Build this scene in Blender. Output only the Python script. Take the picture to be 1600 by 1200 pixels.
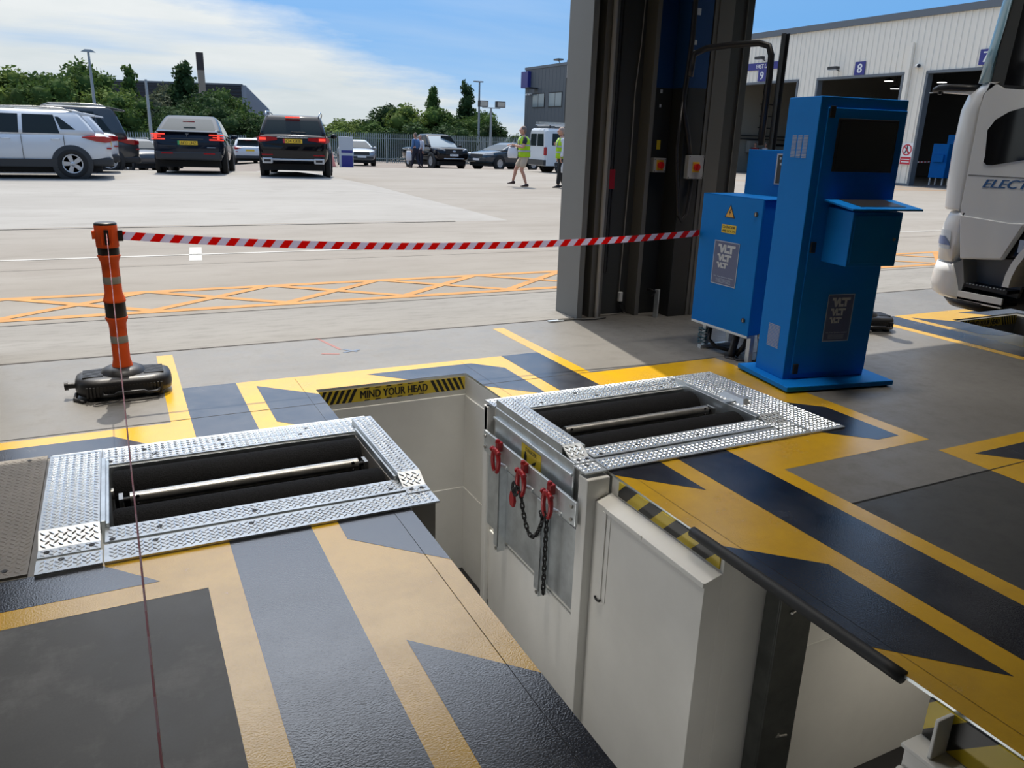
import bpy, math, random
from mathutils import Vector, Matrix
random.seed(11)
SC = bpy.context.scene
COL = SC.collection
PI = math.pi
for o in list(bpy.data.objects):
    bpy.data.objects.remove(o)

# ------------------------------------------------------------------ camera
cam_data = bpy.data.cameras.new('camera')
cam_data.sensor_width = 36.0
cam_data.lens = 36.0 * 1215.85 / 1600.0
cam_data.clip_start = 0.05
cam_data.clip_end = 2000
cam = bpy.data.objects.new('camera', cam_data)
COL.objects.link(cam)
yaw, pit, rol = 0.46979232, 0.30499183, 0.03217577
fw = Vector((math.sin(yaw) * math.cos(pit), math.cos(yaw) * math.cos(pit), -math.sin(pit)))
r0 = Vector((math.cos(yaw), -math.sin(yaw), 0))
u0 = r0.cross(fw)
rr = r0 * math.cos(rol) + u0 * math.sin(rol)
uu = -r0 * math.sin(rol) + u0 * math.cos(rol)
m = Matrix((rr, uu, -fw)).transposed().to_4x4()
m.translation = Vector((0, 0, 1.55))
cam.matrix_world = m
SC.camera = cam

# ------------------------------------------------------------------ view
SC.view_settings.view_transform = 'Standard'
SC.view_settings.look = 'None'
SC.view_settings.gamma = 1.0
SC.view_settings.use_curve_mapping = False
SC.view_settings.exposure = 0.0

# ------------------------------------------------------------------ sky and sun
SUN_EL = math.radians(62.1)
SUN_AZ = math.atan2(0.155, 1.0)
sun_dir = Vector((math.sin(SUN_AZ) * math.cos(SUN_EL), math.cos(SUN_AZ) * math.cos(SUN_EL), math.sin(SUN_EL)))
sd = bpy.data.lights.new('sun', 'SUN')
sd.energy = 4.7
sd.angle = math.radians(0.55)
sd.color = (1.0, 0.925, 0.81)
so = bpy.data.objects.new('sun', sd)
COL.objects.link(so)
so.rotation_euler = sun_dir.to_track_quat('Z', 'Y').to_euler()
so.location = (0, 0, 30)


def make_world():
    w = bpy.data.worlds.new('sky')
    SC.world = w
    w.use_nodes = True
    nt = w.node_tree
    N, L = nt.nodes, nt.links
    N.clear()

    def nd(t, **k):
        n = N.new(t)
        for a, b in k.items():
            setattr(n, a, b)
        return n

    def mth(op, a, b=None, c=None, clamp=False):
        n = nd('ShaderNodeMath', operation=op, use_clamp=clamp)
        for i, v in enumerate((a, b, c)):
            if v is None:
                continue
            if isinstance(v, (int, float)):
                n.inputs[i].default_value = v
            else:
                L.new(v, n.inputs[i])
        return n.outputs[0]

    tc = nd('ShaderNodeTexCoord')
    nrm = nd('ShaderNodeVectorMath', operation='NORMALIZE')
    L.new(tc.outputs['Generated'], nrm.inputs[0])
    d = nrm.outputs[0]

    def dot(v):
        n = nd('ShaderNodeVectorMath', operation='DOT_PRODUCT')
        L.new(d, n.inputs[0])
        n.inputs[1].default_value = v
        return n.outputs['Value']
    sep = nd('ShaderNodeSeparateXYZ')
    L.new(d, sep.inputs[0])
    z = sep.outputs['Z']
    ramp = nd('ShaderNodeValToRGB')
    cr = ramp.color_ramp
    cr.elements[0].position = 0.0
    cr.elements[0].color = (0.52, 0.66, 0.82, 1)
    cr.elements[1].position = 1.0
    cr.elements[1].color = (0.12, 0.30, 0.66, 1)
    for p, c in ((0.05, (0.31, 0.55, 0.86, 1)), (0.13, (0.16, 0.42, 0.82, 1)), (0.4, (0.16, 0.38, 0.76, 1))):
        e = cr.elements.new(p)
        e.color = c
    L.new(z, ramp.inputs[0])
    # cloud sheet: everything on one side of a great circle, with a ragged edge and loose wisps
    a1 = Vector((0.15, 0.98, 0.137)).normalized()
    a2 = Vector((0.457, 0.889, 0.021)).normalized()
    n = a2.cross(a1).normalized()
    if n.dot(Vector((-0.08, 0.99, 0.05))) < 0:
        n = -n
    zz = mth('ADD', mth('MAXIMUM', z, 0.0), 0.12)
    px = mth('DIVIDE', sep.outputs['X'], zz)
    py = mth('DIVIDE', sep.outputs['Y'], zz)
    cmb = nd('ShaderNodeCombineXYZ')
    L.new(px, cmb.inputs[0])
    L.new(py, cmb.inputs[1])
    no = nd('ShaderNodeTexNoise')
    no.inputs['Scale'].default_value = 1.1
    no.inputs['Detail'].default_value = 8
    no.inputs['Roughness'].default_value = 0.62
    L.new(cmb.outputs[0], no.inputs['Vector'])
    no2 = nd('ShaderNodeTexNoise')
    no2.inputs['Scale'].default_value = 0.45
    no2.inputs['Detail'].default_value = 6
    mp = nd('ShaderNodeMapping')
    mp.inputs['Scale'].default_value = (1.0, 2.6, 1)
    mp.inputs['Location'].default_value = (3.1, 1.7, 0)
    L.new(cmb.outputs[0], mp.inputs[0])
    L.new(mp.outputs[0], no2.inputs['Vector'])
    edge = mth('ADD', dot(n), mth('MULTIPLY', mth('SUBTRACT', no.outputs[0], 0.5), 0.10))
    sheet = mth('MULTIPLY', mth('ADD', edge, 0.012), 24.0, clamp=True)
    wisp = mth('MULTIPLY', mth('SUBTRACT', no2.outputs[0], 0.47), 2.6, clamp=True)
    mask = mth('MAXIMUM', sheet, mth('MULTIPLY', wisp, 0.35))
    # thin gaps in the sheet
    gap = mth('MULTIPLY', mth('SUBTRACT', no2.outputs[0], 0.30), 7.0, clamp=True)
    mask = mth('MULTIPLY', mask, mth('MULTIPLY_ADD', gap, 0.4, 0.6))
    cc = nd('ShaderNodeMix', data_type='RGBA')
    cc.inputs['A'].default_value = (0.62, 0.69, 0.72, 1)
    cc.inputs['B'].default_value = (0.86, 0.88, 0.88, 1)
    L.new(mth('MULTIPLY', mth('ADD', mth('MULTIPLY', z, 4.5), mth('MULTIPLY', mth('SUBTRACT', no.outputs[0], 0.5), 1.2)), 1.0, clamp=True), cc.inputs['Factor'])
    mx = nd('ShaderNodeMix', data_type='RGBA')
    L.new(mask, mx.inputs['Factor'])
    L.new(ramp.outputs[0], mx.inputs['A'])
    L.new(cc.outputs['Result'], mx.inputs['B'])
    # bright hazy air round the sun
    aur = mth('POWER', mth('MAXIMUM', dot(sun_dir), 0.0), 7.0)
    add = nd('ShaderNodeMix', data_type='RGBA', blend_type='ADD')
    add.inputs['Factor'].default_value = 1.0
    L.new(mx.outputs['Result'], add.inputs['A'])
    sc = nd('ShaderNodeMix', data_type='RGBA')
    sc.inputs['A'].default_value = (0, 0, 0, 1)
    sc.inputs['B'].default_value = (3.9, 3.8, 3.6, 1)
    L.new(aur, sc.inputs['Factor'])
    L.new(sc.outputs['Result'], add.inputs['B'])
    # below the horizon: pale ground
    low = mth('MULTIPLY', z, -40.0, clamp=True)
    gm = nd('ShaderNodeMix', data_type='RGBA')
    L.new(low, gm.inputs['Factor'])
    L.new(add.outputs['Result'], gm.inputs['A'])
    gm.inputs['B'].default_value = (0.30, 0.29, 0.26, 1)
    bg = nd('ShaderNodeBackground')
    bg.inputs['Strength'].default_value = 1.0
    L.new(gm.outputs['Result'], bg.inputs['Color'])
    out = nd('ShaderNodeOutputWorld')
    L.new(bg.outputs[0], out.inputs[0])


make_world()

# ------------------------------------------------------------------ materials
MATS = {}


def mat(name, col, rough=0.5, metal=0.0, ior=1.5, var=0.0, vscale=6.0, bump=0.0, bscale=60.0, emit=0.0,
        coat=0.0, stretch=None, alpha=1.0, trans=0.0):
    if name in MATS:
        return MATS[name]
    mt = bpy.data.materials.new(name)
    mt.use_nodes = True
    nt = mt.node_tree
    b = nt.nodes['Principled BSDF']
    c = tuple(col) + (1,)
    b.inputs['Base Color'].default_value = c
    b.inputs['Roughness'].default_value = rough
    b.inputs['Metallic'].default_value = metal
    b.inputs['IOR'].default_value = ior
    b.inputs['Coat Weight'].default_value = coat
    b.inputs['Coat Roughness'].default_value = 0.05
    if trans:
        b.inputs['Transmission Weight'].default_value = trans
    if emit:
        b.inputs['Emission Color'].default_value = c
        b.inputs['Emission Strength'].default_value = emit
    src = None
    if var or bump:
        tc = nt.nodes.new('ShaderNodeTexCoord')
        src = tc.outputs['Object']
        if stretch:
            mp = nt.nodes.new('ShaderNodeMapping')
            mp.inputs['Scale'].default_value = stretch
            nt.links.new(src, mp.inputs[0])
            src = mp.outputs[0]
    if var:
        n = nt.nodes.new('ShaderNodeTexNoise')
        n.inputs['Scale'].default_value = vscale
        n.inputs['Detail'].default_value = 7
        n.inputs['Roughness'].default_value = 0.6
        nt.links.new(src, n.inputs['Vector'])
        r = nt.nodes.new('ShaderNodeValToRGB')
        r.color_ramp.elements[0].position = 0.3
        r.color_ramp.elements[1].position = 0.72
        r.color_ramp.elements[0].color = tuple(x * (1 - var) for x in col) + (1,)
        r.color_ramp.elements[1].color = tuple(min(1, x * (1 + var)) for x in col) + (1,)
        nt.links.new(n.outputs[0], r.inputs[0])
        nt.links.new(r.outputs[0], b.inputs['Base Color'])
    if bump:
        n = nt.nodes.new('ShaderNodeTexNoise')
        n.inputs['Scale'].default_value = bscale
        n.inputs['Detail'].default_value = 3
        nt.links.new(src, n.inputs['Vector'])
        bp = nt.nodes.new('ShaderNodeBump')
        bp.inputs['Strength'].default_value = bump
        bp.inputs['Distance'].default_value = 0.004
        nt.links.new(n.outputs[0], bp.inputs['Height'])
        nt.links.new(bp.outputs[0], b.inputs['Normal'])
    MATS[name] = mt
    return mt


def stripe_mat(name, vec, phase, ca, cb, rough=0.4, duty=0.5):
    """two-colour stripes running across object-space direction vec (vec length = stripes pairs per metre)"""
    if name in MATS:
        return MATS[name]
    mt = mat(name, ca, rough)
    nt = mt.node_tree
    tc = nt.nodes.new('ShaderNodeTexCoord')
    dn = nt.nodes.new('ShaderNodeVectorMath')
    dn.operation = 'DOT_PRODUCT'
    dn.inputs[1].default_value = vec
    nt.links.new(tc.outputs['Object'], dn.inputs[0])
    ad = nt.nodes.new('ShaderNodeMath')
    ad.operation = 'ADD'
    ad.inputs[1].default_value = phase + 100
    nt.links.new(dn.outputs['Value'], ad.inputs[0])
    fr = nt.nodes.new('ShaderNodeMath')
    fr.operation = 'FRACT'
    nt.links.new(ad.outputs[0], fr.inputs[0])
    gt = nt.nodes.new('ShaderNodeMath')
    gt.operation = 'GREATER_THAN'
    gt.inputs[1].default_value = duty
    nt.links.new(fr.outputs[0], gt.inputs[0])
    mx = nt.nodes.new('ShaderNodeMix')
    mx.data_type = 'RGBA'
    mx.inputs['A'].default_value = tuple(ca) + (1,)
    mx.inputs['B'].default_value = tuple(cb) + (1,)
    nt.links.new(gt.outputs[0], mx.inputs['Factor'])
    nt.links.new(mx.outputs['Result'], nt.nodes['Principled BSDF'].inputs['Base Color'])
    return mt


def concrete_mat(name, c0, c1, c2, rough0, rough1, ior=1.45, streak=(1, 1, 1), bump=0.15, s1=0.9, s2=7.0):
    """mottled concrete: large clouds, small stains, fine grain"""
    if name in MATS:
        return MATS[name]
    mt = mat(name, c0, rough0, ior=ior)
    nt = mt.node_tree
    N, L = nt.nodes, nt.links
    b = N['Principled BSDF']
    tc = N.new('ShaderNodeTexCoord')
    mp = N.new('ShaderNodeMapping')
    mp.inputs['Scale'].default_value = streak
    L.new(tc.outputs['Object'], mp.inputs[0])

    def noise(s, det, ro=0.6, src=None):
        n = N.new('ShaderNodeTexNoise')
        n.inputs['Scale'].default_value = s
        n.inputs['Detail'].default_value = det
        n.inputs['Roughness'].default_value = ro
        L.new(src or mp.outputs[0], n.inputs['Vector'])
        return n.outputs[0]
    a = noise(s1, 6, 0.65)
    r = N.new('ShaderNodeValToRGB')
    r.color_ramp.elements[0].position = 0.33
    r.color_ramp.elements[1].position = 0.68
    r.color_ramp.elements[0].color = tuple(c0) + (1,)
    r.color_ramp.elements[1].color = tuple(c1) + (1,)
    L.new(a, r.inputs[0])
    c = noise(s2, 9, 0.72)
    r2 = N.new('ShaderNodeValToRGB')
    r2.color_ramp.elements[0].position = 0.50
    r2.color_ramp.elements[1].position = 0.80
    L.new(c, r2.inputs[0])
    mx = N.new('ShaderNodeMix')
    mx.data_type = 'RGBA'
    L.new(r2.outputs[0], mx.inputs['Factor'])
    L.new(r.outputs[0], mx.inputs['A'])
    mx.inputs['B'].default_value = tuple(c2) + (1,)
    g = noise(140, 3, 0.6, tc.outputs['Object'])
    mr = N.new('ShaderNodeMapRange')
    mr.inputs[3].default_value = 0.88
    mr.inputs[4].default_value = 1.12
    L.new(g, mr.inputs[0])
    mul = N.new('ShaderNodeMix')
    mul.data_type = 'RGBA'
    mul.blend_type = 'MULTIPLY'
    mul.inputs['Factor'].default_value = 1
    L.new(mx.outputs['Result'], mul.inputs['A'])
    L.new(mr.outputs[0], mul.inputs['B'])
    L.new(mul.outputs['Result'], b.inputs['Base Color'])
    rr_ = N.new('ShaderNodeMapRange')
    rr_.inputs[1].default_value = 0.3
    rr_.inputs[2].default_value = 0.7
    rr_.inputs[3].default_value = rough0
    rr_.inputs[4].default_value = rough1
    L.new(c, rr_.inputs[0])
    L.new(rr_.outputs[0], b.inputs['Roughness'])
    bp = N.new('ShaderNodeBump')
    bp.inputs['Strength'].default_value = bump
    bp.inputs['Distance'].default_value = 0.004
    L.new(c, bp.inputs['Height'])
    L.new(bp.outputs[0], b.inputs['Normal'])
    return mt


def paint_mat(name, col, dirt):
    """thick glossy floor paint with an orange-peel skin"""
    if name in MATS:
        return MATS[name]
    mt = mat(name, col, 0.22, ior=PAINT_IOR)
    nt = mt.node_tree
    N, L = nt.nodes, nt.links
    b = N['Principled BSDF']
    tc = N.new('ShaderNodeTexCoord')

    def noise(s, det, ro=0.6):
        n = N.new('ShaderNodeTexNoise')
        n.inputs['Scale'].default_value = s
        n.inputs['Detail'].default_value = det
        n.inputs['Roughness'].default_value = ro
        L.new(tc.outputs['Object'], n.inputs['Vector'])
        return n.outputs[0]
    a = noise(2.3, 9, 0.7)
    r = N.new('ShaderNodeValToRGB')
    r.color_ramp.elements[0].position = 0.42
    r.color_ramp.elements[1].position = 0.80
    r.color_ramp.elements[0].color = tuple(col) + (1,)
    r.color_ramp.elements[1].color = tuple(dirt) + (1,)
    L.new(a, r.inputs[0])
    L.new(r.outputs[0], b.inputs['Base Color'])
    mr = N.new('ShaderNodeMapRange')
    mr.inputs[1].default_value = 0.35
    mr.inputs[2].default_value = 0.7
    mr.inputs[3].default_value = 0.17
    mr.inputs[4].default_value = 0.30
    L.new(a, mr.inputs[0])
    L.new(mr.outputs[0], b.inputs['Roughness'])
    p = noise(170, 2, 0.5)
    bp = N.new('ShaderNodeBump')
    bp.inputs['Strength'].default_value = 0.5
    bp.inputs['Distance'].default_value = 0.0014
    L.new(p, bp.inputs['Height'])
    L.new(bp.outputs[0], b.inputs['Normal'])
    return mt


PAINT_IOR = 2.25
YEL = (0.68, 0.39, 0.008)
M_yel = paint_mat('floor paint yellow', YEL, (0.46, 0.26, 0.010))
M_blk = paint_mat('floor paint black', (0.012, 0.014, 0.022), (0.035, 0.037, 0.045))
M_conc = concrete_mat('hall concrete', (0.145, 0.137, 0.124), (0.19, 0.181, 0.166), (0.12, 0.114, 0.104), 0.34, 0.55, ior=1.5, bump=0.05)
M_dark2 = concrete_mat('worn grey concrete', (0.085, 0.084, 0.079), (0.12, 0.118, 0.11), (0.24, 0.24, 0.235), 0.4, 0.6, bump=0.05, s1=0.9, s2=2.2)
M_dark = concrete_mat('dark sealed concrete', (0.055, 0.056, 0.054), (0.075, 0.075, 0.072), (0.042, 0.043, 0.042), 0.30, 0.5, ior=1.5, bump=0.05)
M_apron = concrete_mat('apron concrete', (0.205, 0.195, 0.178), (0.25, 0.24, 0.222), (0.14, 0.132, 0.12), 0.85, 0.95, streak=(0.35, 1.6, 1), bump=0.4, s2=9)
M_yard = concrete_mat('yard concrete', (0.21, 0.188, 0.160), (0.262, 0.242, 0.213), (0.19, 0.170, 0.145), 0.85, 0.95, streak=(0.3, 1.0, 1), bump=0.15, s1=0.5, s2=3)
M_yard2 = concrete_mat('pale ramp concrete', (0.255, 0.243, 0.222), (0.30, 0.288, 0.266), (0.225, 0.212, 0.192), 0.85, 0.95, streak=(0.3, 1.0, 1), bump=0.15, s1=0.5, s2=3)
M_tarmac = concrete_mat('brown tarmac', (0.17, 0.14, 0.118), (0.21, 0.18, 0.155), (0.14, 0.12, 0.105), 0.85, 0.95, s1=0.2, s2=2)
M_white = mat('pit white paint', (0.74, 0.735, 0.70), 0.42, var=0.05, vscale=3)
M_galv = mat('galvanised steel', (0.60, 0.64, 0.66), 0.38, 0.75, var=0.18, vscale=9, bump=0.05)
M_tread = mat('bright tread plate', (0.56, 0.59, 0.61), 0.42, 0.75, var=0.15, vscale=14)
M_lug = mat('polished tread lugs', (0.86, 0.90, 0.92), 0.24, 0.9)
M_treadd = mat('dull grey tread plate', (0.20, 0.185, 0.165), 0.62, 0.15, var=0.12, vscale=7)
M_roller = mat('grit coated roller', (0.012, 0.012, 0.0125), 0.8, ior=1.2, bump=1.0, bscale=150, var=0.7, vscale=170)
M_steel = mat('bare steel', (0.46, 0.45, 0.42), 0.34, 0.9, var=0.2, vscale=18)
M_blackm = mat('black iron', (0.015, 0.015, 0.016), 0.5, 0.3)
M_rubber = mat('black rubber', (0.02, 0.021, 0.022), 0.6)
M_red = mat('red painted steel', (0.33, 0.012, 0.016), 0.35, 0.1)
M_void = mat('dark void', (0.012, 0.012, 0.012), 0.9)
M_blue = mat('blue powder coat', (0.006, 0.185, 0.60), 0.45, ior=1.18, var=0.04, vscale=3)
M_blueside = M_blue
M_yellab = mat('yellow label', (0.72, 0.53, 0.03), 0.45)
M_blackp = mat('black plastic', (0.018, 0.018, 0.02), 0.4)
M_orange = mat('orange plastic', (0.82, 0.11, 0.022), 0.5, ior=1.3, var=0.06, vscale=8)
M_reflect = mat('grey reflective band', (0.33, 0.33, 0.31), 0.4)
M_silver = mat('silver lettering', (0.50, 0.55, 0.60), 0.4)
M_whitep = mat('white paint', (0.72, 0.73, 0.72), 0.35)
M_clad = mat('grey cladding', (0.17, 0.18, 0.18), 0.5, var=0.04, vscale=2)
M_cladd = mat('dark grey cladding', (0.045, 0.048, 0.047), 0.55)
M_galvgrey = mat('grey galvanised flashing', (0.14, 0.14, 0.13), 0.5, 0.2)

# ------------------------------------------------------------------ mesh helpers
def frame(o, x, y=None, z=None):
    """4x4 from an origin and axes"""
    x = Vector(x).normalized()
    if z is None:
        y = Vector(y).normalized()
        z = x.cross(y).normalized()
        y = z.cross(x)
    else:
        z = Vector(z).normalized()
        y = z.cross(x).normalized()
        x = y.cross(z)
    mm = Matrix((x, y, z)).transposed().to_4x4()
    mm.translation = Vector(o)
    return mm


def T(x, y, z):
    return Matrix.Translation((x, y, z))


def RZ(a):
    return Matrix.Rotation(a, 4, 'Z')


def RX(a):
    return Matrix.Rotation(a, 4, 'X')


def RY(a):
    return Matrix.Rotation(a, 4, 'Y')


_textcache = {}


def text_geo(s, bold=0.0, shear=0.0, extrude=0.004):
    key = (s, bold, shear, extrude)
    if key not in _textcache:
        cu = bpy.data.curves.new('txt', 'FONT')
        cu.body = s
        cu.size = 1.0
        cu.align_x = 'CENTER'
        cu.align_y = 'CENTER'
        cu.offset = bold
        cu.shear = shear
        cu.extrude = extrude
        cu.resolution_u = 3
        ob = bpy.data.objects.new('txt', cu)
        COL.objects.link(ob)
        dg = bpy.context.evaluated_depsgraph_get()
        me = bpy.data.meshes.new_from_object(ob.evaluated_get(dg))
        vs = [v.co.copy() for v in me.vertices]
        fs = [tuple(p.vertices) for p in me.polygons]
        bpy.data.objects.remove(ob)
        bpy.data.curves.remove(cu)
        bpy.data.meshes.remove(me)
        x0 = min(v.x for v in vs)
        x1 = max(v.x for v in vs)
        y0 = min(v.y for v in vs)
        y1 = max(v.y for v in vs)
        for v in vs:
            v.x -= (x0 + x1) / 2
            v.y -= (y0 + y1) / 2
        _textcache[key] = (vs, fs, x1 - x0, y1 - y0)
    return _textcache[key]


class MB:
    def __init__(self):
        self.v = []
        self.f = []
        self.m = []
        self.s = []
        self.mats = []

    def _mi(self, mt):
        if mt is None:
            return 0
        if mt not in self.mats:
            self.mats.append(mt)
        return self.mats.index(mt)

    def add(self, vs, fs, mt=None, smooth=False, M=None):
        o = len(self.v)
        k = self._mi(mt)
        for v in vs:
            v = Vector(v)
            if M is not None:
                v = M @ v
            self.v.append(v)
        for f in fs:
            self.f.append(tuple(i + o for i in f))
            self.m.append(k)
            self.s.append(smooth)
        return self

    def box(self, x0, x1, y0, y1, z0, z1, mt=None, M=None):
        vs = [(x0, y0, z0), (x1, y0, z0), (x1, y1, z0), (x0, y1, z0), (x0, y0, z1), (x1, y0, z1), (x1, y1, z1), (x0, y1, z1)]
        fs = [(3, 2, 1, 0), (4, 5, 6, 7), (0, 1, 5, 4), (1, 2, 6, 5), (2, 3, 7, 6), (3, 0, 4, 7)]
        return self.add(vs, fs, mt, False, M)

    def bar(self, p0, p1, w, h, mt=None, up=(0, 0, 1)):
        """box beam from p0 to p1, w sideways, h along up"""
        p0, p1 = Vector(p0), Vector(p1)
        d = (p1 - p0)
        up = Vector(up)
        if abs(d.normalized().dot(up)) > 0.95:
            up = Vector((0, 1, 0))
        M = frame(p0, d, z=up - d * (up.dot(d) / d.dot(d)))
        return self.box(0, d.length, -w / 2, w / 2, -h / 2, h / 2, mt, M)

    def quad(self, a, b, c, d, mt=None):
        return self.add([a, b, c, d], [(0, 1, 2, 3)], mt)

    def prism(self, poly, h0, h1, mt=None, M=None):
        """poly in local XY extruded from z=h0 to z=h1"""
        n = len(poly)
        ar = sum(poly[i][0] * poly[(i + 1) % n][1] - poly[(i + 1) % n][0] * poly[i][1] for i in range(n))
        if ar < 0:
            poly = poly[::-1]
        vs = [(x, y, h0) for x, y in poly] + [(x, y, h1) for x, y in poly]
        fs = [tuple(range(n - 1, -1, -1)), tuple(range(n, 2 * n))]
        fs += [(i, (i + 1) % n, n + (i + 1) % n, n + i) for i in range(n)]
        return self.add(vs, fs, mt, False, M)

    def lathe(self, prof, n=20, mt=None, M=None, smooth=True, cap=True):
        """prof: list of (r, z) from bottom to top, spun about local Z"""
        vs, fs = [], []
        for r, z in prof:
            for i in range(n):
                a = 2 * PI * i / n
                vs.append((r * math.cos(a), r * math.sin(a), z))
        for j in range(len(prof) - 1):
            for i in range(n):
                k = (i + 1) % n
                fs.append((j * n + i, j * n + k, (j + 1) * n + k, (j + 1) * n + i))
        self.add(vs, fs, mt, smooth, M)
        if cap:
            o = len(prof) - 1
            self.add([vs[i] for i in range(n)], [tuple(range(n - 1, -1, -1))], mt, False, M)
            self.add([vs[o * n + i] for i in range(n)], [tuple(range(n))], mt, False, M)
        return self

    def cyl(self, p0, p1, r0, r1=None, n=14, mt=None, smooth=True):
        p0, p1 = Vector(p0), Vector(p1)
        d = p1 - p0
        q = d.to_track_quat('Z', 'Y').to_matrix().to_4x4()
        q.translation = p0
        r1 = r0 if r1 is None else r1
        return self.lathe([(r0, 0), (r1, d.length)], n, mt, q, smooth)

    def tube(self, path, r, n=8, mt=None, closed=False):
        P = [Vector(p) for p in path]
        k = len(P)
        rad = r if isinstance(r, (list, tuple)) else [r] * k
        vs, fs = [], []
        prev = None
        for i, p in enumerate(P):
            if closed:
                t = P[(i + 1) % k] - P[i - 1]
            else:
                t = P[min(i + 1, k - 1)] - P[max(i - 1, 0)]
            t.normalize()
            if prev is None:
                a = Vector((0, 0, 1)) if abs(t.z) < 0.9 else Vector((1, 0, 0))
                u = t.cross(a).normalized()
            else:
                u = (prev - t * prev.dot(t)).normalized()
            prev = u
            w = t.cross(u)
            for j in range(n):
                a = 2 * PI * j / n
                vs.append(p + (u * math.cos(a) + w * math.sin(a)) * rad[i])
        for i in range(k if closed else k - 1):
            i2 = (i + 1) % k
            for j in range(n):
                j2 = (j + 1) % n
                fs.append((i * n + j, i * n + j2, i2 * n + j2, i2 * n + j))
        if not closed:
            fs.append(tuple(range(n - 1, -1, -1)))
            fs.append(tuple(range((k - 1) * n, k * n)))
        return self.add(vs, fs, mt, True)

    def loft(self, rings, mt=None, smooth=True, cap=True, M=None, closed=True):
        n = len(rings[0])
        vs = [v for r in rings for v in r]
        fs = []
        for i in range(len(rings) - 1):
            for j in range(n if closed else n - 1):
                k = (j + 1) % n
                fs.append((i * n + j, i * n + k, (i + 1) * n + k, (i + 1) * n + j))
        if cap:
            fs.append(tuple(range(n - 1, -1, -1)))
            o = (len(rings) - 1) * n
            fs.append(tuple(range(o, o + n)))
        return self.add(vs, fs, mt, smooth, M)

    def ball(self, c, r, n=12, mt=None, M=None):
        if not isinstance(r, (tuple, list)):
            r = (r, r, r)
        k = n // 2
        prof = [(max(0.001, math.sin(PI * i / k)), -math.cos(PI * i / k)) for i in range(k + 1)]
        mm = T(*c) @ Matrix.Diagonal((r[0], r[1], r[2], 1))
        if M is not None:
            mm = M @ mm
        return self.lathe(prof, n, mt, mm, True, True)

    def text(self, s, M, h=None, w=None, mt=None, bold=0.0, shear=0.0, depth=0.0015):
        """centred on M's origin in M's XY plane, cap height h and/or width w in metres"""
        vs, fs, tw, th = text_geo(s, 0.0, shear)
        tw += 2 * bold
        sy = (h / th) if h else (w / tw)
        sx = (w / tw) if w else sy
        steps = (0,) if not bold else (-1, -0.33, 0.33, 1)      # heavier strokes: the letters laid over themselves
        for i, k in enumerate(steps):
            D = Matrix.Diagonal((sx, sy, depth / 0.008 * (1 + 0.04 * i), 1))
            self.add(vs, fs, mt, False, M @ D @ T(k * bold, 0, 0))
        return self

    def build(self, name, parent=None, mt=None, bevel=0.0, seg=2, sub=0, loc=None, rot=None):
        me = bpy.data.meshes.new(name)
        me.from_pydata([tuple(v) for v in self.v], [], self.f)
        for x in (self.mats or [mt]):
            me.materials.append(x)
        if mt is not None and self.mats and mt not in self.mats:
            pass
        me.polygons.foreach_set('material_index', self.m)
        me.polygons.foreach_set('use_smooth', self.s)
        me.update()
        o = bpy.data.objects.new(name, me)
        COL.objects.link(o)
        if parent is not None:
            o.parent = parent
        if loc is not None:
            o.location = loc
        if rot is not None:
            o.rotation_euler = rot
        if bevel:
            b = o.modifiers.new('bevel', 'BEVEL')
            b.width = bevel
            b.segments = seg
            b.limit_method = 'ANGLE'
            b.angle_limit = math.radians(40)
        if sub:
            q = o.modifiers.new('sub', 'SUBSURF')
            q.levels = sub
            q.render_levels = sub
        return o


def tag(o, label=None, cat=None, group=None, kind=None):
    if label:
        o['label'] = label
    if cat:
        o['category'] = cat
    if group:
        o['group'] = group
    if kind:
        o['kind'] = kind
    return o


def thing(name, label, cat, loc=(0, 0, 0), rot=0.0, group=None):
    o = bpy.data.objects.new(name, None)
    o.empty_display_size = 0.1
    COL.objects.link(o)
    o.location = loc
    o.rotation_euler = (0, 0, rot)
    return tag(o, label, cat, group)


def struct(name, mb, mt=None, parent=None, bevel=0.0):
    o = mb.build(name, parent, mt, bevel)
    if parent is None:
        o['kind'] = 'structure'
    return o


def copy_tree(o, parent=None):
    c = o.copy()
    COL.objects.link(c)
    if parent is not None:
        c.parent = parent
    for ch in list(o.children):
        copy_tree(ch, c)
    return c


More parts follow.
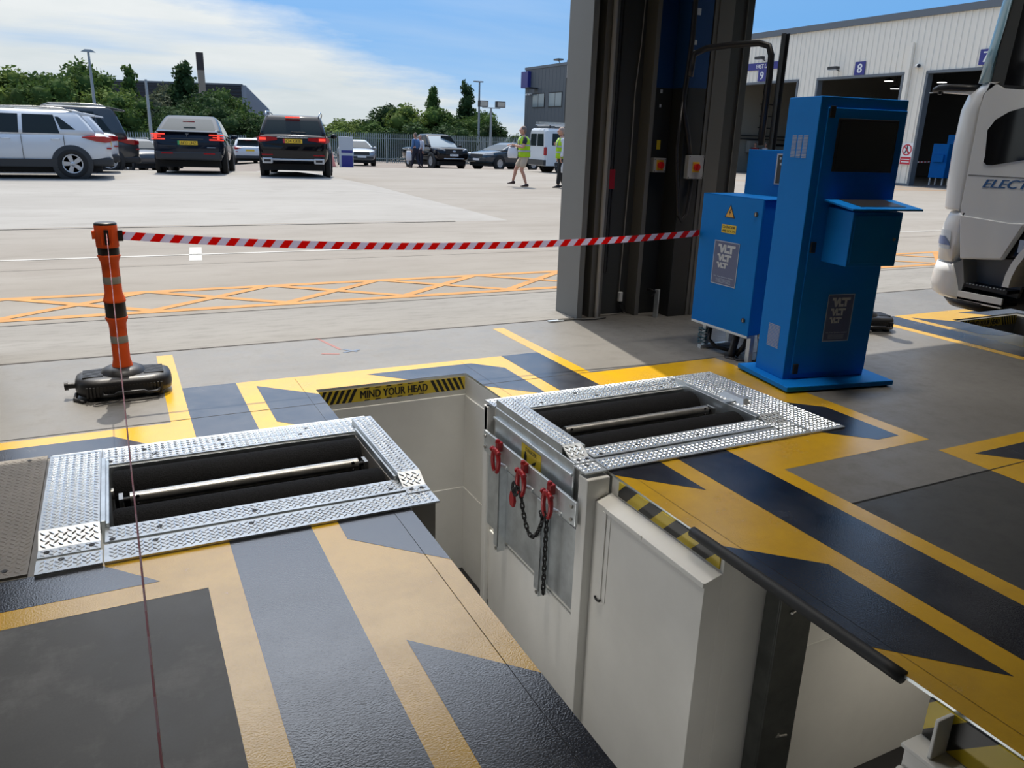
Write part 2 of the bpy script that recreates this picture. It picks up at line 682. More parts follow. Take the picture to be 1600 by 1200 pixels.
def lugs(mb, poly, M, mt, pitch=0.030, ln=0.0145, wd=0.0050, h=0.0028):
    """raised lozenges of a tread plate over a polygon in M's XY plane"""
    xs = [p[0] for p in poly]
    ys = [p[1] for p in poly]
    n = len(poly)

    def inside(x, y):
        r = False
        for i in range(n):
            x1, y1 = poly[i]
            x2, y2 = poly[(i + 1) % n]
            if (y1 > y) != (y2 > y) and x < (x2 - x1) * (y - y1) / (y2 - y1) + x1:
                r = not r
        return r
    vs, fs = [], []
    i0, i1 = int(min(xs) / pitch * 2) - 1, int(max(xs) / pitch * 2) + 1
    j0, j1 = int(min(ys) / pitch * 2) - 1, int(max(ys) / pitch * 2) + 1
    for i in range(i0, i1 + 1):
        for j in range(j0, j1 + 1):
            if (i + j) % 2:
                continue
            x, y = i * pitch / 2, j * pitch / 2
            a = PI / 4 if i % 2 == 0 else -PI / 4
            c, s = math.cos(a), math.sin(a)
            if not all(inside(x + c * ln * k, y + s * ln * k) for k in (-1, 0, 1)):
                continue
            o = len(vs)
            for u, w, z in ((-ln, 0, 0), (-ln * .3, -wd, 0), (ln * .3, -wd, 0), (ln, 0, 0), (ln * .3, wd, 0), (-ln * .3, wd, 0), (-ln * .5, 0, h), (ln * .5, 0, h)):
                vs.append((x + c * u - s * w, y + s * u + c * w, z))
            fs += [(o, o + 1, o + 6), (o + 1, o + 2, o + 7, o + 6), (o + 2, o + 3, o + 7), (o + 3, o + 4, o + 7), (o + 4, o + 5, o + 6, o + 7), (o + 5, o, o + 6)]
    mb.add(vs, fs, mt, False, M)


def rrect(x0, x1, y0, y1, r, n=4):
    """rounded rectangle polygon"""
    out = []
    for cx, cy, a0 in ((x1 - r, y0 + r, -PI / 2), (x1 - r, y1 - r, 0), (x0 + r, y1 - r, PI / 2), (x0 + r, y0 + r, PI)):
        for i in range(n + 1):
            a = a0 + PI / 2 * i / n
            out.append((cx + r * math.cos(a), cy + r * math.sin(a)))
    return out


# local frames for flat things: XY of the sign, +Z towards the viewer
def face_mx(x, y, z):      # a face looking towards -X, text reads left (far, +Y) to right (near, -Y)
    return frame((x, y, z), (0, -1, 0), (0, 0, 1))


def face_my(x, y, z):      # a face looking towards -Y
    return frame((x, y, z), (1, 0, 0), (0, 0, 1))


def translucent(mt, amount=0.4):
    """thin cloth or leaf: mixes light coming through from behind with the surface colour"""
    nt = mt.node_tree
    b_ = nt.nodes['Principled BSDF']
    tr = nt.nodes.new('ShaderNodeBsdfTranslucent')
    if b_.inputs['Base Color'].is_linked:
        nt.links.new(b_.inputs['Base Color'].links[0].from_socket, tr.inputs['Color'])
    else:
        tr.inputs['Color'].default_value = b_.inputs['Base Color'].default_value
    ms = nt.nodes.new('ShaderNodeMixShader')
    ms.inputs[0].default_value = amount
    nt.links.new(b_.outputs[0], ms.inputs[1])
    nt.links.new(tr.outputs[0], ms.inputs[2])
    nt.links.new(ms.outputs[0], nt.nodes['Material Output'].inputs[0])
    return mt

# ------------------------------------------------------------------ hall floor with the pit cut out of it
XC = [-9.0, -0.405, 1.01, 2.04, 2.885, 3.67, 7.19, 8.22, 24.0]
YC = [-16.0, -3.0, 1.19, 2.19, 2.94, 4.11, 4.723, 6.0]


def is_hole(x, y):
    if 1.01 < x < 2.04 and -3 < y < 4.723:
        return True
    if (-0.405 < x < 1.01 or 2.04 < x < 3.67) and 2.94 < y < 4.11:
        return True
    if 7.19 < x < 8.22 and 1.19 < y < 4.723:
        return True
    return False


fl = MB()
TH = 0.012
nx, ny = len(XC) - 1, len(YC) - 1
cell = {}
for i in range(nx):
    for j in range(ny):
        cell[i, j] = not is_hole((XC[i] + XC[i + 1]) / 2, (YC[j] + YC[j + 1]) / 2)
for (i, j), on in cell.items():
    if not on:
        continue
    x0, x1, y0, y1 = XC[i], XC[i + 1], YC[j], YC[j + 1]
    top = M_dark if (x0 > 2.8 and y1 <= 2.2) else M_conc
    if x0 < 0 and y1 < 3:
        top = M_dark2 if 'M_dark2' in globals() else M_conc
    fl.quad((x0, y0, 0), (x1, y0, 0), (x1, y1, 0), (x0, y1, 0), top)
    fl.quad((x0, y1, -TH), (x1, y1, -TH), (x1, y0, -TH), (x0, y0, -TH), M_white)
    for di, dj, a, b in ((-1, 0, (x0, y1), (x0, y0)), (1, 0, (x1, y0), (x1, y1)), (0, -1, (x0, y0), (x1, y0)), (0, 1, (x1, y1), (x0, y1))):
        if not cell.get((i + di, j + dj), False):
            fl.quad((a[0], a[1], -TH), (b[0], b[1], -TH), (b[0], b[1], 0), (a[0], a[1], 0), M_galv)
floor = struct('floor', fl)


def flat(mb, poly, z, mt):
    n = len(poly)
    ar = sum(poly[i][0] * poly[(i + 1) % n][1] - poly[(i + 1) % n][0] * poly[i][1] for i in range(n))
    if ar < 0:
        poly = poly[::-1]
    mb.add([(x, y, z) for x, y in poly], [tuple(range(n))], mt)


ZY, ZB = 0.0008, 0.0016
yl, bk = MB(), MB()


def Yp(*p):
    flat(yl, list(p), ZY, M_yel)


def Bp(*p):
    flat(bk, list(p), ZB, M_blk)


def rect(x0, x1, y0, y1):
    return [(x0, y0), (x1, y0), (x1, y1), (x0, y1)]


# near side of the left roller bed
Yp(*rect(-6, 0.15, 2.62, 2.94))
Yp(*rect(0.15, 0.26, -3, 2.94))
Bp((-6, 2.94), (-0.20, 2.94), (0.0, 2.73), (-6, 2.73))
Bp(*rect(0.26, 0.58, -3, 2.94))
Yp(*rect(0.58, 1.01, -3, 2.94))
Bp((0.69, 2.94), (0.69, 2.77), (1.01, 2.46), (1.01, 2.94))
Bp((0.69, 2.05), (1.01, 1.73), (1.01, 1.0), (0.69, 1.32))
Bp((0.69, 0.6), (1.01, 0.28), (1.01, -0.45), (0.69, -0.13))
# near side of the right roller bed
Yp(*rect(2.04, 2.46, -3, 2.94))
Bp((2.04, 2.94), (2.35, 2.94), (2.35, 2.57), (2.04, 2.88))
Bp((2.04, 2.14), (2.35, 1.84), (2.35, 1.11), (2.04, 1.42))
Bp((2.04, 0.7), (2.35, 0.4), (2.35, -0.33), (2.04, -0.02))
Bp(*rect(2.46, 2.78, -3, 2.94))
Yp(*rect(2.78, 2.885, -3, 2.61))
Yp(*rect(2.78, 3.985, 2.61, 2.94))
Yp(*rect(3.67, 3.985, 2.94, 4.43))
Yp(*rect(2.77, 3.67, 4.11, 4.43))
Bp((3.67, 3.44), (3.87, 3.25), (3.87, 2.72), (3.70, 2.72), (3.47, 2.94), (3.67, 2.94))
# beyond the beds
Yp(*rect(-6, 0.145, 4.11, 4.42))
Bp((-6, 4.11), (0.04, 4.11), (-0.14, 4.31), (-6, 4.31))


def far_marks(dx, dy, pit):
    def s(*p):
        return [(x + dx, y + dy) for x, y in p]
    Yp(*s(*rect(0.145, 0.25, 4.11, 5.88)))
    Bp(*s(*rect(0.25, 0.57, 4.11, 5.04)))
    Yp(*s(*rect(0.57, 1.01, 4.11, 5.04)))
    Yp(*s(*rect(1.01, 2.04, 4.723, 5.04)))
    Yp(*s(*rect(2.04, 2.46, 4.11, 5.04)))
    Bp(*s((0.68, 4.93), (1.01, 4.63), (1.01, 4.11), (0.80, 4.11), (0.68, 4.23)))
    Bp(*s((1.40, 4.935), (2.17, 4.935), (2.35, 4.75), (2.35, 4.11), (2.04, 4.41), (2.04, 4.723), (1.62, 4.723)))
    Bp(*s(*rect(2.46, 2.77, 4.11, 5.04)))
    Yp(*s(*rect(2.77, 2.87, 4.11 if dx else 4.43, 5.85)))


far_marks(0, 0, 0)
far_marks(6.18, 0.0, 1)
# the next lane
Yp(*rect(6.325, 6.43, 1.0, 4.11))
Bp(*rect(6.43, 6.75, 1.0, 4.11))
Yp(*rect(6.75, 7.19, 2.48, 4.11))
Yp(*rect(3.885, 6.325, -1.0, 2.48))
Bp((4.03, 2.37), (6.2, 2.37), (6.2, 0.40), (6.0, 0.40))
struct('floor_marking', yl, parent=floor)
struct('floor_marking', bk, parent=floor)
jt = MB()
for p in (rect(-9, 1.01, 4.445, 4.451), rect(2.04, 5.4, 4.440, 4.446), rect(2.885, 3.885, 2.186, 2.195), rect(3.885, 9, 2.187, 2.193),
          rect(0.93, 0.932, 0.5, 2.94), rect(0.935, 0.9365, 4.11, 5.0), rect(2.115, 2.1165, 0.4, 2.94), rect(2.115, 2.1165, 4.11, 5.0)):
    flat(jt, p, 0.0020, M_void)
struct('floor_joint', jt, parent=floor)

ck = MB()
M_chr, M_chb = mat('red chalk', (0.30, 0.15, 0.14), 0.9), mat('blue chalk', (0.15, 0.19, 0.26), 0.9)
for a, c, mt in (((1.31, 6.03), (1.40, 5.62), M_chr), ((1.24, 5.55), (1.36, 5.50), M_chr), ((1.42, 5.62), (1.50, 5.52), M_chb), ((1.40, 5.53), (1.53, 5.57), M_chb)):
    a, c = Vector(a), Vector(c)
    d = (c - a).normalized()
    n = Vector((-d.y, d.x)) * 0.012
    flat(ck, [tuple(a - n), tuple(c - n), tuple(c + n), tuple(a + n)], 0.001 + 0.0004 * len(ck.f), mt)
struct('chalk_mark', ck, parent=floor)

# ------------------------------------------------------------------ the inspection pit
M_haz_y = stripe_mat('hazard tape on the long wall', (0, 5.2, 5.2), 0.1, (0.012, 0.012, 0.012), (0.62, 0.46, 0.015), 0.4)
PD = -1.5
w = MB()
w.box(0.86, 2.2, 4.723, 4.80, PD, -0.0125, M_white)             # back plate
w.box(1.0, 2.04, 4.708, 4.723, PD, -0.145, M_white)             # back liner and its ledge
w.box(1.0, 2.03, 4.700, 4.708, PD, -0.84, M_white)
struct('wall_far', w, bevel=0.006)
w = MB()
w.box(2.04, 2.12, 4.11, 4.723, PD, -0.0125, M_white)
w.box(2.026, 2.04, 4.11, 4.708, PD, -0.15, M_white)
w.box(2.018, 2.026, 4.11, 4.700, PD, -0.84, M_white)
struct('wall_right', w, bevel=0.006)
w = MB()
w.box(1.945, 2.04, 2.99, 4.06, PD, -0.02, M_white)             # wall below and behind the right bed
w.box(1.93, 1.945, 3.0, 4.06, PD, -0.85, M_white)
w.box(1.90, 2.03, 2.90, 2.985, PD, -0.012, M_white)            # corner post
w.box(1.90, 1.93, 4.06, 4.12, PD, -0.012, M_white)
w.box(1.90, 2.04, 4.062, 4.105, -0.3, -0.012, M_white)
struct('wall_right', w, bevel=0.006)
w = MB()
w.box(2.04, 2.10, 2.08, 2.90, PD, -0.0125, M_white)
w.prism([(1.95, -0.125), (2.04, -0.10), (2.04, PD), (1.95, PD)], -2.90, -2.08, M_white, Matrix(((1, 0, 0, 0), (0, 0, -1, 0), (0, 1, 0, 0), (0, 0, 0, 1))))
w.box(1.942, 1.95, 2.08, 2.50, -0.145, -0.122, M_white)        # folded lip, two lengths
w.box(1.942, 1.95, 2.505, 2.80, -0.145, -0.122, M_white)
w.box(1.944, 1.95, 2.79, 2.82, -0.62, -0.145, M_white)
w.box(1.947, 1.95, 2.755, 2.775, -0.62, -0.145, M_white)
struct('wall_right', w, bevel=0.004)
w = MB()
w.box(2.10, 6.0, 2.08, 2.16, PD, -0.0125, M_white)              # end wall of the space under the slab
w.box(2.3, 6.0, 2.074, 2.08, -0.612, -0.60, M_white)
struct('wall_near', w, bevel=0.003)
w = MB()
w.box(1.97, 2.04, -3.0, 1.17, PD, -0.165, M_white)             # next block of wall, nearest the camera
w.box(1.95, 1.97, -3.0, 1.172, PD, -0.24, M_white)
w.box(1.95, 2.04, -3.0, 1.172, -0.165, -0.15, M_white)
w.box(2.04, 2.10, -3.0, 1.17, PD, -0.0125, M_white)
w.box(2.10, 6.0, 1.0, 1.08, PD, -0.0125, M_white)
struct('wall_right', w, bevel=0.004)
w = MB()
w.box(1.965, 2.036, 1.085, 1.097, -0.15, -0.0125, M_white)         # bracket
tag(w.build('edge_bracket', None, M_white, 0.003), 'small white steel bracket between lower wall ledge and yellow floor edge, bottom right corner', 'bracket')
w = MB()
w.box(0.92, 1.01, -3, 2.94, PD, -0.05, M_white)
w.box(0.92, 1.01, 4.11, 4.723, PD, -0.05, M_white)
w.box(0.92, 1.01, 2.94, 4.11, PD, -0.32, M_white)
struct('wall_left', w)
w = MB()
w.box(0.86, 6.0, -3.0, 4.8, PD - 0.05, PD, mat('black pit floor', (0.02, 0.02, 0.021), 0.6))
struct('floor', w)
w = MB()
w.box(0.9, 2.1, -3.06, -3.0, PD, -0.05, M_white)
w.box(6.0, 6.06, 1.0, 2.2, PD, -0.05, M_white)
struct('wall_back', w)

# steel column under the slab
w = MB()
w.box(2.285, 2.48, 1.98, 1.99, PD, -0.014)
w.box(2.285, 2.295, 1.99, 2.07, PD, -0.047)
w.box(2.47, 2.48, 1.99, 2.07, PD, -0.047)
c = thing('steel_column', 'dark grey steel channel column standing in the white pit recess under the slab edge', 'column', (2.38, 2.02, PD))
w2 = MB()
for v in w.v:
    v -= Vector((2.38, 2.02, PD))
w.build('channel', c, mat('dull dark steel', (0.085, 0.09, 0.085), 0.45, 0.6, var=0.25, vscale=9), 0.003)
for z in (0.3, 0.55, 0.56, 1.2):
    w2.cyl((random.uniform(-.06, .06), -0.05, z), (random.uniform(-.06, .06), -0.038, z), 0.006, n=8)
w2.build('bolt', c, M_steel)

# black clip at the foot of the thin pipe on the pit wall
w = MB()
w.tube([(1.938, 2.805 + 0.022 * math.cos(a), -0.615 - 0.014 * math.sin(a)) for a in [PI * k / 8 for k in range(9)]], 0.006, 6, M_blackm)
tag(w.build('pipe_clip', None), 'small black curved clip low on the white pit wall', 'clip')

# rubber edge
w = MB()
path = [(2.035, 2.28 - i * 0.06, -0.008) for i in range(18)]
w.tube(path, 0.024, 10)
tag(w.build('edge_strip', None, M_rubber), 'black rubber strip along the pit edge over the white recess', 'edge strip')

# hazard tape and warning signs
w = MB()
w.box(2.034, 2.0398, 2.10, 2.83, -0.088, -0.0125)
tag(w.build('hazard_tape', None, M_haz_y), 'yellow and black hazard stripes under the slab edge beside the black rubber strip', 'hazard tape')
w = MB()
w.box(2.034, 2.0398, -0.5, 1.165, -0.145, -0.0125)
tag(w.build('hazard_tape', None, M_haz_y), 'yellow and black hazard stripes above the ledge at the bottom right corner', 'hazard tape')


def head_sign(x, y, label):
    """a striped MIND YOUR HEAD board on a pit end wall, 1 m long"""
    t = thing('warning_sign', label, 'sign', (x, y, -0.0655))
    M = face_my(0, 0, 0)
    b = MB()
    b.box(-0.505, 0.505, 0, 0.004, -0.045, 0.045, M_yellab)
    b.build('board', t)
    s = MB()
    for sgn in (-1, 1):
        for k in range(6):
            u = sgn * (0.283 + 0.040 * k)
            sl = 0.022 * -sgn
            pts = [(u - 0.011 - sl, -0.044), (u + 0.011 - sl, -0.044), (u + 0.011 + sl, 0.044), (u - 0.011 + sl, 0.044)]
            pts = [(max(-0.503, min(0.503, a)), bb) for a, bb in pts]
            s.prism(pts, 0, 0.001, M_blackm, M)
    for k in range(6):
        for v0, v1 in ((0.0375, 0.044), (-0.044, -0.0375)):
            u = -0.21 + 0.075 * k
            s.prism([(u, v0), (u + 0.035, v0), (u + 0.042, v1), (u + 0.007, v1)], 0, 0.001, M_blackm, M)
    s.build('stripe', t, M_blackm)
    tx = MB()
    tx.text('MIND YOUR HEAD', M @ T(0, 0, 0.001), h=0.052, w=0.465, mt=M_blackm, bold=0.03)
    tx.build('lettering', t, M_blackm)
    return t


head_sign(1.525, 4.717, 'yellow MIND YOUR HEAD sign with black stripes on the far wall of the open pit')
w = MB()
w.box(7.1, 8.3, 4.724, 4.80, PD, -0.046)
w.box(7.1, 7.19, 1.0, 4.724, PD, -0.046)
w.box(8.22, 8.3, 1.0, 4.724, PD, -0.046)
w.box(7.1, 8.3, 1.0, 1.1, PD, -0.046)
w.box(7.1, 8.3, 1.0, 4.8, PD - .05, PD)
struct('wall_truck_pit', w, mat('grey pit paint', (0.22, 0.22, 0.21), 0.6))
head_sign(7.705, 4.718, 'yellow MIND YOUR HEAD sign in the pit end beneath the white truck')

# ------------------------------------------------------------------ hall shell
HZ = 4.15
HALL_FILL_W = 20.0
PIT_FILL_W1 = 4.5
PIT_FILL_W2 = 2.5
w = MB()
w.box(-9, 24, 5.95, 6.25, HZ, 7.2, M_clad)
for a, b in ((-9, -7.0), (-2.4, -0.87), (11.4, 13.0), (17.5, 24)):
    w.box(a, b, 5.95, 6.34, 0, HZ, M_clad)
struct('wall_front', w)
w = MB()
w.box(-9.2, -9, -16, 6.25, 0, 7.2, mat('inner hall cladding', (0.26, 0.26, 0.25), 0.6))
struct('wall_left', w)
w = MB()
w.box(24, 24.2, -16, 6.25, 0, 7.2, MATS['inner hall cladding'])
struct('wall_right', w)
w = MB()
w.box(-9.2, 24.2, -16.2, -16, 0, 7.2, MATS['inner hall cladding'])
struct('wall_back', w)
w = MB()
w.box(-9.2, 24.2, -16.2, 6.25, 7.2, 7.3, MATS['inner hall cladding'])
struct('ceiling', w)

# added fill light: unseen panels under the roof, put in to brighten the hall
k = 0
for x in (-3.4, 0.3, 3.1, 5.3, 11.0):
    for y in (3.7, -4.0, -10.0):
        k += 1
        t = thing('hall_lamp', 'flat white LED lamp under the hall roof, outside the photo', 'lamp', (x, y, 6.9), 0, 'LED lamps under the hall roof')
        b = MB()
        b.box(-0.7, 0.7, -0.2, 0.2, 0.0, 0.08, M_whitep)
        b.build('housing', t)
        ld = bpy.data.lights.new('led', 'AREA')
        ld.shape = 'RECTANGLE'
        ld.size = 1.3
        ld.size_y = 0.36
        ld.energy = HALL_FILL_W * (1.5 if x == 0.3 else 1.0) if y > 0 else HALL_FILL_W * 0.08
        ld.spread = math.radians(60)
        ld.color = (1.0, 0.93, 0.84)
        lo = bpy.data.objects.new('light', ld)
        COL.objects.link(lo)
        lo.parent = t
        lo.location = (0, 0, -0.01)
# unseen lamps added to lift the dark pit walls and recess
for x, y, z, rx, ry, e, lb in ((3.4, 1.55, -0.10, 0, 0, PIT_FILL_W1, 'pit bulkhead lamp under the slab of the white recess'), (1.016, 3.3, -0.75, 0, -PI / 2, PIT_FILL_W2, 'pit bulkhead lamp low in the left pit side'),
                               (1.016, 1.6, -0.75, 0, -PI / 2, PIT_FILL_W2, 'pit bulkhead lamp in the left pit side, nearest the camera')):
    t = thing('pit_lamp', lb, 'lamp', (x, y, z))
    t.rotation_euler = (rx, ry, 0)
    b = MB()
    b.box(-0.06, 0.06, -0.35, 0.35, 0.0, 0.02, M_whitep)
    b.build('housing', t)
    ld = bpy.data.lights.new('led', 'AREA')
    ld.shape = 'RECTANGLE'
    ld.size = 0.10
    ld.size_y = 0.65
    ld.energy = e
    ld.color = (1.0, 0.92, 0.80) if rx == 0 and ry == 0 else (1.0, 0.98, 0.95)
    lo = bpy.data.objects.new('light', ld)
    COL.objects.link(lo)
    lo.parent = t
    lo.location = (0, 0, -0.005)

# ------------------------------------------------------------------ roller brake beds
def tread_plate(name, parent, poly, z, th=0.008, M=None, mt=None, bolts=(), pitch=0.030, label=None):
    M = M or T(0, 0, z)
    b = MB()
    b.prism(poly, -th, 0, mt or M_tread, M)
    lugs(b, poly, M, mt or M_lug, pitch)
    for x, y in bolts:
        b.lathe([(0.011, 0.0002), (0.011, 0.0022)], 10, M_blackm, M @ T(x, y, 0))
    o = b.build(name, parent)
    if label:
        o['label'] = label
    return o


def roller(parent, x0, x1, y, z, r):
    b = MB()
    q = frame((x0, y, z), (0, 1, 0), (0, 0, 1))     # local Z -> +X
    L = x1 - x0
    b.lathe([(r * .92, 0), (r, 0.012), (r, L - 0.012), (r * .92, L)], 40, M_roller, q)
    b.cyl((x0 - 0.03, y, z), (x0, y, z), 0.028, n=12, mt=M_steel)
    b.cyl((x1, y, z), (x1 + 0.03, y, z), 0.028, n=12, mt=M_steel)
    return b.build('roller', parent)


def sensor_tube(parent, x0, x1, y, z):
    b = MB()
    b.cyl((x0, y, z), (x1, y, z), 0.031, n=20, mt=M_steel)
    for x, s in ((x0, 1), (x1, -1)):
        for a in (-0.5, 0.6):
            b.cyl((x + s * 0.03, y - 0.03 * math.cos(a) + .002, z + 0.03 * math.sin(a) + .004), (x + s * 0.03, y - 0.034 * math.cos(a), z + 0.034 * math.sin(a)), 0.008, n=8, mt=M_blackm)
        b.cyl((x - s * 0.028, y, z), (x, y, z), 0.012, n=10, mt=M_blackm)
        b.box(min(x - s * .045, x - s * .028), max(x - s * .045, x - s * .028), y - 0.035, y + 0.035, z - 0.05, z + 0.02, M_steel)
    return b.build('sensor_roller', parent)


def bed_tub(parent, x0, x1, yb, yf, hasleft=True):
    """galvanised frame round the rollers"""
    b = MB()
    b.box(x0, x1, yf, yf + 0.006, -0.32, 0.010, M_galv)
    b.box(x0, x1, yb - 0.006, yb, -0.32, 0.010, M_galv)
    b.box(x0, x0 + 0.012, yf, yb, -0.32, 0.040, M_galv)
    b.box(x1 - 0.012, x1, yf, yb, -0.32, 0.040, M_galv)
    b.box(x0, x1, yf, yb, -0.325, -0.315, M_void)
    return b.build('frame', parent, None, 0.002)


# the left bed
LB = thing('roller_bed', 'galvanised roller bed left of the pit, its tread plates bright in daylight', 'brake tester', (0.37, 3.52, 0))


def L_(p):
    return [(x - 0.37, y - 3.52) for x, y in p]


bed_tub(LB, -0.17 - .37, 1.035 - .37, 3.87 - 3.52, 3.195 - 3.52)
roller(LB, -0.145 - .37, 1.005 - .37, 3.745 - 3.52, -0.075, 0.104)
roller(LB, -0.145 - .37, 1.005 - .37, 3.325 - 3.52, -0.075, 0.104)
sensor_tube(LB, -0.08 - .37, 0.95 - .37, 3.555 - 3.52, -0.03)
lb = [(x, y) for x, y in L_([(-0.10, 4.005), (0.36, 4.0), (0.75, 4.0), (1.1, 4.0)])]
tread_plate('cover_plate', LB, L_(rect(-0.405, -0.19, 3.99, 4.11)), 0.014, bolts=L_([(-0.32, 4.02)]))
tread_plate('cover_plate', LB, L_(rect(-0.188, 1.145, 3.985, 4.11)), 0.014, bolts=L_([(0.0, 4.03), (0.35, 4.03), (0.8, 4.03), (1.1, 4.06)]))
tread_plate('cover_plate', LB, L_(rect(-0.188, 1.035, 3.875, 3.975)), 0.020, bolts=L_([(-0.15, 3.91), (0.04, 3.94), (0.36, 3.94), (0.75, 3.94)]))
tread_plate('cover_plate', LB, L_(rect(-0.175, 1.055, 3.075, 3.20)), 0.020, bolts=L_([(-0.15, 3.09), (0.02, 3.13), (0.39, 3.13), (0.98, 3.11)]))
tread_plate('cover_plate', LB, L_(rect(-0.178, 1.145, 2.925, 3.065)), 0.014, bolts=L_([(-0.0, 3.03), (0.36, 3.03), (1.08, 3.03)]))
tread_plate('cover_plate', LB, L_(rect(-0.402, -0.184, 2.925, 3.03)), 0.014, bolts=L_([(-0.32, 3.01)]))
# raised end plates with a bevel towards the camera


def end_plate(x0, x1, parent, off, zt=0.058, bolts=True, mt=None):
    ox, oy = off
    b = MB()
    x0 -= ox
    x1 -= ox
    y0, y1, y2, y3 = 3.04 - oy, 3.105 - oy, 3.19 - oy, 3.98 - oy
    m_ = mt or M_tread
    prof = [(y0, 0.018), (y1, 0.018), (y2, zt), (y3, zt)]
    for (a, za), (c, zc) in zip(prof[:-1], prof[1:]):
        L = math.hypot(c - a, zc - za)
        M = frame((x0, a, za), (1, 0, 0), (0, c - a, zc - za))
        poly = rect(0, x1 - x0, 0, L)
        b.prism(poly, -0.007, 0, m_, M)
        lugs(b, poly, M, M_lug)
    b.box(x0, x0 + 0.005, y2, y3, 0.0, zt - .007, M_galv)
    b.box(x1 - 0.005, x1, y2, y3, 0.0, zt - .007, M_galv)
    if bolts:
        for x in (x0 + 0.03, x1 - 0.03):
            b.lathe([(0.010, 0.0185), (0.010, 0.0215)], 10, M_blackm, T(x, y0 + 0.035, 0))
    return b.build('end_plate', parent)


end_plate(-0.40, -0.19, LB, (0.37, 3.52))
end_plate(1.037, 1.145, LB, (0.37, 3.52))
b = MB()
b.box(-0.19 - .37, -0.17 - .37, 3.2 - 3.52, 3.9 - 3.52, -0.05, 0.05, M_galv)
b.build('end_cheek', LB, None, 0.003)
b = MB()
b.box(0.650, 0.76, -0.585, 0.57, -0.30, 0.004, mat('grey brown bed side', (0.30, 0.28, 0.25), 0.5))
b.build('side_panel', LB, None, 0.003)

# the right bed
RB = thing('roller_bed', 'grey steel roller bed right of the pit, with red shackles on its side', 'brake tester', (2.8, 3.52, 0))


def R_(p):
    return [(x - 2.8, y - 3.52) for x, y in p]


bed_tub(RB, 2.05 - 2.8, 3.245 - 2.8, 3.87 - 3.52, 3.195 - 3.52)
roller(RB, 2.085 - 2.8, 3.215 - 2.8, 3.745 - 3.52, -0.075, 0.104)
roller(RB, 2.085 - 2.8, 3.215 - 2.8, 3.325 - 3.52, -0.075, 0.104)
sensor_tube(RB, 2.15 - 2.8, 3.17 - 2.8, 3.555 - 3.52, -0.03)
tread_plate('cover_plate', RB, R_(rect(1.91, 3.30, 3.985, 4.12)), 0.014, bolts=R_([(2.0, 4.04), (2.5, 4.03), (3.2, 4.04)]))
tread_plate('cover_plate', RB, R_(rect(2.03, 3.30, 3.875, 3.975)), 0.020, bolts=R_([(2.2, 3.93), (2.6, 3.93), (3.1, 3.93)]))
tread_plate('cover_plate', RB, R_(rect(2.04, 3.33, 3.075, 3.20)), 0.020, bolts=R_([(2.1, 3.10), (2.35, 3.13), (2.75, 3.13), (3.2, 3.13)]))
tread_plate('cover_plate', RB, R_(rect(2.03, 3.40, 2.925, 3.065)), 0.014, bolts=R_([(2.4, 3.03), (2.8, 3.03), (3.25, 3.03)]))
tread_plate('cover_plate', RB, R_([(1.90, 2.925), (2.025, 2.925), (2.025, 3.04), (1.90, 3.04)]), 0.014, bolts=R_([(1.96, 3.01)]))
tread_plate('cover_plate', RB, R_([(3.41, 2.925), (3.67, 2.925), (3.67, 4.12), (3.305, 4.12), (3.305, 3.97), (3.41, 3.97)]), 0.012,
            bolts=R_([(3.6, 3.0), (3.6, 4.05), (3.36, 4.06)]))
end_plate(1.92, 2.03, RB, (2.8, 3.52))
end_plate(3.25, 3.40, RB, (2.8, 3.52), 0.05, False)
b = MB()
b.prism([(-0.11, -0.04), (0.11, -0.04), (0.11, 0.0), (-0.11, 0.0)], 0, 0.002, M_galv, T(3.31 - 2.8, 3.47 - 3.52, 0.056))
b.loft([[(-.03, -.11, 0), (.03, -.11, 0), (.03, .11, 0), (-.03, .11, 0)], [(-.016, -.09, .03), (.016, -.09, .03), (.016, .09, .03), (-.016, .09, .03)]], M_tread, False, True, T(3.315 - 2.8, 3.47 - 3.52, 0.051))
b.build('lifting_lug', RB)
b = MB()
b.box(1.915 - 2.8, 1.925 - 2.8, 3.06 - 3.52, 3.98 - 3.52, -0.33, 0.012, M_galv)
b.box(1.90 - 2.8, 1.916 - 2.8, 3.06 - 3.52, 3.98 - 3.52, -0.06, -0.045, M_galv)
b.build('side_panel', RB, None, 0.004)
b = MB()
b.box(1.915 - 2.8, 1.922 - 2.8, 2.995 - 3.52, 4.07 - 3.52, -0.80, -0.33, M_galv)
b.build('side_panel', RB, None, 0.002)
b = MB()
b.box(1.872 - 2.8, 1.888 - 2.8, 2.95 - 3.52, 4.045 - 3.52, -0.282, -0.150, M_galv)
for y in (4.02, 2.985):
    for z in (-0.182, -0.252):
        b.cyl((1.874 - 2.8, y - 3.52, z), (1.864 - 2.8, y - 3.52, z), 0.012, n=6, mt=M_steel)
for y in (3.82, 3.50, 3.19):
    b.tube([(1.872 - 2.8, y + d - 3.52 - .06, -0.275 - .006 * math.sin(d * 60)) for d in (-.05, -.03, 0, .03, .05)], 0.012, 8, M_galv)
b.build('fixing_bar', RB, None, 0.003)
for y in (3.80, 3.27):
    b = MB()
    b.box(1.862 - 2.8, 1.914 - 2.8, y - 0.004 - 3.52, y + 0.004 - 3.52, -0.86, -0.284, M_galv)
    b.box(1.862 - 2.8, 1.868 - 2.8, y - 0.004 - 3.52, y + 0.055 - 3.52, -0.83, -0.284, M_galv)
    b.cyl((1.860 - 2.8, y + 0.02 - 3.52, -0.845), (1.89 - 2.8, y + 0.02 - 3.52, -0.845), 0.012, n=8, mt=M_steel)
    b.build('guide_rail', RB, None, 0.002)
b = MB()
M = face_mx(1.9145 - 2.8, 3.508 - 3.52, -0.132)
b.prism([(-0.115, -0.052), (0.115, -0.052), (0.115, 0.052), (-0.115, 0.052)], 0, 0.001, M_yellab, M)
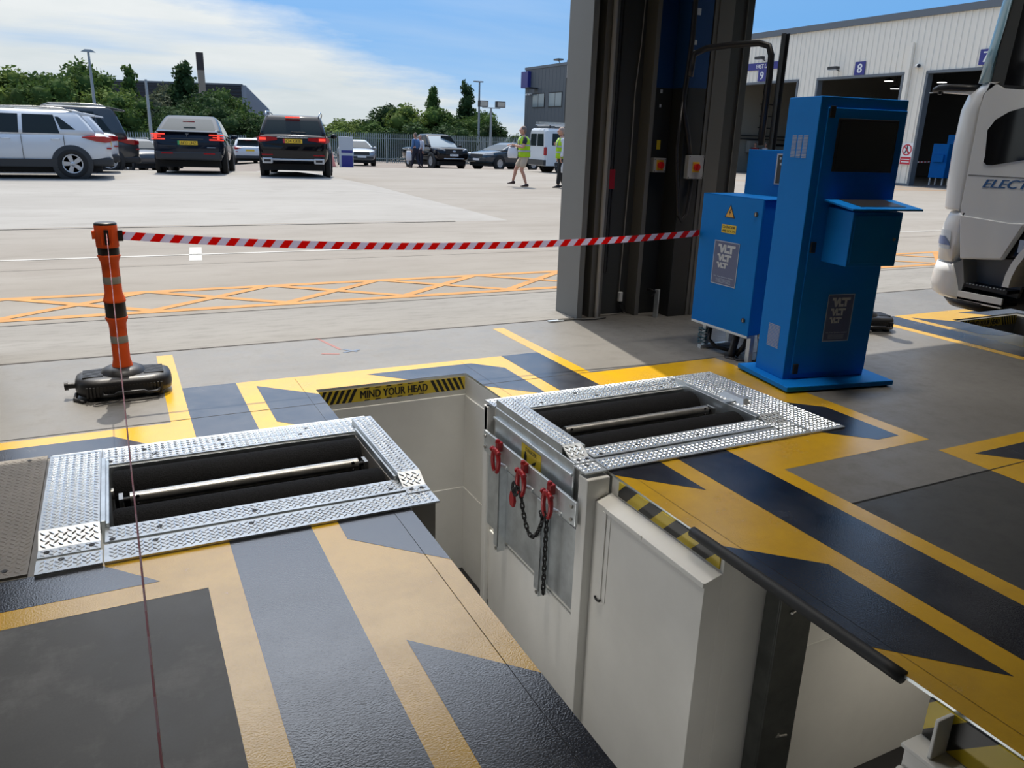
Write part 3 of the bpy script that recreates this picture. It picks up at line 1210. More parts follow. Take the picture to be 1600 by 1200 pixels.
b.text('DANGER', M @ T(0, 0.028, 0.001), h=0.022, w=0.13, mt=M_blackm, bold=0.01)
b.prism([(-0.08, -0.045), (-0.05, -0.045), (-0.05, -0.005), (-0.08, -0.005)], 0.001, 0.002, M_blackm, M)
b.ball((-0.065, 0.003, 0.0015), (0.011, 0.011, 0.001), 10, M_blackm, M)
b.prism([(0.0, -0.045), (0.05, -0.03), (0.06, -0.005), (0.03, -0.02)], 0.001, 0.002, M_blackm, M)
o = b.build('warning_sticker', RB)
o['label'] = 'yellow DANGER sticker'


# shackles, chain and hook
def shackle(x, y, z, label):
    t = thing('shackle', label, 'shackle', (x, y, z), 0.0, 'red shackles on the bed side')
    b = MB()
    b.box(-0.018, 0.016, -0.019, 0.019, -0.045, 0.012, M_red)
    b.cyl((-0.012, 0, 0.010), (-0.012, 0, 0.028), 0.016, 0.012, 8, M_red)
    b.build('swivel', t, None, 0.004)
    b = MB()
    b.tube([(-0.022, 0.040 * math.sin(a), -0.105 - 0.072 * math.cos(a)) for a in [PI * (0.12 + 1.76 * k / 18) for k in range(19)]],
           [0.011 + 0.004 * math.sin(PI * k / 18) for k in range(19)], 10, M_red)
    b.build('bow', t)
    b = MB()
    b.cyl((-0.022, -0.045, -0.045), (-0.022, 0.045, -0.045), 0.012, n=10, mt=M_red)
    b.cyl((-0.022, 0.04, -0.045), (-0.022, 0.054, -0.045), 0.017, n=6, mt=M_red)
    b.build('pin', t)
    return t


shackle(1.860, 3.80, -0.150, 'red shackle nearest the far end of the bed side, without any chain')
shackle(1.860, 3.475, -0.155, 'middle red shackle, holding the hook end of the black chain')
shackle(1.860, 3.175, -0.150, 'red shackle nearest the white corner post, black chain hanging through it')


def link_at(b, p, d, up, r=0.0045, L=0.019, W=0.0095):
    M = frame(p, d, z=up)
    pts = []
    for k in range(6):
        a = -PI / 2 + PI * k / 5
        pts.append(M @ Vector((L - W + W * math.cos(a), W * math.sin(a), 0)))
    for k in range(6):
        a = PI / 2 + PI * k / 5
        pts.append(M @ Vector((-L + W + W * math.cos(a), W * math.sin(a), 0)))
    b.tube(pts, r, 6, M_blackm, True)


CH = thing('chain', 'black steel chain looped between two red shackles with a long free end', 'chain', (1.838, 3.3, -0.3))
b = MB()
cp = []
for k in range(9):
    u = k / 8
    y = 3.470 + (3.20 - 3.470) * u
    z = -0.315 - 0.20 * math.sin(PI * u) ** 0.8
    cp.append(Vector((1.838, y, z)))
path = []
for a, c in zip(cp[:-1], cp[1:]):
    n = max(1, int((c - a).length / 0.012))
    path += [a.lerp(c, i / n) for i in range(n)]


def chain_along(b, pts, pitch=0.0285):
    acc = 0
    k = 0
    last = pts[0]
    nxt = pitch / 2
    for p, q in zip(pts[:-1], pts[1:]):
        s = (q - p).length
        while acc + s >= nxt:
            f = (nxt - acc) / s
            d = (q - p).normalized()
            up = Vector((1, 0, 0)) if k % 2 else d.cross(Vector((1, 0, 0)))
            link_at(b, p.lerp(q, f) - Vector((1.838, 3.3, -0.3)), d, up)
            nxt += pitch
            k += 1
        acc += s


chain_along(b, path + [cp[-1]])
chain_along(b, [Vector((1.838, 3.172, -0.325 - i * 0.02)) for i in range(24)])
for q in ((3.20, -0.31), (3.225, -0.33), (3.215, -0.345)):
    link_at(b, Vector((1.835, q[0], q[1])) - Vector((1.838, 3.3, -0.3)), (0, 0.7, 0.7), (1, 0.2, 0))
b.build('links', CH, M_blackm)
b = MB()
b.tube([Vector((1.832, 3.53 + 0.03 * math.sin(a), -0.315 - 0.04 * math.cos(a))) - Vector((1.838, 3.3, -0.3)) for a in [2 * PI * k / 14 for k in range(14)]], 0.009, 8, M_blackm, True)
for k in range(3):
    link_at(b, Vector((1.83, 3.50 + 0.012 * k, -0.30 - 0.012 * k)) - Vector((1.838, 3.3, -0.3)), (0, 1, -0.5 + k * .5), (1, 0.3, 0))
b.build('hook', CH, M_blackm)
b = MB()
b.loft([[(-.008, -.02, 0), (.008, -.02, 0), (.008, .02, 0), (-.008, .02, 0)], [(-.01, -.03, -.05), (.01, -.03, -.05), (.01, .03, -.05), (-.01, .03, -.05)],
        [(-.008, -.018, -.09), (.008, -.018, -.09), (.008, .018, -.09), (-.008, .018, -.09)]], M_red, False, True, T(1.832 - 1.838, 3.555 - 3.3, -0.345 + 0.3))
o = b.build('tag_plate', CH, M_red, 0.004)
o['label'] = 'red hanging tag'

# dull plate left of the left bed
tread_plate('floor_cover', None, rect(-1.75, -0.425, 2.95, 4.13), 0.010, 0.010, mt=M_treadd, bolts=[(-0.5, 4.09), (-0.7, 4.09), (-0.5, 3.0)], pitch=0.034)
tag(bpy.data.objects['floor_cover'], 'dull brown-grey tread plate in the floor left of the bright roller bed', 'floor plate')

# ------------------------------------------------------------------ barrier post
BPX, BPY = -0.065, 5.1
BPo = thing('barrier_post', 'orange barrier post with black bands on a black weighted base beside the pit', 'barrier post', (BPX, BPY, 0))
b = MB()
ring = rrect(-0.265, 0.265, -0.165, 0.165, 0.13, 6)


def rs(s, z, dx=0.0):
    return [(x - (1 - s) * 0.9 * x if False else x * (1 - (1 - s) * 0.6), y * s, z) for x, y in ring]


b.loft([rs(0.86, 0.018), rs(0.97, 0.03), rs(1.0, 0.06), rs(0.99, 0.095), rs(0.93, 0.118), rs(0.72, 0.128), rs(0.5, 0.130)], M_blackp)
for s in (-1, 1):
    for k in range(7):
        y = -0.075 + 0.025 * k
        b.box(s * 0.165 - 0.055, s * 0.165 + 0.055, y - 0.007, y + 0.007, 0.12, 0.134, M_blackp)
for k in range(22):
    x = -0.2 + 0.4 * k / 21
    b.box(x - 0.005, x + 0.005, -0.168, -0.155, 0.03, 0.09, M_blackp)
for x, y in ((-.18, -.11), (.18, -.11), (-.18, .11), (.18, .11)):
    b.cyl((x, y, 0), (x, y, 0.02), 0.03, n=12, mt=M_blackp)
b.build('base', BPo)
b = MB()
b.lathe([(0.13, 0.118), (0.115, 0.15), (0.085, 0.165), (0.07, 0.168)], 28, M_blackp)
b.build('collar', BPo)
b = MB()
b.tube([(-0.12, -0.165, 0.05), (-0.11, -0.20, 0.045), (-0.06, -0.205, 0.045), (-0.04, -0.215, 0.06), (0.10, -0.215, 0.06), (0.12, -0.205, 0.045), (0.17, -0.20, 0.045), (0.19, -0.16, 0.05)], 0.009, 8, M_blackp)
b.build('handle', BPo)
b = MB()
b.cyl((-0.262, -0.02, 0.075), (-0.30, -0.02, 0.075), 0.018, n=12, mt=M_blackp)
b.lathe([(0.026, 0), (0.026, 0.02)], 12, M_blackp, frame((-0.30, -0.02, 0.075), (0, 1, 0), z=(-1, 0, 0)))
b.tube([(-0.26, -0.05, 0.03), (-0.27, -0.1, 0.01), (-0.22, -0.16, 0.005)], 0.012, 8, M_blackp)
b.build('filler_cap', BPo)
b = MB()
b.tube([(-0.10 + 0.075 * math.cos(a), -0.225 + 0.028 * math.sin(a), 0.012 + 0.012 * math.cos(a)) for a in [2 * PI * k / 20 for k in range(20)]], 0.003, 6, M_blackp, True)
b.build('tether', BPo)
b = MB()
pr = [(0.060, 0.160), (0.056, 0.175), (0.048, 0.21), (0.047, 0.40), (0.049, 0.43), (0.060, 0.455), (0.0625, 0.462), (0.060, 0.470)]
b.lathe(pr, 28, M_orange)
b.lathe([(0.056, 0.468), (0.057, 0.475), (0.057, 0.555), (0.056, 0.562)], 28, M_blackp)
b.lathe([(0.060, 0.560), (0.0625, 0.566), (0.060, 0.575), (0.048, 0.615), (0.047, 0.775), (0.050, 0.80), (0.060, 0.825), (0.0625, 0.832), (0.058, 0.838)], 28, M_orange)
b.build('post', BPo)
for z in (0.335, 0.69):
    b = MB()
    b.lathe([(0.0482, z - 0.021), (0.0485, z - 0.02), (0.0485, z + 0.02), (0.0482, z + 0.021)], 28, M_reflect)
    b.build('reflective_band', BPo)
b = MB()
b.lathe([(0.056, 0.836), (0.0575, 0.845), (0.0575, 0.875), (0.056, 0.885)], 28, M_blackp)
b.build('band', BPo)
b = MB()
b.lathe([(0.058, 0.880), (0.061, 0.885), (0.061, 1.005), (0.059, 1.010)], 28, M_orange)
b.box(-0.012, 0.012, -0.066, -0.055, 0.90, 0.985, M_blackp)
b.box(-0.075, -0.055, -0.02, 0.02, 0.93, 0.975, M_orange)
b.box(-0.03, -0.022, -0.066, -0.05, 0.90, 0.99, M_orange)
b.box(0.022, 0.03, -0.066, -0.05, 0.90, 0.99, M_orange)
b.build('cassette_head', BPo)
b = MB()
b.lathe([(0.060, 1.008), (0.060, 1.016), (0.052, 1.022), (0.001, 1.023)], 28, M_blackp)
b.build('cap', BPo)
b = MB()
b.box(0.057, 0.085, -0.018, 0.018, 0.915, 0.975, M_blackp)
b.build('belt_clip', BPo)
# retractable belts
M_belt = stripe_mat('red and white belt', (9.0, 0, -7.4), 0.30, (0.66, 0.012, 0.010), (0.62, 0.60, 0.70), 0.45)
translucent(M_belt, 0.6)
b = MB()
N = 60
A_ = Vector((BPX + 0.085, 5.09, 0.945))
B_ = Vector((4.078, 4.875, 0.892))
prof = []
for k in range(N + 1):
    u = k / N
    p = A_.lerp(B_, u)
    p.z -= 4 * 0.082 * u * (1 - u)
    prof.append(p)
top = [(p.x, p.y - 0.0006, p.z + 0.024) for p in prof]
bot = [(p.x, p.y - 0.0006, p.z - 0.024) for p in prof]
top2 = [(p.x, p.y + 0.0006, p.z + 0.024) for p in prof]
bot2 = [(p.x, p.y + 0.0006, p.z - 0.024) for p in prof]
b.loft([[a, c, d, e] for a, c, d, e in zip(bot, top, top2, bot2)], M_belt, False)
tag(b.build('barrier_belt', None, M_belt), 'red and white striped barrier belt stretched from orange post to blue electrical cabinet', 'barrier belt')
b = MB()
prof = []
A_ = Vector((BPX + 0.002, 5.03, 0.943))
B_ = Vector((0.0, -1.2, 0.93))
for k in range(31):
    u = k / 30
    p = A_.lerp(B_, u)
    p.z -= 4 * 0.06 * u * (1 - u)
    prof.append(p)
b.loft([[(p.x - .0012, p.y, p.z - .024), (p.x + .0012, p.y, p.z - .024), (p.x + .0012, p.y, p.z + .024), (p.x - .0012, p.y, p.z + .024)] for p in prof],
       stripe_mat('red belt edge', (0, 7.6, -6.2), 0, (0.36, 0.07, 0.075), (0.42, 0.20, 0.22), 0.5), False)
tag(b.build('barrier_belt', None), 'thin reddish barrier belt seen edge-on, running from orange post towards the camera', 'barrier belt')

# ------------------------------------------------------------------ door pillar between the two lanes
w = MB()
w.box(3.66, 3.715, 5.95, 6.34, 0, HZ, M_clad)
w.box(3.715, 5.31, 6.22, 6.34, 0, HZ, M_cladd)
w.box(3.80, 3.93, 5.97, 6.22, 0, HZ, M_galvgrey)
w.box(3.715, 3.80, 6.10, 6.22, 0, HZ, M_void)
w.box(3.98, 4.26, 6.05, 6.22, 0, HZ, M_cladd)
w.box(4.26, 4.305, 5.90, 6.22, 0, HZ, M_galvgrey)
w.box(4.75, 4.965, 5.76, 6.22, 0, HZ, M_galvgrey)
w.box(4.79, 4.81, 5.75, 5.76, 0, HZ, M_galvgrey)
w.box(4.965, 4.985, 5.80, 6.22, 0, HZ, M_void)
w.box(4.985, 5.14, 5.82, 6.22, 0, HZ, M_cladd)
w.box(5.14, 5.15, 5.80, 6.22, 0, HZ, M_galvgrey)
w.box(5.15, 5.31, 5.90, 6.34, 0, HZ, M_cladd)
struct('wall_pillar', w, bevel=0.003)
M_colblue = mat('dark blue column paint', (0.006, 0.045, 0.15), 0.45)
M_coldark = mat('dark column paint', (0.022, 0.024, 0.024), 0.5)
t = thing('steel_column', 'steel column inside the door pillar, blue above and nearly black below', 'column', (4.52, 6.0, 0))
b = MB()
for z0, z1, mt in ((0, 2.02, M_coldark), (2.02, HZ, M_colblue)):
    b.box(-0.205, 0.02, -0.02, -0.005, z0, z1, mt)
    b.box(0.02, 0.215, -0.24, -0.225, z0, z1, mt)
    b.box(0.02, 0.03, -0.225, -0.02, z0, z1, mt)
    b.box(-0.02, 0.0, -0.005, 0.2, z0, z1, mt)
b.build('section', t, None, 0.002)
b = MB()
for x, y, z, s in ((0.06, -0.242, 2.62, .02), (0.05, -0.242, 2.38, .014), (0.05, -0.242, 2.30, .016), (0.05, -0.242, 2.22, .012), (-0.10, -0.022, 1.99, .012), (-0.10, -0.022, 1.87, .01)):
    b.box(x - s, x + s, y, y + 0.002, z - s * 1.3, z + s * 1.3, M_silver)
b.box(-0.105, -0.065, -0.022, -0.02, 1.50, 1.58, M_yellab)
b.build('sticker', t)


def isolator(x, y, z, w_, h_, label):
    t = thing('isolator_switch', label, 'switch', (x, y, z))
    b = MB()
    b.box(-w_ / 2, w_ / 2, -0.055, 0, -h_ / 2, h_ / 2, mat('pale grey enclosure', (0.42, 0.43, 0.42), 0.5))
    b.build('enclosure', t, None, 0.004)
    b = MB()
    b.box(-0.038, 0.038, -0.06, -0.055, -0.045, 0.045, mat('switch yellow', (0.70, 0.42, 0.02), 0.4))
    b.build('plate', t, None, 0.003)
    b = MB()
    b.cyl((0, -0.06, 0), (0, -0.085, 0), 0.030, n=16, mt=mat('switch red', (0.62, 0.015, 0.012), 0.35))
    b.box(-0.007, 0.007, -0.098, -0.085, -0.028, 0.028, MATS['switch red'])
    b.build('knob', t)
    for sx in (-1, 1):
        for sz in (-1, 1):
            b = MB()
            b.cyl((sx * (w_ / 2 - .012), -0.055, sz * (h_ / 2 - .012)), (sx * (w_ / 2 - .012), -0.057, sz * (h_ / 2 - .012)), 0.005, n=8, mt=M_blackm)
            b.build('screw', t)


isolator(4.425, 5.975, 1.365, 0.135, 0.125, 'smaller grey isolator with red and yellow knob, on the dark column left of its twin')
isolator(4.655, 5.755, 1.36, 0.17, 0.20, 'larger grey isolator with red and yellow knob, on the grey side of the door pillar')
b = MB()
b.cyl((3.865, 5.945, 0.0), (3.865, 5.945, HZ), 0.019, n=12, mt=mat('pale conduit', (0.42, 0.42, 0.40), 0.4, 0.3))
tag(b.build('conduit_pipe', None), 'pale vertical rod running up the left part of the door pillar', 'pipe')
t = thing('hoist_chain', 'slack hand chain of the roller door hanging down inside the door pillar', 'chain', (3.965, 6.0, 0))
b = MB()
for dx, z0 in ((-0.015, 0.42), (0.018, 0.42)):
    pts = []
    z = z0
    k = 0
    while z < HZ:
        b.box(dx - 0.006 if k % 2 else dx - 0.0025, dx + 0.006 if k % 2 else dx + 0.0025, -0.0025 if k % 2 else -0.006, 0.0025 if k % 2 else 0.006, z, z + 0.026, M_blackm)
        z += 0.024
        k += 1
b.tube([(-0.015, 0, 0.43), (-0.01, 0, 0.405), (0.0015, 0, 0.395), (0.013, 0, 0.405), (0.018, 0, 0.43)], 0.005, 6, M_blackm)
b.build('links', t, M_blackm)
b = MB()
b.box(-0.03, 0.03, -0.02, 0.02, 1.15, 1.32, M_red)
b.build('chain_keeper', t, None, 0.004)
t = thing('door_cable', 'thin grey cable with a small white switch hanging down the dark pillar panel', 'cable', (4.2, 6.03, 0))
b = MB()
b.tube([(0.01, 0, HZ), (0.015, 0, 2.7), (0.005, 0, 2.35), (-0.03, -.01, 1.98), (-0.02, 0, 1.62), (-0.02, 0, 1.3), (-0.03, 0, 0.8), (-0.04, 0, 0.28), (-0.04, 0, 0.20)], 0.005, 6, mat('grey cable', (0.30, 0.29, 0.27), 0.5))
b.build('cable', t)
b = MB()
b.box(-0.055, -0.015, -0.03, 0.0, 0.12, 0.21, M_whitep)
b.build('switch_box', t, None, 0.004)
b = MB()
b.tube([(-0.035, -0.01, 0.12), (-0.03, -0.02, 0.06), (0.0, -0.03, 0.012), (0.03, -0.02, 0.03), (0.02, -0.01, 0.08), (-0.02, -0.01, 0.10)], 0.006, 6, M_blackm)
b.build('lead', t)
b = MB()
b.box(4.40, 4.405, 5.74, 5.80, 0.0, 0.26, M_galv)
b.box(4.405, 4.455, 5.795, 5.80, 0.0, 0.26, M_galv)
b.tube([(4.36, 5.86, 0.25), (4.36, 5.80, 0.26), (4.40, 5.79, 0.24), (4.38, 5.80, 0.20), (4.36, 5.84, 0.2)], 0.008, 6, M_blackm)
tag(b.build('angle_bracket', None), 'short galvanised upright bracket at the foot of the door pillar', 'bracket')
b = MB()
b.box(3.35, 3.50, 5.90, 5.94, 0.0, 0.012, M_galv)
b.tube([(3.45, 5.92, 0.01), (3.60, 5.90, 0.012), (3.80, 5.86, 0.01), (3.93, 5.88, 0.012)], 0.008, 6, M_galvgrey)
tag(b.build('floor_cable', None), 'thin cable and metal strip lying on the floor at the pillar foot', 'cable')

# cables and conduit feeding the control cabinets
b = MB()
b.tube([(4.50, 5.74, HZ), (4.515, 5.735, 2.4), (4.50, 5.735, 2.15), (4.48, 5.735, 1.95), (4.485, 5.735, 1.85), (4.56, 5.73, 1.62), (4.60, 5.73, 1.46)], 0.022, 8, M_blackp)
b.tube([(4.47, 5.735, 1.9), (4.455, 5.735, 1.5), (4.50, 5.74, 1.2), (4.53, 5.735, 0.95), (4.57, 5.73, 0.89), (4.62, 5.73, 0.95), (4.65, 5.735, 1.15), (4.655, 5.74, 1.26)], 0.014, 8, M_blackp)
tag(b.build('pillar_cable', None), 'black cables running down the blue column to the isolators', 'cable')
b = MB()
pts = [(4.47, 5.66, 2.10), (4.485, 5.67, 2.2), (4.52, 5.70, 2.28), (4.58, 5.62, 2.325), (4.70, 5.45, 2.345), (4.83, 5.27, 2.355), (4.87, 5.20, 2.33), (4.878, 5.17, 2.26), (4.878, 5.16, 2.1), (4.865, 5.15, 1.56)]
b.tube(pts, 0.026, 10, M_blackp)
tag(b.build('conduit_pipe', None), 'bent black conduit crossing from pillar to the upright strut, then down to a blue box', 'pipe')
b = MB()
b.box(4.92, 4.965, 5.12, 5.125, 0, 2.42, mat('dark strut', (0.10, 0.11, 0.115), 0.4, 0.6))
b.box(4.92, 4.925, 5.08, 5.12, 0, 2.42, MATS['dark strut'])
b.box(4.96, 4.965, 5.08, 5.12, 0, 2.42, MATS['dark strut'])
b.box(4.90, 4.99, 5.05, 5.15, 0, 0.008, MATS['dark strut'])
tag(b.build('strut_channel', None), 'dark upright strut channel behind the blue boxes, carrying the bent conduit', 'strut')

# ------------------------------------------------------------------ logo panel
M_logoback = mat('logo panel', (0.085, 0.115, 0.24), 0.4)
M_logoline = mat('logo line', (0.38, 0.48, 0.62), 0.4)


def logo_panel(parent, M, w_, h_):
    b = MB()
    b.prism([(-w_ / 2, -h_ / 2), (w_ / 2, -h_ / 2), (w_ / 2, h_ / 2), (-w_ / 2, h_ / 2)], 0, 0.001, M_logoback, M)
    o = b.build('logo_panel', parent)
    b = MB()
    e = 0.006
    for x0, x1, y0, y1 in ((-w_ / 2, w_ / 2, h_ / 2 - e, h_ / 2), (-w_ / 2, w_ / 2, -h_ / 2, -h_ / 2 + e), (-w_ / 2, -w_ / 2 + e, -h_ / 2, h_ / 2), (w_ / 2 - e, w_ / 2, -h_ / 2, h_ / 2)):
        b.prism([(x0, y0), (x1, y0), (x1, y1), (x0, y1)], 0.001, 0.0016, M_logoline, M)
    y = h_ * 0.33
    x0 = -w_ * 0.33
    for k, s in enumerate((1.0, 0.82, 0.66)):
        h = h_ * 0.19 * s
        wd = w_ * 0.68 * s
        Mx = M @ T(x0 + wd / 2, y, 0.001)
        # V with a hooked serif, L, and T as joined slabs
        u, v = wd / 10, h / 2

        def P(*p):
            b.prism([(a * u - wd / 2, c * v) for a, c in p], 0, 0.0008 + 0.0001 * (len(b.f) % 7), M_silver, Mx)
        P((0, 1), (1.9, 1), (2.75, -1), (1.75, -1), (1.0, 0.4), (0, 0.4))
        P((1.75, -1), (2.75, -1), (4.35, 1), (3.25, 1))
        P((3.75, -1), (4.75, -1), (4.75, 0.95), (4.45, 0.95), (3.75, 0.1))
        P((4.75, -1), (6.6, -1), (6.6, -0.4), (4.75, -0.4))
        P((5.3, 1), (10, 1), (10, 0.4), (5.3, 0.4))
        P((7.05, 0.4), (8.25, 0.4), (8.25, -1), (7.05, -1))
        y -= h_ * 0.19 * (0.5 * s + 0.12) + h_ * 0.19 * 0.5 * (0.82, 0.66, 0.5)[k] + h_ * 0.01
    b.text('V.L. Test Systems Limited', M @ T(0, -h_ * 0.315, 0.001), h=h_ * 0.035, w=w_ * 0.8, mt=M_logoline)
    for k in range(4):
        yy = -h_ * (0.365 + 0.026 * k)
        b.prism([(-w_ * 0.3, yy), (w_ * 0.3, yy), (w_ * 0.3, yy + 0.002), (-w_ * 0.3, yy + 0.002)], 0.001, 0.0014, M_logoline, M)
    b.build('lettering', o)


# ------------------------------------------------------------------ electrical cabinet
t = thing('electrical_cabinet', 'blue electrical cabinet on a short steel frame, front facing the pit with DANGER label', 'electrical cabinet', (4.08, 4.545, 0))
b = MB()
b.box(0.018, 0.33, -0.32, 0.32, 0.21, 1.19, M_blue)
b.build('body', t, None, 0.006)
b = MB()
b.box(0.0, 0.018, -0.325, 0.325, 0.205, 1.20, M_blue)
b.box(0.0, 0.33, -0.326, 0.326, 1.19, 1.20, M_blue)
b.build('door', t, None, 0.005)
door = [c for c in t.children if c.name.startswith('door')][0]
b = MB()
for y, z in ((-0.265, 1.09), (-0.265, 0.32)):
    b.cyl((0, y, z), (-0.008, y, z), 0.017, n=14, mt=M_blackp)
    b.box(-0.010, -0.008, y - 0.003, y + 0.003, z - 0.012, z + 0.012, M_steel)
b.build('lock', door)
M = face_mx(-0.001, 0.005, 1.085)
b = MB()
b.prism([(-0.055, -0.045), (0.055, -0.045), (0, 0.052)], 0, 0.001, M_blackm, M)
b.prism([(-0.044, -0.039), (0.044, -0.039), (0, 0.039)], 0.001, 0.0016, mat('warning orange', (0.75, 0.38, 0.03), 0.4), M)
b.prism([(0.004, 0.022), (-0.012, -0.010), (-0.001, -0.008), (-0.006, -0.032), (0.012, 0.002), (0.001, 0.0), (0.010, 0.022)], 0.0016, 0.0022, M_blackm, M)
b.build('warning_triangle', door)
M = face_mx(-0.001, 0.0, 0.958)
b = MB()
b.prism([(-0.078, -0.031), (0.078, -0.031), (0.078, 0.031), (-0.078, 0.031)], 0, 0.001, M_yellab, M)
b.text('DANGER', M @ T(0, 0.014, 0.001), h=0.020, w=0.135, mt=M_blackm, bold=0.01)
b.text('440 VOLTS', M @ T(0, -0.015, 0.001), h=0.016, w=0.135, mt=M_blackm, bold=0.01)
b.build('danger_label', door)
logo_panel(door, face_mx(-0.001, 0.0, 0.700), 0.275, 0.33)
b = MB()
for x, y in ((0.05, 0.19), (0.06, -0.30), (0.30, 0.19), (0.30, -0.30)):
    b.box(x - 0.02, x + 0.02, y - 0.02, y + 0.02, 0.0, 0.21, M_galv)
b.box(-0.02, 0.33, 0.15, 0.19, 0.0, 0.03, M_galv)
b.box(0.0, 0.05, -0.32, 0.32, 0.19, 0.21, M_galv)
b.build('stand', t, None, 0.002)
b = MB()
for k in range(6):
    ph = k * 1.1
    b.tube([(0.02 + 0.03 * math.cos(a + ph), 0.19 + 0.035 * math.sin(a + ph), 0.045 + 0.022 * k + 0.006 * math.sin(2 * a)) for a in [2 * PI * j / 14 for j in range(14)]], 0.005, 6, mat('teal cable', (0.02, 0.10, 0.14), 0.5), True)
b.build('cable_coil', t)
b = MB()
b.tube([(0.06, 0.15, 0.16), (0.03, 0.12, 0.08), (0.06, 0.06, 0.03), (0.12, -0.03, 0.02), (0.18, -0.10, 0.03), (0.2, -0.14, 0.1), (0.22, -0.1, 0.22)], 0.016, 8, M_blackp)
b.tube([(0.10, -0.12, 0.22), (0.06, -0.14, 0.12), (0.03, -0.15, 0.04), (0.03, -0.155, -0.01)], 0.028, 10, M_blackp)
b.tube([(0.15, -0.2, 0.22), (0.10, -0.2, 0.1), (0.06, -0.17, 0.02)], 0.018, 8, M_blackp)
b.tube([(0.12, -0.31, 0.22), (0.10, -0.35, 0.15), (0.09, -0.36, 0.05), (0.10, -0.34, 0.012), (0.2, -0.30, 0.01)], 0.010, 8, M_blackp)
b.tube([(0.16, -0.31, 0.22), (0.14, -0.36, 0.12), (0.13, -0.35, 0.012), (0.0, -0.24, 0.01), (0.05, -0.15, 0.01)], 0.008, 8, M_blackp)
b.lathe([(0.055, 0.001), (0.055, 0.012), (0.03, 0.012)], 16, M_blackp, T(0.03, -0.155, 0))
b.build('cables', t)

# ------------------------------------------------------------------ blue box behind
t = thing('control_box', 'upper blue control box standing behind the electrical cabinet, half hidden by the kiosk', 'control box', (4.62, 4.62, 0))
b = MB()
b.box(0.0, 0.24, -0.42, 0.40, 0.55, 1.53, M_blue)
b.build('body', t, None, 0.006)
b = MB()
for y in (-0.36, 0.34):
    b.box(0.1, 0.14, y - 0.02, y + 0.02, 0, 0.55, M_galv)
b.build('stand', t)
b = MB()
b.box(-0.006, 0, -0.12, 0.075, 1.275, 1.505, M_silver)
b.box(-0.008, -0.006, -0.11, 0.06, 1.285, 1.495, M_blackp)
for y, z, r in ((0.03, 1.47, .010), (0.02, 1.43, .010), (-0.03, 1.45, .012), (-0.02, 1.38, .008)):
    b.cyl((-0.008, y, z), (-0.012, y, z), r, n=10, mt=M_silver)
b.build('control_panel', t)

# ------------------------------------------------------------------ display kiosk
ang = math.radians(-10)
KO = Vector((3.935, 3.695, 0.05))
t = thing('display_kiosk', 'tall blue display kiosk with dark screen and shelf on a flat base plate', 'kiosk', (KO.x, KO.y, 0), ang)
W_, D_, H_ = 0.65, 0.325, 1.83
b = MB()
b.box(-0.075, 0.775, -0.165, 0.43, 0.012, 0.045, M_blue)
for x, y in ((-.03, -.12), (.73, -.12), (-.03, .38), (.73, .38), (.35, -.12)):
    b.cyl((x, y, 0), (x, y, 0.012), 0.03, n=12, mt=M_blackp)
b.build('base_plate', t, None, 0.004)
b = MB()
b.box(0, W_, 0, D_, 0.045, H_ + .03, M_blue)
b.build('body', t, None, 0.004)
b = MB()
b.box(0.055, W_ - 0.004, -0.010, 0.0, 0.085, 1.795, M_blue)
dk = b.build('door', t, None, 0.003)
b = MB()
for z in (1.77, 0.94, 0.12):
    b.box(0.062, 0.10, -0.022, -0.010, z - 0.035, z + 0.035, M_blackp)
b.build('hinge', dk, None, 0.004)
b = MB()
b.box(0.135, 0.59, -0.016, -0.010, 1.415, 1.735, M_blackp)
sb = b.build('screen_frame', t, None, 0.003)
b = MB()
b.box(0.152, 0.573, -0.018, -0.016, 1.432, 1.718, mat('dark screen', (0.010, 0.012, 0.014), 0.12))
b.build('screen', sb)
b = MB()
b.prism([(-0.25, 0.85), (0, 0.85), (0, 1.20), (-0.25, 1.185)], 0.16, 0.53, M_blue, Matrix(((0, 0, 1, 0), (1, 0, 0, 0), (0, 1, 0, 0), (0, 0, 0, 1))))
sh = b.build('shelf_box', t, None, 0.004)
b = MB()
b.box(0.175, 0.515, -0.256, -0.25, 0.87, 1.165, M_blue)
b.cyl((0.485, -0.256, 1.02), (0.485, -0.262, 1.02), 0.010, n=10, mt=M_steel)
b.build('flap', sh, None, 0.002)
b = MB()
b.prism([(-0.285, 1.196), (0, 1.235), (0, 1.247), (-0.285, 1.208)], 0.12, 0.645, M_blue, Matrix(((0, 0, 1, 0), (1, 0, 0, 0), (0, 1, 0, 0), (0, 0, 0, 1))))
b.prism([(-0.23, 1.2155), (-0.02, 1.2445), (-0.02, 1.2475), (-0.23, 1.2185)], 0.22, 0.56, M_blackp, Matrix(((0, 0, 1, 0), (1, 0, 0, 0), (0, 1, 0, 0), (0, 0, 0, 1))))
b.build('tray', t, None, 0.002)


def vent(parent, y0, y1, z0, z1, cols, rows):
    b = MB()
    for c in range(cols):
        a0 = y0 + (y1 - y0) * (c + 0.12) / cols
        a1 = y0 + (y1 - y0) * (c + 0.88) / cols
        for r in range(rows):
            zz = z0 + (z1 - z0) * (r + 0.5) / rows
            hz = (z1 - z0) / rows * 0.28
            b.box(-0.002, 0.001, a0, a1, zz - hz, zz + hz, mat('vent slot', (0.30, 0.36, 0.46), 0.5))
    b.build('vent', parent)


vent(t, 0.07, 0.245, 1.49, 1.63, 3, 16)
vent(t, 0.075, 0.245, 0.235, 0.395, 1, 16)
logo_panel(t, face_my(0.3675, -0.0105, 0.465), 0.21, 0.325)

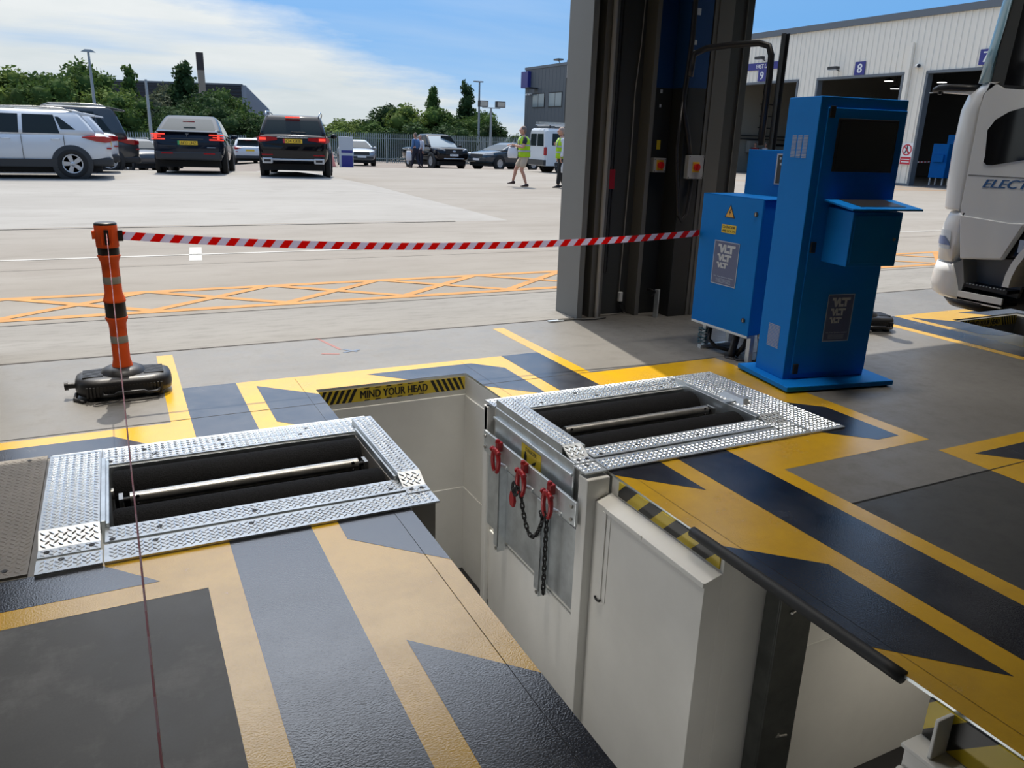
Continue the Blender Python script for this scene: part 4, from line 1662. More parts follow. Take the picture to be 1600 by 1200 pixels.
# weighted base of another barrier, mostly hidden by the kiosk
t = thing('barrier_post', 'black weighted barrier base just peeping out behind the blue kiosk', 'barrier post', (5.98, 4.78, 0), math.radians(-20))
base0 = [c for c in BPo.children if c.name.startswith('base')][0]
for c in list(BPo.children):
    k = c.copy()
    COL.objects.link(k)
    k.parent = t

# ------------------------------------------------------------------ white truck in the next lane
MYZ = Matrix(((0, 0, 1, 0), (1, 0, 0, 0), (0, 1, 0, 0), (0, 0, 0, 1)))    # prism XY -> (Y, Z), extruded along X
TO = Vector((6.5, 4.55, 0))
M_truck = mat('truck white', (0.84, 0.85, 0.84), 0.28, coat=0.4)
M_gloss = mat('gloss black trim', (0.006, 0.006, 0.007), 0.08)
M_tyre = mat('tyre rubber', (0.012, 0.012, 0.012), 0.75)
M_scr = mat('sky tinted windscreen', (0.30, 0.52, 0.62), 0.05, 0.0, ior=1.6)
t = thing('truck', 'white electric truck parked over the next pit, its front corner at the right edge', 'truck', TO)


def nose(rings, ys, r, name, mt, parent):
    """wrap-round front section: rings of (z, front y), back edge at ys (number or list)"""
    out = []
    for i, (z, yf) in enumerate(rings):
        yb = ys[i] if isinstance(ys, (list, tuple)) else ys
        rg = [(0.0, yb, z)]
        for k in range(9):
            a = PI - PI / 2 * k / 8
            rg.append((r + r * math.cos(a), yf - r + r * math.sin(a), z))
        for k in range(9):
            a = PI / 2 - PI / 2 * k / 8
            rg.append((2.5 - r + r * math.cos(a), yf - r + r * math.sin(a), z))
        rg.append((2.5, yb, z))
        out.append(rg)
    b = MB()
    b.loft(out, mt, True, True)
    return b.build(name, parent)


dY = 0.12
nose([(0.335, -0.10 + dY), (0.36, -0.03 + dY), (0.44, 0.0 + dY), (0.55, -0.01 + dY), (0.625, -0.025 + dY)], [-.285, -.28, -.255, -.21, -.17], 0.25, 'bumper', M_truck, t)
nose([(0.265, -0.22 + dY), (0.335, -0.13 + dY)], -0.5, 0.25, 'underskirt', M_blackp, t)
hp = nose([(0.645, -0.03 + dY), (0.80, -0.015 + dY), (0.95, -0.02 + dY), (1.03, -0.05 + dY), (1.065, -0.07 + dY)], [-.16, -.20, -.22, -.20, -.18], 0.25, 'headlight_panel', M_truck, t)
nose([(1.08, -0.01 + dY), (1.10, 0.0 + dY), (1.3, 0.02 + dY), (1.6, 0.03 + dY), (1.9, 0.02 + dY), (2.02, -0.02 + dY), (2.085, -0.10 + dY), (2.11, -0.14 + dY)],
     [-.145, -.145, -.145, -.14, -.14, -.15, -.17, -.18], 0.25, 'corner_panel', M_truck, t)
b = MB()   # headlamp, wrapped on the corner
M_lens = mat('headlamp lens', (0.55, 0.60, 0.66), 0.12, 0.2)
for mt, gr, zz in ((M_lens, 0.004, (0.745, 0.80, 0.86, 0.905)), (mat('headlamp blue', (0.10, 0.16, 0.35), 0.15), 0.010, (0.78, 0.81, 0.83, 0.85))):
    rg = []
    for i, z in enumerate(zz):
        a0 = math.radians(180 - 4 - (3 if mt is M_lens else 10) * i * .6)
        a1 = math.radians(105 + 14 * i * .6)
        rr_ = 0.25 + gr
        rg.append([(0.25 + rr_ * math.cos(a0 + (a1 - a0) * k / 6), -0.015 + dY - 0.25 + rr_ * math.sin(a0 + (a1 - a0) * k / 6), z) for k in range(7)])
    b.loft(rg, mt, True, False, None, False)
b.build('headlamp', hp)
# doors and side panels
b = MB()
door = [(-0.16, 1.07), (-0.145, 1.10), (-0.14, 1.9), (-0.155, 2.02), (-0.185, 2.115), (-0.24, 2.10), (-0.32, 2.06), (-0.47, 2.045), (-1.4, 2.045), (-1.4, 1.2), (-0.86, 1.2), (-0.78, 1.09), (-0.71, 1.0), (-0.59, 0.72), (-0.24, 0.68), (-0.185, 0.95)]
b.prism(door, 0.0, 0.05, M_truck, MYZ)
dr = b.build('door', t, None, 0.008)
b = MB()
b.prism([(-0.16, 1.045), (-0.60, 1.02), (-0.73, 1.03), (-0.70, 1.0), (-0.59, 0.73), (-0.24, 0.685), (-0.185, 0.95)], -0.012, 0.0, M_truck, MYZ)
b.build('lower_panel', dr, None, 0.006)
b = MB()
b.box(-0.002, 0.01, -1.4, -0.16, 1.375, 1.381, M_galvgrey)
b.build('seam', dr)
b = MB()
kw = [(-0.27, 1.49), (-0.275, 1.53), (-0.25, 1.74), (-0.30, 1.82), (-0.40, 1.88), (-0.51, 1.91), (-0.80, 1.92), (-0.83, 1.88), (-0.83, 1.57), (-0.80, 1.54), (-0.60, 1.515), (-0.35, 1.465), (-0.30, 1.465)]
b.prism(kw, -0.006, 0.0, M_gloss, MYZ)
b.build('lower_window', dr)
b = MB()
M = face_mx(-0.002, -0.60, 1.325) @ Matrix.Rotation(math.radians(1.5), 4, 'Z')
b.text('ELECTRIC', M, h=0.068, w=0.60, mt=mat('electric blue lettering', (0.035, 0.13, 0.33), 0.3), bold=0.03, shear=0.35)
b.build('lettering', dr)
# greenhouse
nose([(2.112, -0.13 + dY), (2.4, -0.165 + dY), (2.7, -0.20 + dY), (3.05, -0.25 + dY)], [-.19, -.20, -.22, -.25], 0.16, 'windscreen', M_scr, t)
b = MB()
b.prism([(-0.19, 2.11), (-0.235, 3.05), (-1.5, 3.05), (-1.5, 2.045), (-0.47, 2.045), (-0.32, 2.06), (-0.24, 2.10)], 0.004, 0.05, M_cladd, MYZ)
b.build('door_frame', t, None, 0.006)
b = MB()
b.prism([(-0.31, 2.085), (-0.345, 2.95), (-1.3, 2.95), (-1.3, 2.07), (-0.47, 2.07)], -0.004, 0.004, M_gloss, MYZ)
b.build('side_window', t)
b = MB()
b.box(0.0, 2.5, -2.1, -0.25, 3.05, 3.4, M_truck)
b.build('roof', t, None, 0.05)
b = MB()
b.box(0.06, 2.44, -2.1, -0.20, 0.75, 3.04, M_gloss)
b.box(0.25, 2.25, -2.3, -0.3, 0.30, 0.75, M_blackp)
b.box(0.3, 0.5, -6.5, -2.0, 0.6, 0.85, M_blackp)
b.box(2.0, 2.2, -6.5, -2.0, 0.6, 0.85, M_blackp)
b.box(0.05, 2.45, -7.0, -2.3, 1.0, 3.4, M_truck)
b.build('chassis', t)
# entry step
b = MB()
M_step = mat('step grey', (0.30, 0.31, 0.31), 0.45)
b.prism([(-0.18, 0.63), (-0.24, 0.68), (-0.62, 0.72), (-0.69, 0.50), (-0.67, 0.40), (-0.27, 0.42)], 0.20, 0.24, M_step, MYZ)
b.prism([(-0.17, 0.62), (-0.25, 0.68), (-0.30, 0.48), (-0.28, 0.34), (-0.20, 0.45)], 0.02, 0.22, M_step, MYZ)
b.box(0.03, 0.24, -0.68, -0.25, 0.445, 0.475, M_blackp)
b.box(0.0, 0.22, -0.67, -0.275, 0.335, 0.36, M_blackp)
b.box(0.0, 0.02, -0.67, -0.275, 0.325, 0.41, M_truck)
for k in range(13):
    y = -0.29 - 0.03 * k
    b.cyl((0.035, y, 0.475), (0.035, y, 0.482), 0.008, n=8, mt=M_silver)
    b.cyl((0.025, y, 0.36), (0.025, y, 0.366), 0.008, n=8, mt=M_silver)
b.build('entry_step', t, None, 0.003)
# wheel arch and wheel
b = MB()
cy, cz = 3.2 - 4.55, 0.51
arc = [(cy + 0.70 * math.cos(a), cz + 0.62 * math.sin(a)) for a in [PI * k / 20 for k in range(21)]]
arc2 = [(cy + 0.645 * math.cos(a), cz + 0.57 * math.sin(a)) for a in [PI * k / 20 for k in range(21)]]
for k in range(20):
    b.prism([arc[k], arc[k + 1], arc2[k + 1], arc2[k]], -0.015, 0.30, M_truck, MYZ)
b.box(-0.01, 0.02, cy + 0.60, cy + 0.64, 0.80, 0.90, M_lens)
b.build('wheel_arch', t)
b = MB()
b.prism([(cy - 0.7, 0.35), (cy + 0.66, 0.35), (cy + 0.66, 1.0), (cy + .6, 1.2), (cy - 0.7, 1.2)], 0.30, 0.34, M_void, MYZ)
b.build('wheel_well', t)


def wheel(parent, c, r, wd, mt_rim, axis=(1, 0, 0), spokes=5, out=-1):
    """tyre with a spoked rim; out = sign of the visible side along the axis"""
    q = frame(c, (0, 0, 1), z=Vector(axis) * out)
    b = MB()
    b.lathe([(r * .62, -wd / 2), (r * .9, -wd / 2), (r * .985, -wd * .38), (r, -wd * .2), (r, wd * .2), (r * .985, wd * .38), (r * .9, wd / 2), (r * .64, wd / 2), (r * .62, wd * .3)], 28, M_tyre, q)
    wo = b.build('wheel', parent)
    b = MB()
    b.lathe([(r * .64, wd * .30), (r * .66, wd * .46), (r * .60, wd * .47), (r * .57, wd * .2), (r * .2, wd * .15), (0.002, wd * .15)], 28, mat('dark wheel dish', (0.03, 0.03, 0.032), 0.5), q, True, False)
    for k in range(spokes):
        a = 2 * PI * k / spokes + .3
        m2 = q @ RZ(a)
        b.prism([(0, -r * .10), (r * .58, -r * .15), (r * .58, r * .15), (0, r * .10)], wd * .30, wd * .42, mt_rim, m2)
    b.lathe([(r * .66, wd * .40), (r * .65, wd * .48), (r * .57, wd * .48), (r * .56, wd * .40)], 28, mt_rim, q)
    b.lathe([(r * .17, wd * .3), (r * .15, wd * .44), (0.002, wd * .45)], 14, mt_rim, q)
    b.build('rim', wo)
    return wo


for yy in (cy, cy - 3.8):
    wheel(t, (0.16, yy, 0.51), 0.51, 0.30, M_steel, (1, 0, 0), 8, -1)
    wheel(t, (2.34, yy, 0.51), 0.51, 0.30, M_steel, (1, 0, 0), 8, 1)
# camera mirror arm
b = MB()
b.tube([(0.10, -0.06, 2.07), (0.05, 0.05, 2.075), (0.0, 0.15, 2.08), (-0.03, 0.24, 2.078), (-0.035, 0.28, 2.065), (-0.03, 0.29, 2.05)], [0.030, 0.032, 0.032, 0.030, 0.022, 0.010], 10, M_blackp)
b.tube([(0.10, -0.07, 2.04), (0.05, 0.05, 2.047), (0.0, 0.15, 2.052), (-0.02, 0.20, 2.05)], [0.024, 0.022, 0.018, 0.012], 8, M_truck)
b.cyl((-0.025, 0.23, 2.055), (-0.025, 0.23, 2.03), 0.016, n=10, mt=M_blackp)
b.tube([(-0.02, 0.24, 2.048), (-0.03, 0.33, 2.044)], 0.005, 6, M_silver)
b.build('camera_arm', t)

# ------------------------------------------------------------------ yard ground
def yard_z(x, y):
    """height of the concrete yard"""
    def seg(v, pts):
        if v <= pts[0][0]:
            return pts[0][1]
        for (a, za), (b_, zb) in zip(pts[:-1], pts[1:]):
            if v <= b_:
                return za + (zb - za) * (v - a) / (b_ - a)
        return pts[-1][1]
    zr = seg(y, [(8, 0), (22, 0.15), (32, 0.14), (37, 0.05), (42, -0.14), (62, -0.55), (130, -1.0)])
    zl = seg(y, [(13.6, 0.06), (21.5, 0.31), (25, 0.32), (27.5, 0.27), (31, -0.05), (50, -0.75), (75, -1.3), (130, -1.5)])
    k = min(1, max(0, (x - 5.6) / 1.1))
    if y > 31:
        k = min(1, max(0, (x - 5.6 + (y - 31) * 0.1) / (1.1 + (y - 31) * 0.2)))
    z = zr * k + zl * (1 - k) if y > 13.6 else zr
    if x > 18:
        z *= max(0.0, 1 - (x - 18) / 10.0) if y < 40 else 1
    return z


b = MB()
xs = [-60, -30, -16, -10, -6, -3, 0, 2, 4, 5.0, 5.6, 5.9, 6.15, 6.4, 6.7, 7.2, 8, 10, 13, 16, 20, 24, 28, 33.89, 60, 100]
ys = [7.2, 8, 10, 12, 13.6, 15, 17, 19, 21.5, 23, 25, 26, 27.5, 28.5, 29.5, 31, 33, 35, 37, 39, 42, 46, 50, 56, 62, 75, 100, 130, 220]
for i in range(len(xs) - 1):
    for j in range(len(ys) - 1):
        p = [(xs[i], ys[j]), (xs[i + 1], ys[j]), (xs[i + 1], ys[j + 1]), (xs[i], ys[j + 1])]
        b.quad(*[(x, y, yard_z(x, y)) for x, y in p], M_tarmac if ys[j] >= 37 else (M_yard2 if ys[j] >= 13.5 and xs[i + 1] < 6.75 else M_yard))
yard = struct('ground', b)
b = MB()
b.quad((-60, 6.0, 0), (100, 6.0, 0), (100, 7.2, 0), (-60, 7.2, 0), M_apron)
struct('threshold', b)
b = MB()
for p in (rect(-20, 40, 5.985, 6.005), rect(-20, 40, 7.19, 7.205)):
    flat(b, p, 0.003, mat('drain slot', (.08, .07, .06), .8))
flat(b, rect(-20, 5.6, 13.53, 13.60), 0.075, mat('joint sealant', (.20, .172, .142), .9))
flat(b, rect(-20, 40, 9.9, 9.915), 0.035, MATS['joint sealant'])
struct('ground_joint', b, parent=yard)
# road paint
M_or = mat('faded orange road paint', (0.42, 0.20, 0.05), 0.8, var=0.15, vscale=3)
M_wl = mat('white road paint', (0.42, 0.41, 0.38), 0.8)
b = MB()


def strip(p, q, wd, mt):
    p, q = Vector(p), Vector(q)
    d = (q - p).normalized()
    n = Vector((-d.y, d.x)) * wd / 2
    k = max(1, int((q - p).length / 1.0))
    vs, fs = [], []
    for i in range(k + 1):
        e = p.lerp(q, i / k)
        for v in (e - n, e + n):
            vs.append((v.x, v.y, yard_z(v.x, v.y) + 0.0035))
        if i:
            fs.append((2 * i - 2, 2 * i, 2 * i + 1, 2 * i - 1))
    b.add(vs, fs, mt)


strip((-20, 7.47), (34, 7.3), 0.11, M_or)
strip((-20, 8.38), (34, 8.28), 0.11, M_or)
for k in range(-12, 24):
    x = -0.98 + 1.17 * k
    strip((x, 8.36 - .003 * x), (x + 1.17, 7.46 - .005 * x), 0.10, M_or)
    strip((x, 7.46 - .005 * x), (x + 1.17, 8.36 - .003 * x), 0.10, M_or)
strip((-20, 10.75), (33, 10.45), 0.07, M_wl)
strip((0.90, 11.25), (0.80, 10.15), 0.15, M_wl)
for k in range(4):
    strip((27, 23.2 + 1.2 * k), (33, 22.6 + 1.4 * k), 0.15, M_or)
strip((26, 22.5), (26.5, 36), 0.15, M_or)
struct('road_marking', b, parent=yard)

# ------------------------------------------------------------------ vehicles
M_glass = mat('car glass', (0.022, 0.030, 0.032), 0.02, ior=1.25)
M_taill = mat('tail lamp red', (0.35, 0.008, 0.012), 0.2)
M_lit = mat('lit tail lamp', (0.9, 0.05, 0.03), 0.3, emit=1.2)
M_alloy = mat('alloy wheel', (0.55, 0.56, 0.57), 0.35, 0.5)
M_plate = mat('yellow number plate', (0.80, 0.50, 0.03), 0.5)
M_platew = mat('white number plate', (0.75, 0.75, 0.74), 0.5)
M_green = mat('plate green flash', (0.05, 0.35, 0.12), 0.5)
M_chrome = mat('chrome', (0.75, 0.77, 0.78), 0.15, 0.9)
M_cladb = mat('black car trim', (0.030, 0.032, 0.034), 0.55)


def car_ring(zlo, zhi, hw, x):
    hh = zhi - zlo
    half = [(0.0, zlo), (0.70 * hw, zlo), (0.90 * hw, zlo + .06 * hh), (0.965 * hw, zlo + .22 * hh), (0.99 * hw, zlo + .45 * hh), (1.0 * hw, zlo + .68 * hh),
            (0.975 * hw, zlo + .86 * hh), (0.92 * hw, zhi - .015), (0.80 * hw, zhi + .01), (0.4 * hw, zhi + .025), (0.0, zhi + .03)]
    r = [(x, y, z) for y, z in half]
    l = [(x, -y, z) for y, z in half[-2:0:-1]]
    return r + l


class Car:
    """x = distance ahead of the rear bumper, y = left, wheels on z = 0"""

    def __init__(s, name, label, x, y, head, paint, L, W, H, st, cab, cat='car', group=None, wb=(0.85, 3.5), wr=0.345, rim=None, clad=True, gt=None):
        s.L, s.hw, s.H = L, W / 2, H
        s.paint = paint
        # heading: angle of local +x from world +X
        z = yard_z(x, y)
        s.o = thing(name, label, cat, (x, y, z), head, group)
        # tilt to the local ground slope
        c, n = math.cos(head), math.sin(head)
        zf = yard_z(x + c * wb[1], y + n * wb[1])
        zr = yard_z(x + c * wb[0], y + n * wb[0])
        pitch = math.atan2(zf - zr, wb[1] - wb[0])
        s.o.rotation_euler = (0, -pitch, head)
        s.o.location.z = zr - math.tan(pitch) * wb[0]
        b = MB()
        b.loft([car_ring(a[1], a[2], a[3] * s.hw, a[0] * L) for a in st], paint, True, True)
        s.body = b.build('body', s.o)
        s.st = st
        # cabin: (zb, zt, rear x bottom, rear x top, front x bottom, front x top, half width bottom, top)
        zb, zt, r0_, r1_, f0, f1, w0, w1 = cab
        s.cab = cab
        rings = []
        for u in (0, .25, .5, .75, .93, 1.0, 1.04, 1.06):
            uu_ = min(u, 1.0)
            ins = 0 if u <= .93 else (0.02 if u <= 1.0 else (0.08 if u < 1.05 else 0.35))
            xr, xf, hw, zz = s.cabp(uu_)
            if u > 1:
                zz = zt + (0.03 if u < 1.05 else 0.05)
            rc = 0.09
            pts = rrect(xr + ins, xf - ins, -hw + ins * .7, hw - ins * .7, rc, 3)
            rings.append([(px, py, zz) for px, py in pts])
        b = MB()
        b.loft(rings, paint, True, True)
        s.cabin = b.build('roof', s.o)
        rm = rim or M_alloy
        for xw in wb:
            for sd in (-1, 1):
                wheel(s.o, (xw, sd * (s.hw - 0.105), wr), wr, 0.23, rm, (0, 1, 0), 5, sd)
        b = MB()
        for xw in wb:
            for sd in (-1, 1):
                q = frame((xw, sd * (s.hw - 0.02), wr), (0, 0, 1), z=(0, sd, 0))
                b.lathe([(wr * 0.6, 0.012), (wr + .075, 0.018), (wr + .085, 0.01), (wr + .085, -0.1)], 30, M_cladb if clad else M_void, q, True, False)
        if clad:
            for sd in (-1, 1):
                b.box(wb[0] + .3, wb[1] - .3, sd * s.hw - .03, sd * s.hw + .008, st[3][1], st[3][1] + .17, M_cladb)
        b.box(0.25, L - .25, -s.hw + .15, s.hw - .15, .17, .4, M_void)
        b.build('wheel_arch', s.o)

    def cabp(s, u):
        zb, zt, r0_, r1_, f0, f1, w0, w1 = s.cab
        bow = 0.03 * math.sin(PI * u)
        return r0_ + (r1_ - r0_) * u ** 1.15, f0 + (f1 - f0) * u ** 1.1, (w0 + (w1 - w0) * u ** 1.2), zb + (zt - zb) * u

    def side_win(s, name, xb0, xb1, xt0, xt1, u0=.06, u1=.88, mt=None):
        for sd in (-1, 1):
            b = MB()
            r = []
            for k in range(6):
                u = u0 + (u1 - u0) * k / 5
                f = k / 5
                xr, xf, hw, zz = s.cabp(u)
                a, c = xb0 + (xt0 - xb0) * f, xb1 + (xt1 - xb1) * f
                r.append([(a + (c - a) * j / 4, sd * (hw + .006), zz) for j in range(5)])
            b.loft(r, mt or M_glass, True, False, None, False)
            b.build(name, s.o)

    def end_win(s, name, front, u0=.1, u1=.85, inset=.10, mt=None):
        b = MB()
        r = []
        for k in range(7):
            u = u0 + (u1 - u0) * k / 6
            xr, xf, hw, zz = s.cabp(u)
            xx = xf + .006 if front else xr - .006
            r.append([(xx, (hw - inset) * (j / 4 - 1), zz) for j in range(9)])
        b.loft(r, mt or M_glass, True, False, None, False)
        return b.build(name, s.o)

    def plate(s, txt, z, rear=True, w_=0.52, mt=None, flash=False, x=None):
        b = MB()
        xx = x if x is not None else (-0.012 if rear else s.L + .012)
        M = frame((xx, 0, z), (0, -1 if rear else 1, 0), (0, 0, 1))
        b.prism([(-w_ / 2, -.055), (w_ / 2, -.055), (w_ / 2, .055), (-w_ / 2, .055)], -0.03, 0.004, mt or M_plate, M)
        if flash:
            b.prism([(-w_ / 2, -.055), (-w_ / 2 + .05, -.055), (-w_ / 2 + .05, .055), (-w_ / 2, .055)], 0.004, 0.005, flash, M)
        if txt:
            b.text(txt, M @ T(0.02 if flash else 0, 0, 0.004), h=0.075, w=w_ * .78, mt=M_blackm, bold=0.015)
        return b.build('number_plate', s.o)

    def part(s, name, boxes, mt, bevel=.01, label=None):
        groups = [[q] for q in boxes] if 'reflector' in name else [boxes]
        for g_ in groups:
            b = MB()
            for q in g_:
                b.box(*q, mt)
            o = b.build(name, s.o, None, bevel)
            if label:
                o['label'] = label
        return o

    def mirrors(s, x, z, mt=None):
        for sd in (-1, 1):
            b = MB()
            b.ball((x, sd * (s.hw + .10), z), (0.07, 0.11, 0.075), 10, mt or s.paint)
            b.box(x, x + .05, min(sd * (s.hw - .1), sd * (s.hw + .05)), max(sd * (s.hw - .1), sd * (s.hw + .05)), z - .05, z - .02, M_cladb)
            b.build('wing_mirror', s.o)


SUV = [(0.0, .50, .92, .80), (.012, .42, .99, .90), (.05, .34, 1.03, .965), (.12, .28, 1.05, .99), (.3, .26, 1.04, 1.0), (.55, .26, 1.02, 1.0), (.68, .26, 1.0, .99), (.8, .27, .97, .97), (.92, .30, .88, .93), (.975, .36, .80, .86), (1.0, .46, .70, .74)]


def suv(name, label, x, y, head, paint, L=4.48, W=1.85, H=1.57, group=None, rails=M_steel, detail=True):
    c = Car(name, label, x, y, head, paint, L, W, H, SUV, (1.0, H - .06, .28, .62, 3.35, 2.55, W / 2 - .06, W / 2 - .27), 'car', group, (0.86, 3.52), 0.35)
    c.side_win('rear_quarter_window', .72, 1.02, 1.05, 1.12, .25, .8)
    c.side_win('rear_door_window', 1.05, 1.80, 1.15, 1.78)
    c.side_win('front_door_window', 1.88, 3.05, 1.86, 2.50)
    c.end_win('rear_window', False, .15, .82)
    c.end_win('windscreen', True)
    for sd in (-1, 1):
        b = MB()
        b.tube([(.75, sd * (W / 2 - .30), H - .04), (.95, sd * (W / 2 - .31), H + .03), (1.6, sd * (W / 2 - .31), H + .05), (2.3, sd * (W / 2 - .31), H + .03), (2.5, sd * (W / 2 - .30), H - .04)], .018, 6, rails)
        b.build('roof_rail', c.o)
    b = MB()
    b.loft([[(.28, -W / 2 + .32, H - .10), (.28, W / 2 - .32, H - .10), (.28, W / 2 - .32, H - .13), (.28, -W / 2 + .32, H - .13)],
            [(.75, -W / 2 + .28, H - .01), (.75, W / 2 - .28, H - .01), (.75, W / 2 - .28, H - .1), (.75, -W / 2 + .28, H - .1)]], paint, False)
    b.build('spoiler', c.o, None, .01)
    for sd in (-1, 1):
        b = MB()
        y0 = sd * W / 2
        b.loft([[(0.60, y0 * 1.003, .97), (0.60, y0 * .99, .975), (0.60, y0 * .99, .955)], [(.30, y0 * 1.003, .985), (.30, y0 * .9, 1.01), (.30, y0 * .98, .87)], [(.12, y0 * .995, .99), (.12, y0 * .8, 1.0), (.12, y0 * .97, .85)],
                [(-.012, y0 * .86, .96), (-.012, y0 * .5, .97), (-.012, y0 * .83, .86)]], M_taill, False)
        b.build('tail_lamp', c.o)
    c.part('bumper_trim', [(-.02, .6, -W / 2 + .05, W / 2 - .05, .30, .50)], M_cladb, .05)
    c.part('reflector', [(-.008, .10, -W / 2 + .055, -W / 2 + .2, .70, .735), (-.008, .10, W / 2 - .2, W / 2 - .055, .70, .735)], M_taill)
    c.mirrors(3.1, 1.05)
    for xx in (1.15, 2.15):
        for sd in (-1, 1):
            b = MB()
            b.tube([(xx - .09, sd * (W / 2 - .008), .90), (xx - .07, sd * (W / 2 + .025), .905), (xx + .07, sd * (W / 2 + .025), .905), (xx + .09, sd * (W / 2 - .008), .90)], .014, 6, paint)
            b.build('door_handle', c.o)
    b = MB()
    for sd in (-1, 1):
        for xx, z0, z1 in ((1.84, .45, 1.0), (.98, .75, 1.0)):
            b.box(xx - .006, xx + .006, sd * (W / 2 - .01) - .012, sd * (W / 2 - .01) + .012, z0, z1, M_galvgrey)
    b.build('door_seam', c.o)
    c.plate('', .80, True)
    return c


M_wcar = mat('white car paint', (0.62, 0.65, 0.68), 0.25, coat=0.5)
M_bcar = mat('blue black car paint', (0.012, 0.017, 0.028), 0.05, ior=1.35)
M_kcar = mat('black car paint', (0.006, 0.006, 0.008), 0.06, ior=1.4)
M_gcar = mat('dark grey car paint', (0.045, 0.05, 0.055), 0.25, coat=0.4)
M_scar = mat('silver blue car paint', (0.30, 0.34, 0.38), 0.25, 0.3, coat=0.4)
M_tcar = mat('dark teal car paint', (0.02, 0.035, 0.05), 0.18, coat=0.5)
suv('car', 'white hatchback SUV with silver roof rails, nearest car at the left edge', 0.06, 22.75, PI, M_wcar)
suv('car', 'second white SUV parked hidden behind the nearest white one', 0.24, 25.5, PI, M_wcar)
suv('car', 'dark grey SUV parked behind the two white ones', 0.85, 28.6, PI, M_gcar, 4.7, 1.9, 1.95)

# dark blue saloon
ST_T = [(0.0, .55, .86, .82), (.01, .42, 1.0, .90), (.04, .36, 1.10, .95), (.10, .28, 1.14, .985), (.3, .24, 1.08, 1.0), (.55, .23, 1.02, 1.0), (.70, .23, 1.0, .99), (.82, .24, .95, .97), (.93, .27, .82, .92), (.98, .33, .70, .83), (1.0, .42, .62, .72)]
c = Car('car', 'dark blue electric saloon seen from behind, middle of the yard, lit red lamps', 1.98, 24.3, PI / 2 - .19, M_bcar, 4.75, 1.92, 1.62, ST_T, (1.06, 1.57, .32, 1.30, 4.0, 2.75, .87, .68), 'car', None, (0.93, 3.82), 0.36, mat('dark alloy', (.10, .10, .11), .4, .5), False)
c.side_win('side_window', 1.05, 3.35, 1.6, 2.7)
c.end_win('rear_window', False, .10, .88, .12)
c.end_win('windscreen', True)
for sd in (-1, 1):
    b = MB()
    y0 = sd * .96
    for z0, z1, yin in ((1.03, 1.06, .60), (.965, .99, .70), (.90, .93, .60)):
        b.loft([[(.17, y0 * .99, z0), (.17, y0 * .99, z1), (.17, y0 * .93, z1), (.17, y0 * .93, z0)], [(.01, y0 * .90, z0), (.01, y0 * .90, z1), (.05, y0 * .84, z1), (.05, y0 * .84, z0)],
                [(-.015, y0 * yin, z0), (-.015, y0 * yin, z1), (.05, y0 * yin, z1), (.05, y0 * yin, z0)]], M_lit, False)
    b.box(.0, .10, min(y0 * .88, y0 * .82), max(y0 * .88, y0 * .82), .90, 1.06, M_lit)
    b.build('tail_lamp', c.o)
c.part('trunk_line', [(-.012, .02, -.42, .42, .925, .935)], M_galvgrey, .003)
c.part('brake_lamp', [(.72, .76, -.16, .16, 1.40, 1.43)], M_taill, .005)
c.plate('AF23 UHZ', .82, True, .52, None, M_green)
b = MB()
M = frame((-.014, 0, 1.03), (0, -1, 0), (0, 0, 1))
b.prism([(-.05, .04), (.05, .04), (.04, .02), (.014, .02), (0, -.05), (-.014, .02), (-.04, .02)], -.02, .004, M_chrome, M)
b.build('badge', c.o)
c.part('model_badge', [(-.012, .02, -.72, -.50, .70, .715)], M_silver, .002)
c.part('bumper_trim', [(-.012, .3, -.86, .86, .36, .60)], M_cladb, .05)
c.part('rear_reflector', [(-.016, .05, -.7, -.4, .52, .56), (-.016, .05, .4, .7, .52, .56)], M_taill, .005)
b = MB()
b.loft([[(.02, -.80, 1.09), (.02, .80, 1.09), (.25, .80, 1.14), (.25, -.80, 1.14)], [(.0, -.78, 1.12), (.0, .78, 1.12), (.25, .78, 1.165), (.25, -.78, 1.165)]], M_bcar, False)
b.build('spoiler', c.o, None, .008)
c.mirrors(3.2, 1.08)

# black SUV
ST_M = [(0.0, .52, .98, .84), (.01, .42, 1.08, .92), (.04, .36, 1.14, .965), (.10, .30, 1.16, .99), (.3, .28, 1.12, 1.0), (.55, .28, 1.10, 1.0), (.70, .28, 1.08, .99), (.82, .29, 1.05, .97), (.93, .32, .98, .93), (.98, .38, .86, .85), (1.0, .46, .74, .74)]
c = Car('car', 'black SUV seen from behind with lit brake lamps and twin exhausts', 4.62, 23.1, PI / 2 - .26, M_kcar, 4.92, 1.96, 1.70, ST_M, (1.10, 1.64, .16, .55, 4.05, 3.05, .91, .75), 'car', None, (0.98, 3.98), 0.38, None, False)
c.side_win('rear_side_window', .75, 2.0, .95, 1.9)
c.side_win('front_side_window', 2.08, 3.5, 2.0, 2.95)
c.end_win('rear_window', False, .08, .80, .10)
c.end_win('windscreen', True)
for sd in (-1, 1):
    b = MB()
    y0 = sd * .99
    b.loft([[(.30, y0 * 1.002, 1.06), (.30, y0 * 1.002, .96), (.30, y0 * .9, .96), (.30, y0 * .9, 1.06)], [(.02, y0 * .92, 1.09), (.02, y0 * .92, .93), (.06, y0 * .85, .93), (.06, y0 * .85, 1.09)],
            [(-.02, y0 * .72, 1.09), (-.02, y0 * .72, .95), (.05, y0 * .72, .95), (.05, y0 * .72, 1.09)], [(-.02, y0 * .42, 1.06), (-.02, y0 * .42, .99), (.05, y0 * .42, .99), (.05, y0 * .42, 1.06)]], M_taill, False)
    b.box(-.03, .10, min(y0 * .90, y0 * .72), max(y0 * .90, y0 * .72), .99, 1.05, M_lit)
    b.build('tail_lamp', c.o)
c.part('chrome_strip', [(-.022, .03, -.42, .42, 1.055, 1.075)], M_chrome, .004)
c.part('brake_lamp', [(.43, .5, -.20, .20, 1.60, 1.635)], M_lit, .005)
